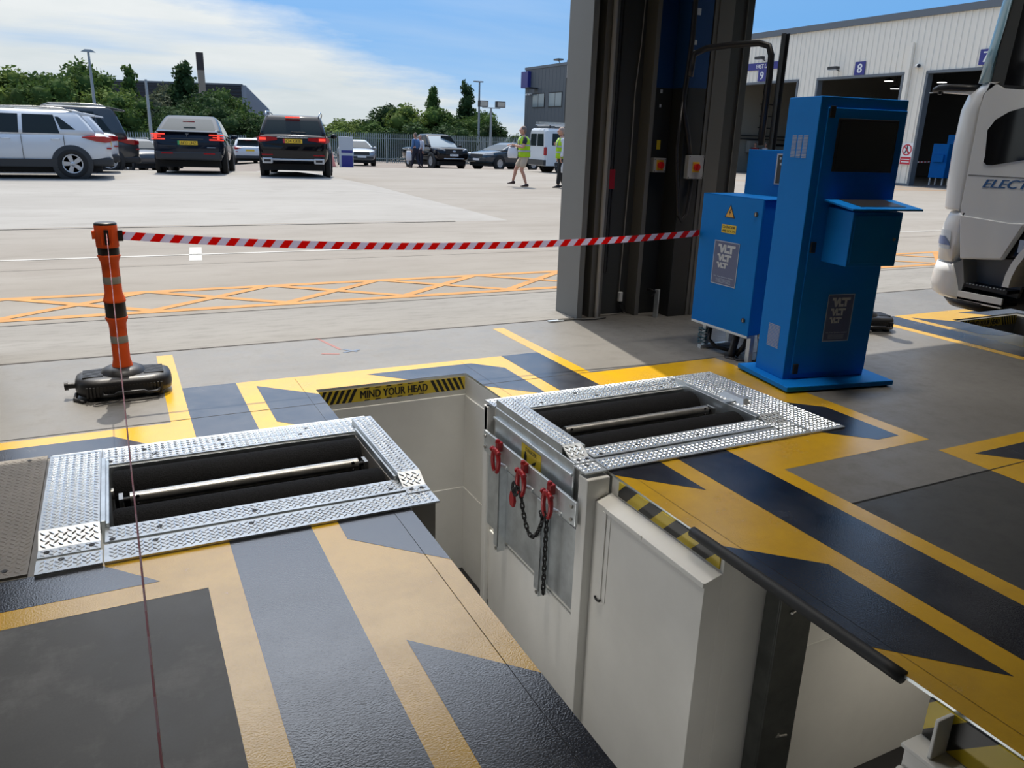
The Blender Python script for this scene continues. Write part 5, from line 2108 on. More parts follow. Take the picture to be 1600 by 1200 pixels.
c.plate('O4 GEB', .97, True, .52, None, mat('plate red flash', (.5, .03, .05), .5))
b = MB()
b.box(-.03, .2, -.80, .80, .44, .50, M_alloy)
for sd in (-1, 1):
    b.box(-.05, .2, sd * .70 - .14, sd * .70 + .14, .36, .52, M_alloy)
eb = b.build('bumper_trim', c.o, None, .03)
b = MB()
for sd in (-1, 1):
    b.box(-.055, -.045, sd * .70 - .09, sd * .70 + .09, .41, .47, M_blackp)
b.build('exhaust', eb, None, .004)
c.part('rear_reflector', [(-.014, .05, -.85, -.55, .58, .61), (-.014, .05, .55, .85, .58, .61)], M_taill, .005)
for sd in (-1, 1):
    b = MB()
    b.tube([(.55, sd * .72, 1.66), (.70, sd * .74, 1.76), (1.6, sd * .74, 1.79), (2.6, sd * .74, 1.77), (2.8, sd * .71, 1.67)], .02, 6, M_chrome)
    b.build('roof_rail', c.o)
c.mirrors(3.3, 1.16)
c.part('wiper', [(.20, .24, -.35, .05, 1.20, 1.225)], M_blackp, .003)

# cars beyond the crest
c = suv('car', 'white estate beyond the crest, right of the dark blue saloon, red lamps showing', 7.95, 53.0, PI / 2, M_wcar, 4.6, 1.85, 1.56)
c.part('brake_lamp', [(.55, .62, -.2, .2, 1.44, 1.48)], M_lit, .004)
suv('car', 'dark grey car partly sunk behind the yard crest beside the white SUVs', 0.35, 44.5, -PI / 2 + .35, M_gcar, 4.3, 1.8, 1.5)
suv('car', 'black car partly sunk behind the yard crest, left of the white one', 1.15, 50.5, -PI / 2 + .35, M_kcar, 4.3, 1.8, 1.5)
suv('car', 'white car nearly hidden left of the dark blue saloon, beyond the crest', 2.15, 56.8, -PI / 2 + .25, M_wcar, 4.4, 1.8, 1.6)


def front_details(c, lampmat, z=.78, grille=True, txt=''):
    L, hw = c.L, c.hw
    for sd in (-1, 1):
        b = MB()
        y0 = sd * hw
        b.loft([[(L * .90, y0 * .96, z), (L * .90, y0 * .96, z + .10), (L * .90, y0 * .85, z + .10), (L * .90, y0 * .85, z)], [(L * .985, y0 * .84, z - .02), (L * .985, y0 * .84, z + .08), (L * .96, y0 * .7, z + .08), (L * .96, y0 * .7, z - .02)],
                [(L + .012, y0 * .55, z - .04), (L + .012, y0 * .55, z + .02), (L - .05, y0 * .55, z + .02), (L - .05, y0 * .55, z - .04)]], lampmat, False)
        b.build('headlamp', c.o)
    if grille:
        c.part('grille', [(L - .1, L + .015, -hw * .5, hw * .5, z - .16, z + .02)], M_cladb, .01)
        c.part('lower_grille', [(L - .1, L + .012, -hw * .75, hw * .75, z - .36, z - .24)], M_cladb, .01)
    c.plate(txt, z - .26, False, .5, M_platew)


M_hl = mat('clear headlamp', (0.55, 0.58, 0.62), 0.12, 0.3)
c = Car('car', 'silver-blue hatchback facing the camera beside the white and blue sign board', 13.55, 50.0, -PI / 2 - .12, M_scar, 4.3, 1.8, 1.5, SUV, (.98, 1.44, .15, .7, 3.5, 2.4, .84, .6), 'car', None, (0.8, 3.4), .32, None, False)
c.side_win('side_window', .9, 3.0, 1.0, 2.35)
c.end_win('windscreen', True, .08, .9)
c.end_win('rear_window', False)
front_details(c, M_hl)
c.mirrors(2.95, 1.02)
c = Car('car', 'dark saloon facing left, parked in front of the white van', 22.3, 42.2, PI + math.radians(20), M_tcar, 4.6, 1.82, 1.46, SUV, (.98, 1.40, .35, 1.0, 3.5, 2.4, .84, .6), 'car', None, (0.9, 3.65), .34, None, False)
c.side_win('rear_side_window', .95, 1.95, 1.2, 1.9)
c.side_win('front_side_window', 2.03, 3.1, 1.98, 2.38)
c.end_win('windscreen', True)
c.end_win('rear_window', False)
front_details(c, M_hl)
c.mirrors(3.0, 1.0)

# pickup with its driver's door open
ST_P = [(0.0, .55, 1.05, .93), (.01, .52, 1.10, .97), (.1, .5, 1.12, 1.0), (.3, .45, 1.12, 1.0), (.5, .42, 1.13, 1.0), (.66, .42, 1.14, 1.0), (.75, .42, 1.14, 1.0), (.88, .42, 1.12, .99), (.96, .42, 1.08, .97), (.99, .45, 1.0, .93), (1.0, .52, .92, .88)]
c = Car('pickup_truck', 'black pickup facing the camera by the fence, its driver door open', 16.75, 46.9, -PI / 2 + .06, M_kcar, 5.35, 1.95, 1.88, ST_P, (1.10, 1.82, 1.75, 1.95, 4.1, 3.15, .90, .70), 'pickup', None, (1.1, 4.35), .40, None, True)
c.side_win('rear_door_window', 1.95, 2.75, 2.05, 2.7)
c.side_win('front_door_window', 2.83, 3.75, 2.8, 3.1)
c.end_win('windscreen', True, .06, .9, .08, mat('bright windscreen', (.25, .30, .33), .08))
c.end_win('rear_window', False)
front_details(c, M_hl, .98, False, 'KJ23 UNX')
b = MB()
for k in range(4):
    b.box(5.3, 5.365, -.50, .50, .76 + .075 * k, .80 + .075 * k, M_cladb)
b.box(5.2, 5.35, -.52, .52, .74, 1.05, M_void)
g = b.build('grille', c.o, None, .006)
b = MB()
b.ball((5.37, 0, .92), (.012, .11, .045), 12, M_silver)
b.build('badge', g)
c.part('skid_plate', [(5.1, 5.375, -.62, .62, .50, .56)], M_alloy, .02)
b = MB()
Md = T(3.85, .97, 0) @ RZ(math.radians(62))
b.box(-1.05, 0, -.03, .03, .55, 1.12, M_kcar, Md)
b.box(-1.05, 0, -.02, .02, 1.12, 1.16, M_kcar, Md)
b.prism([(-1.0, 1.15), (-.05, 1.15), (-.45, 1.72), (-.95, 1.75)], -.015, .015, M_glass, Md @ Matrix(((1, 0, 0, 0), (0, 0, -1, 0), (0, 1, 0, 0), (0, 0, 0, 1))))
b.tube([Md @ Vector(p) for p in ((-1.02, 0, 1.14), (-.97, 0, 1.76), (-.45, 0, 1.74), (-.02, 0, 1.14))], .03, 6, M_kcar)
o = b.build('door', c.o, None, .008)
c.mirrors(3.9, 1.22)

# panel van
M_van = mat('white van paint', (0.60, 0.63, 0.65), 0.3, coat=0.3)
VX, VY = 17.75, 33.2
vt = thing('van', 'white panel van with roof rack and coloured stickers in its windows', 'van', (VX, VY, yard_z(VX + 2, VY)), math.radians(-5))
b = MB()
rg = []
for x, zt, in ((0.0, 1.86), (.03, 1.93), (.12, 1.96), (3.0, 1.96), (3.4, 1.86), (4.1, 1.25), (4.75, 1.1), (4.95, .95)):
    hw = .95 if 0.05 < x < 4.6 else .91
    prof = [(-hw, .32), (hw, .32), (hw, 1.0), (hw - .02, 1.2), (hw - .10, zt - .12), (hw - .2, zt), (-(hw - .2), zt), (-(hw - .10), zt - .12), (-(hw - .02), 1.2), (-hw, 1.0)]
    rg.append([(x, y, min(z, zt)) for y, z in prof])
b.loft(rg, M_van, False, True)
b.build('body', vt, None, .03)
for xw in (.95, 3.95):
    for sd in (-1, 1):
        wheel(vt, (xw, sd * .86, .33), .33, .22, M_alloy, (0, 1, 0), 8, sd)
b = MB()
for sd in (-1, 1):
    for x0, x1, xt0, xt1 in ((.35, 1.35, .38, 1.33), (1.5, 2.6, 1.5, 2.55), (2.75, 3.7, 2.75, 3.3)):
        b.loft([[(x0, sd * .935, 1.22), (x1, sd * .935, 1.22)], [(xt0, sd * .872, 1.74), (xt1, sd * .872, 1.74)]], M_glass, False, False, None, False)
sw = b.build('side_window', vt)
b = MB()
for sd in (-1, 1):
    for x0, col, z0, r_ in ((.50, (.55, .25, .15), 1.30, .10), (.78, (.03, .30, .70), 1.48, .13), (.95, (.03, .35, .7), 1.33, .08), (1.15, (.75, .45, .2), 1.42, .11)):
        mt = mat('sticker %d %d' % (int(x0 * 100), int(col[2] * 100)), col, .5)
        M = frame((x0, sd * (.945 - (z0 - 1.22) * .12), z0), (1 if sd < 0 else -1, 0, 0), z=(0, sd, .12))
        pts = [(r_ * (1 if k % 2 else .5) * math.cos(PI * k / 6), r_ * (1 if k % 2 else .5) * math.sin(PI * k / 6)) for k in range(12)]
        b.prism(pts, 0, .003, mt, M)
b.build('window_sticker', sw)
b = MB()
for y0, y1 in ((-.78, -.05), (.05, .78)):
    b.loft([[(-.012, y0, 1.18), (-.012, y1, 1.18)], [(-.002, y0 * .94, 1.72), (-.002, y1 * .94, 1.72)]], M_glass, False, False, None, False)
b.build('rear_window', vt)
b = MB()
for sd in (-1, 1):
    b.box(-.02, .10, sd * .89 - .06, sd * .89 + .065, .78, 1.14, M_taill)
b.build('tail_lamp', vt, None, .02)
b = MB()
b.box(-.04, .5, -.93, .93, .34, .58, M_cladb)
for sd in (-1, 1):
    b.box(.5, 4.6, sd * .95 - .01, sd * .95 + .012, .34, .48, M_cladb)
    b.box(.6, 2.7, sd * .955 - .004, sd * .955 + .004, 1.06, 1.075, M_galvgrey)
    for xw in (.95, 3.95):
        b.lathe([(.2, .0), (.42, .006), (.42, -.08)], 26, M_cladb, frame((xw, sd * .945, .34), (0, 0, 1), z=(0, sd, 0)), True, False)
b.build('bumper_trim', vt, None, .01)
b = MB()
for y in (-.7, -.25, .25, .7):
    b.bar((.2, y, 2.12), (3.2, y, 2.12), .05, .05, M_alloy)
for x in (.3, 1.2, 2.1, 3.0):
    b.bar((x, -.72, 2.08), (x, .72, 2.08), .05, .05, M_alloy)
    for y in (-.7, .7):
        b.bar((x, y, 1.95), (x, y, 2.1), .05, .05, M_cladb)
b.build('roof_rack', vt)
b = MB()
for y in (-.55, -.18):
    b.bar((-.15, y, 2.19), (3.4, y, 2.19), .05, .08, M_steel)
for k in range(11):
    b.bar((.05 + .31 * k, -.55, 2.19), (.05 + .31 * k, -.18, 2.19), .03, .03, M_steel)
tag(b.build('ladder', None, M_steel, 0, 2, 0, vt.location, vt.rotation_euler), 'aluminium ladder lying on the roof rack of the white van', 'ladder')

# ------------------------------------------------------------------ people
M_skin = mat('skin', (0.52, 0.27, 0.19), 0.55)
M_hair = mat('greying brown hair', (0.16, 0.12, 0.10), 0.7)
M_hairg = mat('short grey hair', (0.32, 0.25, 0.21), 0.7)
M_viz = translucent(mat('high visibility yellow', (0.50, 0.80, 0.02), 0.6, var=0.06, vscale=9), 0.3)
M_band = mat('vest reflective band', (0.36, 0.38, 0.40), 0.4)
M_navy = mat('navy cloth', (0.012, 0.014, 0.03), 0.8)
M_blackc = mat('black cloth', (0.012, 0.012, 0.013), 0.8)
M_khaki = mat('stone coloured cloth', (0.46, 0.39, 0.31), 0.85)
M_whitec = mat('white cloth', (0.62, 0.63, 0.68), 0.8)
M_bluec = mat('blue sweater', (0.06, 0.14, 0.30), 0.85)
M_shoe = mat('dark brown shoe', (0.045, 0.022, 0.02), 0.5)
M_bag = mat('white carrier bag', (0.66, 0.66, 0.68), 0.5)


def skin_geo(joints, edges, sub=1, root=None):
    """grow one continuous surface over a skeleton; joints = {name: (pos, radius)}"""
    names = list(joints)
    me = bpy.data.meshes.new('skel')
    me.from_pydata([joints[n][0] for n in names], [(names.index(a), names.index(b_)) for a, b_ in edges], [])
    ob = bpy.data.objects.new('skel', me)
    COL.objects.link(ob)
    sk = ob.modifiers.new('skin', 'SKIN')
    sk.use_smooth_shade = True
    if not me.skin_vertices:
        me.attributes.new('skin', 'FLOAT', 'POINT')
    data = ob.data.skin_vertices[0].data
    for i, n in enumerate(names):
        r = joints[n][1]
        data[i].radius = (r, r) if not isinstance(r, tuple) else r
        data[i].use_root = (n == (root or names[0]))
    sb_ = ob.modifiers.new('sub', 'SUBSURF')
    sb_.levels = sub
    sb_.render_levels = sub
    dg = bpy.context.evaluated_depsgraph_get()
    dg.update()
    m2 = bpy.data.meshes.new_from_object(ob.evaluated_get(dg))
    vs = [v.co.copy() for v in m2.vertices]
    fs = [tuple(p.vertices) for p in m2.polygons]
    bpy.data.objects.remove(ob)
    bpy.data.meshes.remove(m2)
    bpy.data.meshes.remove(me)
    return vs, fs


def add_skin(b, joints, edges, mt, sub=1, root=None):
    try:
        vs, fs = skin_geo(joints, edges, sub, root)
        b.add(vs, fs, mt, True)
    except Exception as ex:       # plain tapered limbs if the modifier is unavailable
        print('skin fallback', ex)
        for a, c in edges:
            b.tube([joints[a][0], joints[c][0]], [joints[a][1] if not isinstance(joints[a][1], tuple) else joints[a][1][0], joints[c][1] if not isinstance(joints[c][1], tuple) else joints[c][1][0]], 10, mt)


def hand(b, w, d, mt, curl=0.6):
    """palm plus five fingers, starting at wrist w along d"""
    d = Vector(d).normalized()
    M = frame(w, d, z=Vector((0, 0, 1)) if abs(d.z) < .9 else Vector((1, 0, 0)))
    b.loft([[M @ Vector(p) for p in ((0, -.022, -.014), (0, .022, -.014), (0, .022, .014), (0, -.022, .014))],
            [M @ Vector(p) for p in ((.05, -.038, -.014), (.05, .038, -.014), (.05, .038, .014), (.05, -.038, .014))],
            [M @ Vector(p) for p in ((.09, -.038, -.012), (.09, .038, -.012), (.09, .038, .012), (.09, -.038, .012))]], mt)
    for k, (y, L) in enumerate(((-.030, .065), (-.010, .078), (.011, .072), (.031, .055))):
        b.tube([M @ Vector(p) for p in ((.085, y, 0), (.085 + L * .45, y, -.010 * curl), (.085 + L * .75, y, -.045 * curl), (.085 + L * .80, y, -.075 * curl))], [.009, .009, .008, .006], 6, mt)
    b.tube([M @ Vector(p) for p in ((.03, -.03, -.005), (.06, -.055, -.02 * curl), (.09, -.058, -.05 * curl))], [.011, .010, .007], 6, mt)


def head(b, c, face, mt, hb, hmt, bald=False):
    """head with nose, eyes, ears and mouth; face = direction it looks"""
    f = Vector(face)
    f.z *= .5
    M = frame(c, f, z=(0, 0, 1))
    b.ball((0, 0, 0), (.098, .076, .118), 16, mt, M)
    b.ball((.02, 0, -.06), (.072, .056, .062), 12, mt, M)
    b.tube([M @ Vector((.092, 0, .025)), M @ Vector((.118, 0, -.018)), M @ Vector((.098, 0, -.03))], [.010, .015, .012], 8, mt)
    for s in (-1, 1):
        b.ball((0, s * .078, -.005), (.022, .010, .032), 8, mt, M)
        b.ball((.086, s * .032, .022), (.010, .014, .008), 8, M_whitec, M)
        b.ball((.094, s * .032, .022), (.005, .006, .006), 6, M_blackc, M)
    b.ball((.084, 0, -.062), (.012, .024, .006), 8, mat('lips', (0.40, 0.14, 0.12), .5), M)
    hb.ball((-.018, 0, .035), (.096, .082, .100), 14, hmt, M)
    hb.ball((-.035, 0, -.01), (.078, .080, .085), 12, hmt, M)


def torso_ring(j, z, rx, ry, lean=(0, 0)):
    return [(lean[0] + rx * math.cos(2 * PI * k / 18), lean[1] + ry * math.sin(2 * PI * k / 18), z) for k in range(18)]


def person(label, loc, rot, P, top, legs_mt, shoes=M_shoe, vest=True, shorts=False, hair=M_hair, sleeves='long', cap=None, facing=(1, 0, 0), group=None, height=1.0):
    """P: joint positions with x ahead, y left, z up"""
    t = thing('person', label, 'person', loc, rot, group)
    if height != 1.0:
        t.scale = (height,) * 3
    sk = M_skin
    b = MB()
    J = {'pel': (P['pel'], (.15, .12)), 'spi': (P['spi'], (.145, .115)), 'che': (P['che'], (.165, .12)), 'nek': (P['nek'], .06), 'hed': (P['hed'], .055)}
    E = [('pel', 'spi'), ('spi', 'che'), ('che', 'nek'), ('nek', 'hed')]
    for s in 'LR':
        J.update({'sh' + s: (P['sh' + s], .062), 'el' + s: (P['el' + s], .044), 'wr' + s: (P['wr' + s], .029), 'hp' + s: (P['hp' + s], .098), 'kn' + s: (P['kn' + s], .060), 'cf' + s: (tuple(Vector(P['kn' + s]).lerp(Vector(P['an' + s]), .3) - Vector((.02, 0, 0))), .057), 'an' + s: (P['an' + s], .038)})
        E += [('che', 'sh' + s), ('sh' + s, 'el' + s), ('el' + s, 'wr' + s), ('pel', 'hp' + s), ('hp' + s, 'kn' + s), ('kn' + s, 'cf' + s), ('cf' + s, 'an' + s)]
    add_skin(b, J, E, sk, 1, 'pel')
    for s in 'LR':
        d = Vector(P['wr' + s]) - Vector(P['el' + s])
        hand(b, P['wr' + s], P.get('hd' + s, d), sk)
    hb = MB()
    c = Vector(P['hed']) + Vector((.015, 0, .085))
    head(b, c, facing, sk, hb, hair)
    b.build('body', t)
    hb.build('hair', t)
    # trousers or shorts
    b = MB()
    J2 = {'pel': ((P['pel'][0], P['pel'][1], P['pel'][2] + .14), (.165, .135)), 'pe2': (P['pel'], (.17, .14))}
    E2 = [('pel', 'pe2')]
    for s in 'LR':
        J2['hp' + s] = (P['hp' + s], .118)
        kn = Vector(P['kn' + s])
        hp = Vector(P['hp' + s])
        if shorts:
            J2['kn' + s] = (tuple(hp.lerp(kn, .88)), .105)
            E2 += [('pe2', 'hp' + s), ('hp' + s, 'kn' + s)]
        else:
            J2['kn' + s] = (P['kn' + s], .082)
            J2['an' + s] = (tuple(Vector(P['an' + s]) + Vector((0, 0, .0))), .066)
            E2 += [('pe2', 'hp' + s), ('hp' + s, 'kn' + s), ('kn' + s, 'an' + s)]
    add_skin(b, J2, E2, legs_mt, 1, 'pel')
    b.build('shorts' if shorts else 'trousers', t)
    # shirt or sweater
    b = MB()
    J3 = {'pel': ((P['pel'][0], P['pel'][1], P['pel'][2] - .04), (.185, .15)), 'spi': (P['spi'], (.17, .135)), 'che': (P['che'], (.185, .14)), 'nek': (tuple(Vector(P['che']).lerp(Vector(P['nek']), .75)), .085)}
    E3 = [('pel', 'spi'), ('spi', 'che'), ('che', 'nek')]
    for s in 'LR':
        J3['sh' + s] = (P['sh' + s], .080)
        el, wr = Vector(P['el' + s]), Vector(P['wr' + s])
        if sleeves == 'short':
            J3['el' + s] = (tuple(Vector(P['sh' + s]).lerp(el, .70)), .072)
            E3 += [('che', 'sh' + s), ('sh' + s, 'el' + s)]
        else:
            J3['el' + s] = (P['el' + s], .062)
            J3['wr' + s] = (tuple(el.lerp(wr, .93)), .046)
            E3 += [('che', 'sh' + s), ('sh' + s, 'el' + s), ('el' + s, 'wr' + s)]
    add_skin(b, J3, E3, top, 1, 'pel')
    b.build('shirt', t)
    if vest:
        b = MB()
        z0 = P['pel'][2] - .06
        z1 = P['che'][2] + .13
        x0, x1 = P['pel'][0], P['che'][0]
        prof = [(0, .185, .215), (.15, .185, .21), (.4, .18, .205), (.65, .19, .22), (.85, .175, .215), (1.0, .11, .16)]
        rings = []
        for u, rx, ry in prof:
            rings.append(torso_ring(None, z0 + (z1 - z0) * u, rx, ry, (x0 + (x1 - x0) * u, 0)))
        b.loft(rings, M_viz, True, False)
        v = b.build('hi_vis_vest', t)
        so_ = v.modifiers.new('thick', 'SOLIDIFY')
        so_.thickness = .006
        b = MB()
        for u, wd in ((.30, .05), (.58, .05)):
            rx = .192
            ry = .222
            xx = x0 + (x1 - x0) * u
            zz = z0 + (z1 - z0) * u
            b.loft([torso_ring(None, zz - wd / 2, rx, ry, (xx, 0)), torso_ring(None, zz + wd / 2, rx, ry, (xx, 0))], M_band, True, False)
        for sd in (-1, 1):
            xx = x1
            b.tube([(xx - .175, sd * .10, z0 + (z1 - z0) * .58), (xx - .17, sd * .10, z0 + (z1 - z0) * .8), (xx - .10, sd * .10, z1 - .02), (xx, sd * .10, z1 + .005), (xx + .10, sd * .10, z1 - .02), (xx + .17, sd * .10, z0 + (z1 - z0) * .78), (xx + .175, sd * .10, z0 + (z1 - z0) * .58)], .018, 6, M_band)
        b.build('reflective_band', v)
    for s in 'LR':
        b = MB()
        a = Vector(P['an' + s])
        fd = Vector(P.get('ft' + s, (1, 0, 0))).normalized()
        M = frame(a, fd, z=(0, 0, 1) if abs(fd.z) < .9 else (1, 0, 0))
        r = []
        for x, w_, h0, h1 in ((-.085, .025, -.075, -.01), (-.07, .038, -.085, .02), (.0, .040, -.085, .035), (.07, .045, -.085, -.02), (.14, .044, -.085, -.04), (.18, .025, -.08, -.055)):
            r.append([M @ Vector(p) for p in ((x, -w_, h0), (x, w_, h0), (x, w_ * .8, h1), (x, -w_ * .8, h1))])
        b.loft(r, shoes, True)
        b.build('shoe', t, None, 0, 2, 1)
    return t


def stand(**k):
    P = dict(pel=(0, 0, .94), spi=(0, 0, 1.12), che=(0, 0, 1.35), nek=(.01, 0, 1.50), hed=(.02, 0, 1.57),
             shL=(0, .19, 1.42), shR=(0, -.19, 1.42), elL=(-.02, .25, 1.14), elR=(-.02, -.25, 1.14), wrL=(.06, .26, .90), wrR=(.06, -.26, .90),
             hpL=(0, .10, .88), hpR=(0, -.10, .88), knL=(.02, .11, .49), knR=(.02, -.11, .49), anL=(0, .11, .085), anR=(0, -.11, .085))
    P.update(k)
    return P


# man walking left in shorts, bag lifted in front
P = stand(pel=(0, 0, .94), che=(.03, 0, 1.35), spi=(.01, 0, 1.12), nek=(.04, 0, 1.50), hed=(.05, 0, 1.57),
          shL=(.02, .19, 1.42), shR=(.02, -.19, 1.42), elL=(.10, .25, 1.16), elR=(.08, -.26, 1.17), wrL=(.34, .18, 1.22), wrR=(.36, -.16, 1.24),
          knL=(.10, .10, .50), anL=(-.06, .10, .088), knR=(.24, -.10, .52), anR=(.32, -.10, .16), ftR=(.85, 0, .45), ftL=(1, 0, 0))
x, y = 11.34, 22.0
person('man in beige shorts and yellow hi-vis vest walking left with a white bag', (x, y, yard_z(x, y) + .0), math.radians(180 - 24 + 10), P, M_navy, M_khaki, vest=True, shorts=True, sleeves='short', hair=M_hair)


def bag(label, loc, rot, w_=.26, h=.32):
    t = thing('carrier_bag', label, 'bag', loc, rot)
    b = MB()
    r = []
    for z, sx, sy in ((0, .42, .22), (.02, .48, .26), (h * .5, .50, .24), (h * .85, .42, .14), (h, .36, .06)):
        r.append([(w_ * sx * math.cos(2 * PI * k / 16) * (1 + .06 * math.sin(5 * k)), w_ * sy * 2 * math.sin(2 * PI * k / 16) * .6, z) for k in range(16)])
    b.loft(r, M_bag, True)
    b.build('sack', t)
    b = MB()
    for s in (-1, 1):
        b.tube([(-.06, s * .012, h), (-.03, s * .010, h + .10), (0, 0, h + .16), (.03, s * .010, h + .10), (.06, s * .012, h)], .007, 6, M_bag)
    b.build('handle', t)
    b = MB()
    b.box(-.03, .03, -w_ * .155, -w_ * .14, h * .42, h * .60, M_navy)
    b.box(-.03, .03, w_ * .14, w_ * .155, h * .42, h * .60, M_navy)
    b.build('emblem', t)
    return t


zz = yard_z(x, y)
bag('white carrier bag lifted in front by the man in beige shorts', (x - .42, y - .05, zz + .85), math.radians(-24), .30, .32)
# second man, standing by the pillar
x, y = 12.42, 21.60
P = stand(hed=(.03, 0, 1.58), elL=(.0, .24, 1.13), elR=(.0, -.25, 1.13), wrL=(.08, .25, .90), wrR=(.08, -.25, .90), knL=(.06, .10, .50), anL=(.10, .10, .085), anR=(-.12, -.10, .10), knR=(-.02, -.10, .49))
person('man in white shirt, black trousers and hi-vis vest beside the grey pillar edge', (x, y, yard_z(x, y)), math.radians(180 - 25 + 8), P, M_whitec, M_blackc, vest=True, hair=M_hairg, shoes=M_blackc)
bag('white carrier bag hanging from the hand of the man in white shirt', (x - .02, y - .30, yard_z(x, y) + .46), math.radians(-25), .26, .30)
# man in the blue sweater at the pickup
x, y = 15.20, 42.6
P = stand(knL=(.12, .10, .50), anL=(.22, .12, .085), knR=(.02, -.10, .49), anR=(-.18, -.10, .12), elL=(-.02, .25, 1.14), wrL=(.08, .27, .92), wrR=(.08, -.27, .92))
person('man in blue sweater and dark trousers by the open pickup door', (x, y, yard_z(x, y)), math.radians(120), P, M_bluec, M_navy, vest=False, hair=M_hair, height=1.05)
bag('pale bag carried by the man in the blue sweater', (14.72, 42.4, yard_z(14.7, 42.4) + .40), .3, .38, .5)
x, y = 15.66, 43.1
person('person in white shirt mostly hidden behind the man in blue sweater', (x, y, yard_z(x, y)), math.radians(200), stand(), M_whitec, M_navy, vest=False, hair=M_hairg)
# two people inside the far workshop door 9
person('person in white shirt standing inside workshop door 9', (36.9, 38.6, 0.02), math.radians(200), stand(), M_whitec, M_navy, vest=False, hair=M_hair)
person('person in red overalls standing inside workshop door 9', (36.3, 38.9, 0.02), math.radians(210), stand(), mat('red overalls', (.30, .02, .02), .8), MATS['red overalls'], vest=False, hair=M_hair)

# ------------------------------------------------------------------ workshop building on the right
FX = 33.89
M_fac = mat('pale ribbed cladding', (0.86, 0.80, 0.69), 0.55)
M_trim = mat('blue grey flashing', (0.13, 0.15, 0.17), 0.5)
M_sign = mat('navy sign', (0.028, 0.032, 0.22), 0.4)
M_signw = mat('sign white', (0.80, 0.80, 0.80), 0.4)
DOORS = [(20.6, 25.75), (27.1, 32.2), (33.65, 38.8)]
OY1 = 58.6          # office starts here
RT = 7.45
b = MB()
y = 10.0
pr = [(0.0, 0.0), (0.19, 0.0), (0.21, -0.035), (0.29, -0.035), (0.31, 0.0)]
while y < OY1:
    for (a, da), (c, dc) in zip(pr[:-1], pr[1:]):
        ya, yc = y + a, y + c
        zb = 0.0
        for d0, d1 in DOORS:
            if d0 - .01 < (ya + yc) / 2 < d1 + .01:
                zb = 5.0
        b.quad((FX + da, yc, zb), (FX + da, ya, zb), (FX + da, ya, RT), (FX + da, yc, RT), M_fac) if abs(da - dc) < 1e-6 else b.quad((FX + dc, yc, zb), (FX + da, ya, zb), (FX + da, ya, RT), (FX + dc, yc, RT), M_fac)
    y += 0.31
struct('wall_workshop', b)
b = MB()
b.box(FX - .12, FX + .15, 10, OY1, RT - .02, RT + .28, M_trim)
for d0, d1 in DOORS:
    b.box(FX - .07, FX + .28, d0 - .10, d0 + .02, 0, 5.0, M_trim)
    b.box(FX - .07, FX + .28, d1 - .02, d1 + .10, 0, 5.0, M_trim)
    b.box(FX - .07, FX + .28, d0 - .10, d1 + .10, 4.98, 5.10, M_trim)
for a, c in ((10, 20.5), (25.85, 27.0), (32.3, 33.55), (38.9, OY1)):
    b.box(FX - .06, FX, a, c, 0, .10, M_trim)
struct('trim_workshop', b)
b = MB()
M_in = mat('workshop inner wall', (0.35, 0.32, 0.26), 0.7)
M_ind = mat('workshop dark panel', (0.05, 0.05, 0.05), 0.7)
b.box(FX + .3, 58, 39.6, 39.8, 0, 7, M_in)
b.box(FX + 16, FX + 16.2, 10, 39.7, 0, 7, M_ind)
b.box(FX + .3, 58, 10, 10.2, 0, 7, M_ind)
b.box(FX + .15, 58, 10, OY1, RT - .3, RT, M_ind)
struct('wall_workshop_inner', b)
b = MB()
b.box(FX, 58, 10, 39.8, -0.05, 0.012, mat('workshop floor', (0.16, 0.15, 0.13), 0.5))
struct('floor_workshop', b)
b = MB()
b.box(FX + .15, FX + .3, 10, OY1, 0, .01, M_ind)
# frames and pipes on the inner wall
t = thing('pipework', 'dark pipes and racks on the beige wall inside workshop door 9', 'pipes', (FX + 2, 39.5, 0))
b = MB()
for x in (1.2, 1.6):
    b.bar((x, 0, .2), (x, 0, 6.5), .10, .10, M_blackp)
for z in (4.1, 3.4, 2.7):
    b.bar((.9, -.1, z), (2.4, -.1, z), .05, .05, M_blackp)
b.bar((-1, -.05, 2.2), (8, -.05, 2.2), .06, .06, M_blackp)
b.bar((-1, -.05, 2.0), (8, -.05, 2.0), .06, .06, M_blackp)
b.build('pipes', t)
b = MB()
b.box(2.5, 5.0, -.3, 0, .4, 1.6, mat('pale locker', (.36, .34, .30), .6))
b.box(.2, 1.6, -.3, 0, 1.2, 1.9, MATS['pale locker'])
b.box(2.2, 5.2, -.32, -.02, 1.62, 1.75, M_blackp)
b.build('lockers', t)
M_lamp = mat('lit lamp', (1.0, 0.98, 0.92), 0.5, emit=6.0)
for i, (x, y, z) in enumerate(((37.0, 30.4, 5.05), (39.4, 31.9, 4.85), (38.2, 28.2, 4.95), (37.4, 23.5, 4.9), (42, 29, 4.9))):
    t = thing('ceiling_lamp', 'round lit lamp inside the workshop, ' + ('upper of the two at left in door 8', 'lower left one in door 8', 'at the right in door 8', 'inside door 7', 'deep behind door 8')[i], 'lamp', (x, y, z))
    b = MB()
    b.cyl((0, 0, .10), (0, 0, RT - z - .3), .02, n=6, mt=M_blackp)
    b.lathe([(.24, 0), (.20, .08), (.06, .14)], 18, M_blackp)
    b.build('housing', t)
    b = MB()
    b.lathe([(.22, -.012), (.22, 0)], 18, M_lamp)
    b.build('lens', t)


def number(n, y, z, lb, s=.62):
    t = thing('number_sign', lb, 'sign', (FX - .05, y, z))
    b = MB()
    b.box(-.02, 0, -s / 2, s / 2, -s / 2, s / 2, M_sign)
    b.build('board', t)
    b = MB()
    b.text(str(n), face_mx(-.022, 0, 0), h=s * .68, mt=M_signw, bold=.03)
    b.build('numeral', t)


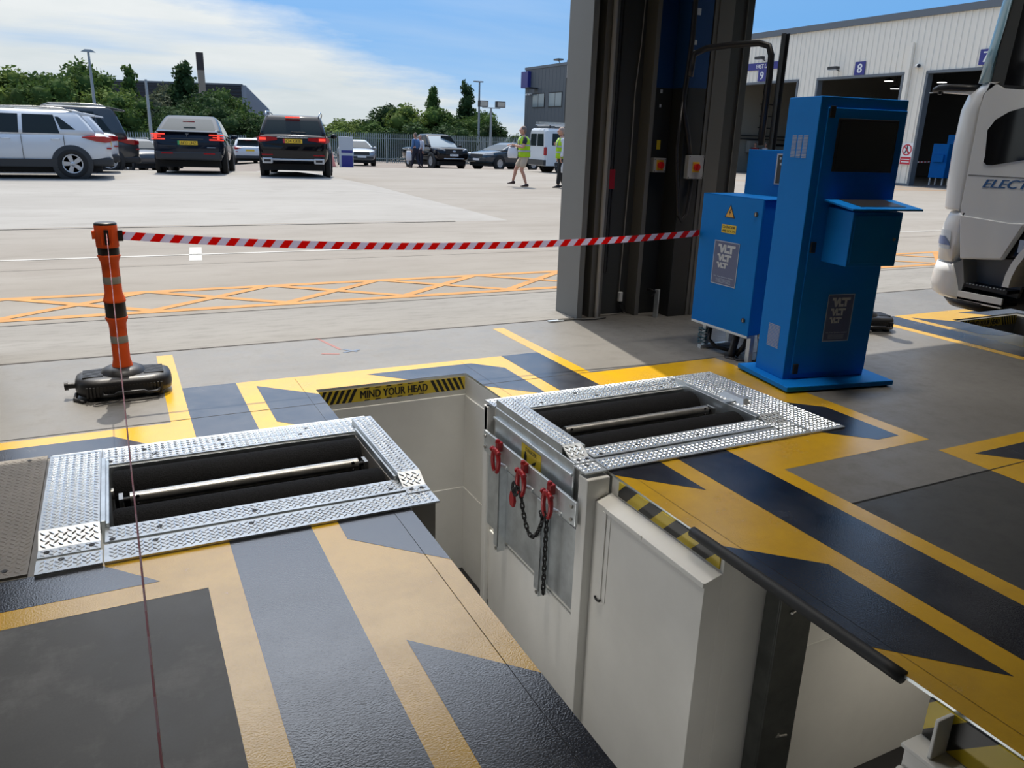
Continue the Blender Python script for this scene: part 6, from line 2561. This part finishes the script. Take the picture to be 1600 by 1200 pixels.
number(8, 29.62, 5.42, 'navy number 8 sign right of the dark wall floodlight, over the middle workshop door')
number(7, 23.1, 5.5, 'navy number 7 sign partly hidden by the truck windscreen')
number(9, 36.4, 5.43, 'navy number 9 sign hanging just below the FAST LANE sign')
t = thing('lane_sign', 'long navy FAST LANE sign above workshop door 9', 'sign', (FX - .05, 36.25, 5.93))
b = MB()
b.box(-.02, 0, -1.42, 1.42, -.19, .19, M_sign)
b.build('board', t)
b = MB()
b.text('FAST LANE', face_mx(-.022, 0, 0), h=.22, w=1.35, mt=M_signw, bold=.03)
b.build('lettering', t)
for y, z, lb in ((30.9, 5.47, 'dark floodlight fixed to the ribbed cladding left of sign 8'), (36.3, 6.32, 'small floodlight above the FAST LANE sign')):
    t = thing('floodlight', lb, 'floodlight', (FX - .05, y, z))
    b = MB()
    b.bar((0, 0, -.1), (-.35, 0, .0), .05, .05, M_cladb)
    b.build('arm', t)
    b = MB()
    b.box(-.55, -.30, -.28, .28, -.06, .08, M_cladb)
    b.box(-.54, -.31, -.25, .25, -.08, -.06, M_silver)
    b.build('head', t)
t = thing('vent_pipe', 'tall pale flue pipe on the cladding between doors 7 and 8', 'pipe', (FX - .15, 26.75, 0))
b = MB()
b.box(-.08, .08, -.10, .10, 0, 5.7, M_fac)
b.box(-.07, .07, -.085, .085, 5.7, 6.35, M_fac)
b.build('duct', t)
t = thing('security_camera', 'white security camera on the cladding beside the flue pipe', 'camera', (FX - .05, 26.3, 5.32))
b = MB()
b.cyl((-.08, .05, 0), (-.30, -.22, -.02), .09, n=12, mt=M_whitep)
b.cyl((-.305, -.225, -.02), (-.33, -.25, -.02), .075, n=12, mt=M_blackp)
b.build('housing', t)
b = MB()
b.box(-.1, 0, -.08, .12, -.08, .08, M_whitep)
b.build('bracket', t)
t = thing('prohibition_sign', 'red and white no pedestrians sign on the cladding left of door 7', 'sign', (FX - .05, 26.15, 1.45))
b = MB()
b.box(-.015, 0, -.30, .30, -.5, .5, M_signw)
b.build('board', t)
b = MB()
M = face_mx(-.016, 0, .18)
for k in range(20):
    a0, a1 = 2 * PI * k / 20, 2 * PI * (k + 1) / 20
    b.prism([(.26 * math.cos(a0), .26 * math.sin(a0)), (.26 * math.cos(a1), .26 * math.sin(a1)), (.20 * math.cos(a1), .20 * math.sin(a1)), (.20 * math.cos(a0), .20 * math.sin(a0))], 0, .002, mat('sign red', (.55, .02, .04), .5), M)
b.prism([(-.17, .13), (-.13, .17), (.17, -.13), (.13, -.17)], .003, .005, MATS['sign red'], M)
b.prism([(-.28, -.66), (.28, -.66), (.28, -.32), (-.28, -.32)], 0, .002, MATS['sign red'], M)
b.prism([(-.22, -.45), (.22, -.45), (.22, -.41), (-.22, -.41)], .003, .004, M_signw, M)
b.prism([(-.22, -.57), (.22, -.57), (.22, -.53), (-.22, -.53)], .003, .004, M_signw, M)
b.prism([(-.03, .16), (.03, .16), (.05, -.02), (.12, -.15), (.07, -.17), (0, -.05), (-.08, -.17), (-.12, -.14), (-.05, .02)], .001, .003, M_blackp, M)
b.ball((0, .18, .002), (.035, .035, .002), 10, M_blackp, M)
b.build('pictogram', t)
# blue machines inside door 7
t = thing('control_cabinet', 'blue control cabinet on white legs far inside workshop door 7', 'control cabinet', (36.6, 26.2, .01))
b = MB()
b.box(-.3, .3, -.42, .42, .35, 1.95, M_blue)
b.box(-.42, -.3, -.30, .25, 1.1, 1.45, M_blue)
b.build('body', t, None, .01)
b = MB()
for x in (-.22, .22):
    for y in (-.34, .34):
        b.box(x - .03, x + .03, y - .03, y + .03, 0, .35, M_whitep)
b.build('leg', t)
t = thing('control_box', 'small blue box above and behind the blue cabinet in workshop door 7', 'control box', (37.8, 26.55, .01))
b = MB()
b.box(-.2, .2, -.4, .3, 1.3, 2.4, M_blue)
b.build('body', t, None, .01)
b = MB()
b.box(-.04, .04, -.04, .04, 0, 1.3, M_steel)
b.build('post', t)
b = MB()
b.tube([(36.2, 28.2, 1.12), (36.3, 27.4, 1.06), (36.45, 26.65, 1.1)], .03, 6, stripe_mat('far red belt', (0, 6, 0), 0, (.5, .03, .03), (.6, .6, .6)))
tag(b.build('barrier_belt', None), 'short red and white belt hanging inside workshop door 7', 'barrier belt')
t = thing('vehicle_lift', 'dark machinery and steel uprights in the gloom of workshop door 7', 'machinery', (40.5, 25.5, 0))
b = MB()
for y in (-1.6, -1.1, -.7, 1.2):
    b.bar((0, y, 0), (.3, y + .2, 5.5), .14, .14, M_galvgrey)
b.bar((0, -2.5, 1.9), (0, 2.5, 1.9), .1, .12, M_galvgrey)
b.bar((0, -2.5, 2.9), (0, 2.5, 2.9), .1, .25, M_blackp)
b.build('frame', t)

# ------------------------------------------------------------------ dark office at the far end
M_off = mat('slate cladding', (0.085, 0.10, 0.115), 0.5)
b = MB()
b.box(FX, FX + 14, OY1, 66, -.5, 7.4, M_off)
for y in [OY1 + .62 * k for k in range(1, 12)]:
    b.box(FX - .012, FX, y - .015, y + .015, 4.6 if 0 else 0, 7.3, M_trim)
b.box(FX - .05, FX + 14, OY1, 66.1, 7.4, 7.6, M_trim)
b.box(FX - .10, FX, OY1 - .08, OY1 + .08, 0, 6.4, M_cladb)
tb = thing('office_building', 'dark grey two storey office block with windows and a navy corner sign', 'building', (0, 0, 0))
b.build('wall', tb)
for y0, y1, k in ((62.3, 64.5, 0), (59.3, 61.6, 1)):
    f = MB()
    f.box(FX - .04, FX + .02, y0, y1, 4.2, 5.4, M_cladb)
    fo = f.build('window', tb)
    g = MB()
    for a, c in ((y0 + .06, (y0 + y1) / 2 - .04), ((y0 + y1) / 2 + .04, y1 - .06)):
        g.quad((FX - .045, c, 4.28), (FX - .045, a, 4.28), (FX - .045, a, 5.32), (FX - .045, c, 5.32), mat('office pane', (.20, .26, .28), .08, ior=1.8))
    g.build('pane', fo)
b = MB()
b.box(FX - .3, FX + .02, 65.0, 66.3, 5.9, 7.25, M_sign)
b.build('corner_sign', tb)
b = MB()
b.box(FX - .9, FX, 63.6, 64.3, 5.75, 5.85, M_cladb)
b.build('canopy_light', tb)
t = thing('security_camera', 'pair of small white cameras on the dark office wall', 'camera', (FX, 64.6, 5.35))
b = MB()
for d in (0, .55):
    b.cyl((-.1, d, 0), (-.45, d - .2, -.05), .08, n=10, mt=M_whitep)
b.build('housing', t)
t = thing('floodlight', 'floodlight on the roof edge of the dark office building', 'floodlight', (FX + .1, 60.1, 7.6))
b = MB()
b.bar((0, 0, 0), (-.1, .1, .25), .06, .06, M_cladb)
b.box(-.35, .15, -.3, .5, .22, .34, M_galvgrey)
b.build('head', t)

# ------------------------------------------------------------------ black shed with chimney, far left
t = thing('industrial_shed', 'long black ribbed industrial shed behind the trees on the left', 'building', (17.6, 121.5, 0))
b = MB()
d1 = Vector((-1, .48, 0)).normalized()
d2 = Vector((.195, .98, 0)).normalized()
Hs = 7.6


def wall(p, d, L, mt, ribs, horizontal):
    n = Vector((d.y, -d.x, 0))
    if n.y > 0:
        n = -n
    e = p + d * L
    b.quad(p + Vector((0, 0, -2)), e + Vector((0, 0, -2)), e + Vector((0, 0, Hs)), p + Vector((0, 0, Hs)), mt)
    return n


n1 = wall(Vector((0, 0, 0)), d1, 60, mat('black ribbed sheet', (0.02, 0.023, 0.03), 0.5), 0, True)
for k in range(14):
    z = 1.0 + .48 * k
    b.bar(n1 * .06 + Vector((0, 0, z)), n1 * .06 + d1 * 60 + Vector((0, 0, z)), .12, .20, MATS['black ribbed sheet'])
b.build('front_wall', t)
b = MB()
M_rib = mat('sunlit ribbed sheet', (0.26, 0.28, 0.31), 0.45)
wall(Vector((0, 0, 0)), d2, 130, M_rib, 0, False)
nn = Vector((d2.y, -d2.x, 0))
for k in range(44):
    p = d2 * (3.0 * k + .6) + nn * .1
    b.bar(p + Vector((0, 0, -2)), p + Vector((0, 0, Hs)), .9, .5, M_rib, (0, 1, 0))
b.build('side_wall', t)
b = MB()
p = [Vector((0, 0, Hs)), d1 * 60 + Vector((0, 0, Hs)), d1 * 60 + d2 * 130 + Vector((0, 0, Hs)), d2 * 130 + Vector((0, 0, Hs))]
b.quad(p[0], p[3], p[2], p[1], M_off)
b.bar(p[0], p[1], .3, .25, M_off)
b.bar(p[0], p[3], .3, .25, M_off)
b.build('roof', t)
t = thing('chimney', 'square buff brick chimney with dark upper half rising beside the black shed roof', 'chimney', (12.1, 118.4, 0))
b = MB()
b.box(-.42, .42, -.42, .42, -1.5, 9.0, mat('buff brick', (.26, .22, .17), .8))
b.build('shaft', t)
b = MB()
b.box(-.43, .43, -.43, .43, 9.0, 11.2, mat('sooty brick', (.05, .04, .037), .8))
b.build('top', t)

# ------------------------------------------------------------------ palisade fence
M_fence = mat('galvanised palisade', (0.26, 0.31, 0.31), 0.5, 0.3)


def palisade(label, A, B, z0, h):
    A, B = Vector(A), Vector(B)
    d = B - A
    L = d.length
    t = thing('palisade_fence', label, 'fence', (A.x, A.y, z0))
    d.normalize()
    b = MB()
    n = int(L / .155)
    for k in range(n):
        p = d * (k * .155)
        b.prism([(-.034, -.01), (.034, -.01), (.034, .01), (0, .022), (-.034, .01)], 0, h - .12, M_fence, frame(p, d, z=(0, 0, 1)))
        M = frame(p, d, z=(0, 0, 1))
        for x0, x1 in ((-.034, -.012), (-.011, .011), (.012, .034)):
            b.add([M @ Vector(q) for q in ((x0, -.006, h - .12), (x1, -.006, h - .12), ((x0 + x1) / 2 * 1.5, 0, h), (x1, .006, h - .12), (x0, .006, h - .12))], [(0, 1, 2), (1, 3, 2), (3, 4, 2), (4, 0, 2)], M_fence)
    b.build('pale_panel', t)
    b = MB()
    for z in (.35, h - .42):
        b.bar(Vector((0, .05, z)), d * L + Vector((0, .05, z)), .05, .06, M_fence)
    b.build('rail', t)
    k = 0
    while k * 2.75 < L and k < 40:
        p = d * (k * 2.75)
        b = MB()
        b.box(p.x - .05, p.x + .05, p.y + .05, p.y + .15, -.3, h - .2, M_fence)
        b.build('post', t)
        k += 1


palisade('long grey palisade fence across the yard behind the parked pickup', (11.0, 60.5, 0), (33.4, 60.5, 0), -.55, 2.25)
palisade('short stretch of grey palisade fence seen left of the dark blue saloon', (-6, 62, 0), (9.2, 62, 0), -.95, 2.2)

# ------------------------------------------------------------------ lamp posts, sign board
M_post = mat('galvanised lamp post', (0.30, 0.33, 0.34), 0.5, 0.2)


def lamp_post(label, x, y, z0, z1, kind):
    t = thing('lamp_post', label, 'lamp post', (x, y, z0))
    h = z1 - z0
    b = MB()
    b.lathe([(.11, 0), (.10, h * .5), (.075, h)], 12, M_post)
    b.build('pole', t)
    if kind == 'flat':
        b = MB()
        b.box(-.55, .35, -.12, .12, h - .02, h + .09, M_post)
        b.build('lantern', t, None, .03)
    elif kind == 'cross':
        b = MB()
        b.loft([[(-.45, -.1, h), (.45, -.1, h), (.45, .1, h), (-.45, .1, h)], [(-.2, -.08, h + .16), (.2, -.08, h + .16), (.2, .08, h + .16), (-.2, .08, h + .16)]], M_post, False)
        b.build('lantern', t)
    elif kind == 'twin':
        b = MB()
        b.bar((-.75, 0, h), (.75, 0, h), .06, .06, M_post)
        b.build('crossarm', t)
        for s in (-1, 1):
            b = MB()
            b.box(s * .72 - .36, s * .72 + .36, -.25, .1, h + .05, h + .50, M_cladb)
            b.box(s * .72 - .30, s * .72 + .30, -.265, -.25, h + .10, h + .45, mat('floodlight glass', (.5, .47, .40), .2))
            b.build('floodlight', t)


lamp_post('tall lamp post on the left with a small flat lantern above the trees', -.53, 62.8, -1.0, 6.2, 'cross')
lamp_post('plain pale pole rising just left of the dark blue saloon', 2.58, 58, -.9, 4.45, '')
lamp_post('tall lamp post behind the fence in the middle, single lantern', 30.3, 68, -.7, 6.3, 'flat')
lamp_post('lamp post with two square floodlights by the fence', 26.5, 57.2, -.4, 3.75, 'twin')
t = thing('totem_sign', 'white and navy sign board standing right of the black SUV', 'sign', (11.0, 41.5, yard_z(11, 41.5) - .1), math.radians(-8))
b = MB()
b.box(-.36, .36, -.06, .06, 0, 1.62, mat('sign pale grey', (.50, .54, .56), .5))
b.build('board', t, None, .01)
b = MB()
b.box(-.25, .32, -.07, -.06, .05, .68, M_sign)
b.box(-.25, .32, -.07, -.06, .82, .95, M_sign)
b.build('panel', t)
t = thing('traffic_cone', 'faded pink traffic cone between the black SUV and the sign board', 'cone', (9.95, 40.2, yard_z(9.95, 40.2)))
b = MB()
b.lathe([(.17, .03), (.03, .62), (.02, .64)], 16, mat('faded cone', (.70, .25, .20), .6))
b.build('cone', t)
b = MB()
b.box(-.2, .2, -.2, .2, 0, .035, M_blackp)
b.build('base', t)

# ------------------------------------------------------------------ trees
def leaf_mat(name, c):
    return translucent(mat(name, c, 0.85, ior=1.25, var=0.5, vscale=0.9), 0.25)


M_l1 = leaf_mat('mid green leaf', (0.068, 0.118, 0.029))
M_l2 = leaf_mat('dark green leaf', (0.036, 0.068, 0.023))
M_l3 = leaf_mat('yellow green leaf', (0.115, 0.165, 0.038))
M_l4 = leaf_mat('grey green leaf', (0.085, 0.10, 0.06))
M_bark = mat('bark', (0.09, 0.07, 0.05), 0.9)


def crown_mesh(seed, kind, mt):
    """leaf clumps in a unit crown: radius 1, height about 1.6, centre at z = 0"""
    rnd = random.Random(seed)
    b = MB()
    blobs = []
    if kind == 'round':
        for k in range(15):
            a, r, z = rnd.uniform(0, 2 * PI), rnd.uniform(.1, .65), rnd.uniform(-.65, .55)
            blobs.append((r * math.cos(a), r * math.sin(a), z, rnd.uniform(.28, .46)))
        blobs.append((0, 0, 0, .6))
    else:
        for k in range(15):
            z = -.8 + 1.75 * k / 14
            r = .45 * (1 - (z + .8) / 2.0)
            a = rnd.uniform(0, 2 * PI)
            blobs.append((r * math.cos(a), r * math.sin(a), z, .16 + .30 * (1 - (z + .8) / 1.9)))
    n = 3200
    tot = sum(q[3] ** 2 for q in blobs)
    vs, fs = [], []
    for x, y, z, r in blobs:
        for k in range(int(n * r * r / tot)):
            u = rnd.uniform(-1, 1)
            a = rnd.uniform(0, 2 * PI)
            s = math.sqrt(1 - u * u)
            rr_ = r * rnd.uniform(.72, 1.12)
            c = Vector((x + rr_ * s * math.cos(a), y + rr_ * s * math.sin(a), z + rr_ * u))
            d = Vector((rnd.gauss(0, 1), rnd.gauss(0, 1), rnd.gauss(0, .6))).normalized()
            e = d.cross(Vector((rnd.gauss(0, 1), rnd.gauss(0, 1), rnd.gauss(0, 1)))).normalized()
            l, w_ = rnd.uniform(.045, .085), rnd.uniform(.025, .045)
            o = len(vs)
            vs += [c - d * l, c + e * w_ + d * l * .1, c + d * l, c - e * w_ + d * l * .1]
            fs.append((o, o + 1, o + 2, o + 3))
    b.add(vs, fs, mt)
    for x, y, z, r in blobs:
        b.ball((x, y, z), r * .72, 8, mt)
    return b


_tm = {}


def tree(label, x, y, z0, h, rad, seed, kind, mt, group):
    t = thing('tree', label, 'tree', (x, y, z0), 0, group)
    key = (seed, kind, mt.name)
    if key not in _tm:
        o = crown_mesh(seed, kind, mt).build('crown', t)
        _tm[key] = o.data
    else:
        o = bpy.data.objects.new('crown', _tm[key])
        COL.objects.link(o)
        o.parent = t
    hc = h * .84 if kind == 'round' else h * .9
    o.scale = (rad, rad, hc / 1.9)
    o.location = (0, 0, h - hc * .5 if kind == 'round' else h - hc * .52)
    o.rotation_euler = (0, 0, (seed * 1.7 + x) % 6.28)
    b = MB()
    b.tube([(0, 0, -.5), (.08, .03, h * .3), (-.05, 0, h * .6)], [.18, .14, .07], 8, M_bark)
    b.build('trunk', t)


TREES = [  # x, y, top height, radius, seed, kind, material, label
    (-8.4, 88.2, 6.33, 1.96, 1, 'round', M_l3, 'leafy tree cut by the left edge of the photo'),
    (-6.9, 92.2, 6.20, 1.83, 2, 'round', M_l1, 'tree second from the left, behind the white SUV roof'),
    (-4.9, 86.3, 5.73, 1.73, 3, 'round', M_l1, 'tree third from the left, behind the white SUV'),
    (-3.6, 91.5, 5.86, 1.73, 4, 'round', M_l3, 'paler tree between the third tree and the tall left lamp post'),
    (-1.5, 94.5, 7.32, 2.18, 5, 'round', M_l1, 'tallest left tree, standing right behind the tall lamp post'),
    (0.5, 85.6, 4.86, 1.54, 6, 'round', M_l3, 'yellow green tree just right of the tall left lamp post'),
    (2.6, 89.7, 6.25, 1.38, 7, 'spire', M_l1, 'narrow tree left of the plain pale pole'),
    (1.8, 79.9, 4.09, 1.45, 8, 'round', M_l1, 'low bushy tree below the narrow tree by the pale pole'),
    (4.2, 86.1, 5.08, 1.58, 9, 'round', M_l4, 'grey green thin tree right behind the plain pale pole'),
    (6.1, 92.5, 5.86, 1.58, 10, 'round', M_l4, 'grey green tree left of the chimney foot'),
    (7.5, 89.7, 6.84, 1.92, 1, 'spire', M_l2, 'tall dark tree just left of the chimney'),
    (8.5, 81.6, 5.08, 1.78, 2, 'round', M_l2, 'dark tree in front of the chimney foot'),
    (10.4, 84.1, 5.05, 1.48, 3, 'round', M_l1, 'tree covering the front of the black shed, near its corner'),
    (5.0, 73.2, 2.95, 1.47, 4, 'round', M_l2, 'low dark bush behind the roof of the dark blue saloon'),
    (8.1, 71.7, 3.06, 1.47, 5, 'round', M_l2, 'low dark bush right of the dark blue saloon'),
    (10.5, 72.8, 2.97, 1.41, 6, 'round', M_l1, 'low tree in front of the pale ribbed shed wall'),
    (11.5, 69.7, 2.42, 1.26, 7, 'round', M_l2, 'low bush touching the left side of the black SUV'),
    (19.6, 75.1, 2.59, 1.30, 5, 'round', M_l3, 'pale low tree above the white and navy sign board'),
    (21.9, 78.7, 3.05, 1.38, 6, 'round', M_l3, 'pale low tree above the silver-blue hatchback'),
    (22.1, 73.9, 2.79, 1.18, 8, 'round', M_l1, 'small tree between the pale trees and the big dark one'),
    (25.2, 77.6, 4.59, 1.88, 7, 'round', M_l2, 'big dark rounded tree left of the man in blue'),
    (26.5, 74.6, 4.58, 1.70, 8, 'round', M_l3, 'big yellow green tree above the man in blue'),
    (29.7, 78.1, 5.77, 1.15, 9, 'spire', M_l1, 'slim tree above the black pickup windscreen'),
    (29.2, 73.2, 4.32, 1.34, 10, 'round', M_l1, 'tree behind the black pickup bonnet'),
    (31.9, 74.8, 6.12, 1.38, 2, 'spire', M_l2, 'tall pointed dark tree left of the middle lamp post'),
    (32.1, 71.6, 4.07, 1.22, 3, 'round', M_l1, 'tree right behind the middle lamp post'),
    (32.1, 68.9, 3.02, 1.07, 4, 'round', M_l2, 'small low tree right of the middle lamp post'),
    (21.1, 67.1, 2.31, 1.41, 9, 'round', M_l2, 'dark hedge bush behind the fence above the silver-blue hatchback'),
    (23.8, 65.9, 2.60, 1.52, 10, 'round', M_l2, 'dark hedge bush behind the fence at the man in blue'),
    (26.6, 64.5, 2.60, 1.52, 1, 'round', M_l2, 'dark hedge bush behind the fence right of the pickup'),
    (47.6, 88.0, 2.93, 1.41, 4, 'round', M_l1, 'small distant tree beside the dark office building'),
    (43.9, 86.0, 1.95, 1.51, 5, 'round', M_l2, 'low distant bush behind the fence end, left of the office'),
]
for x, y, h, r, sdd, kind, mt, lb in TREES:
    tree(lb, x, y, -1.3, h + 1.3 + (0.5 if x < 12 else 0.15), r * 1.85, sdd, kind, mt, 'trees beyond the yard fence')
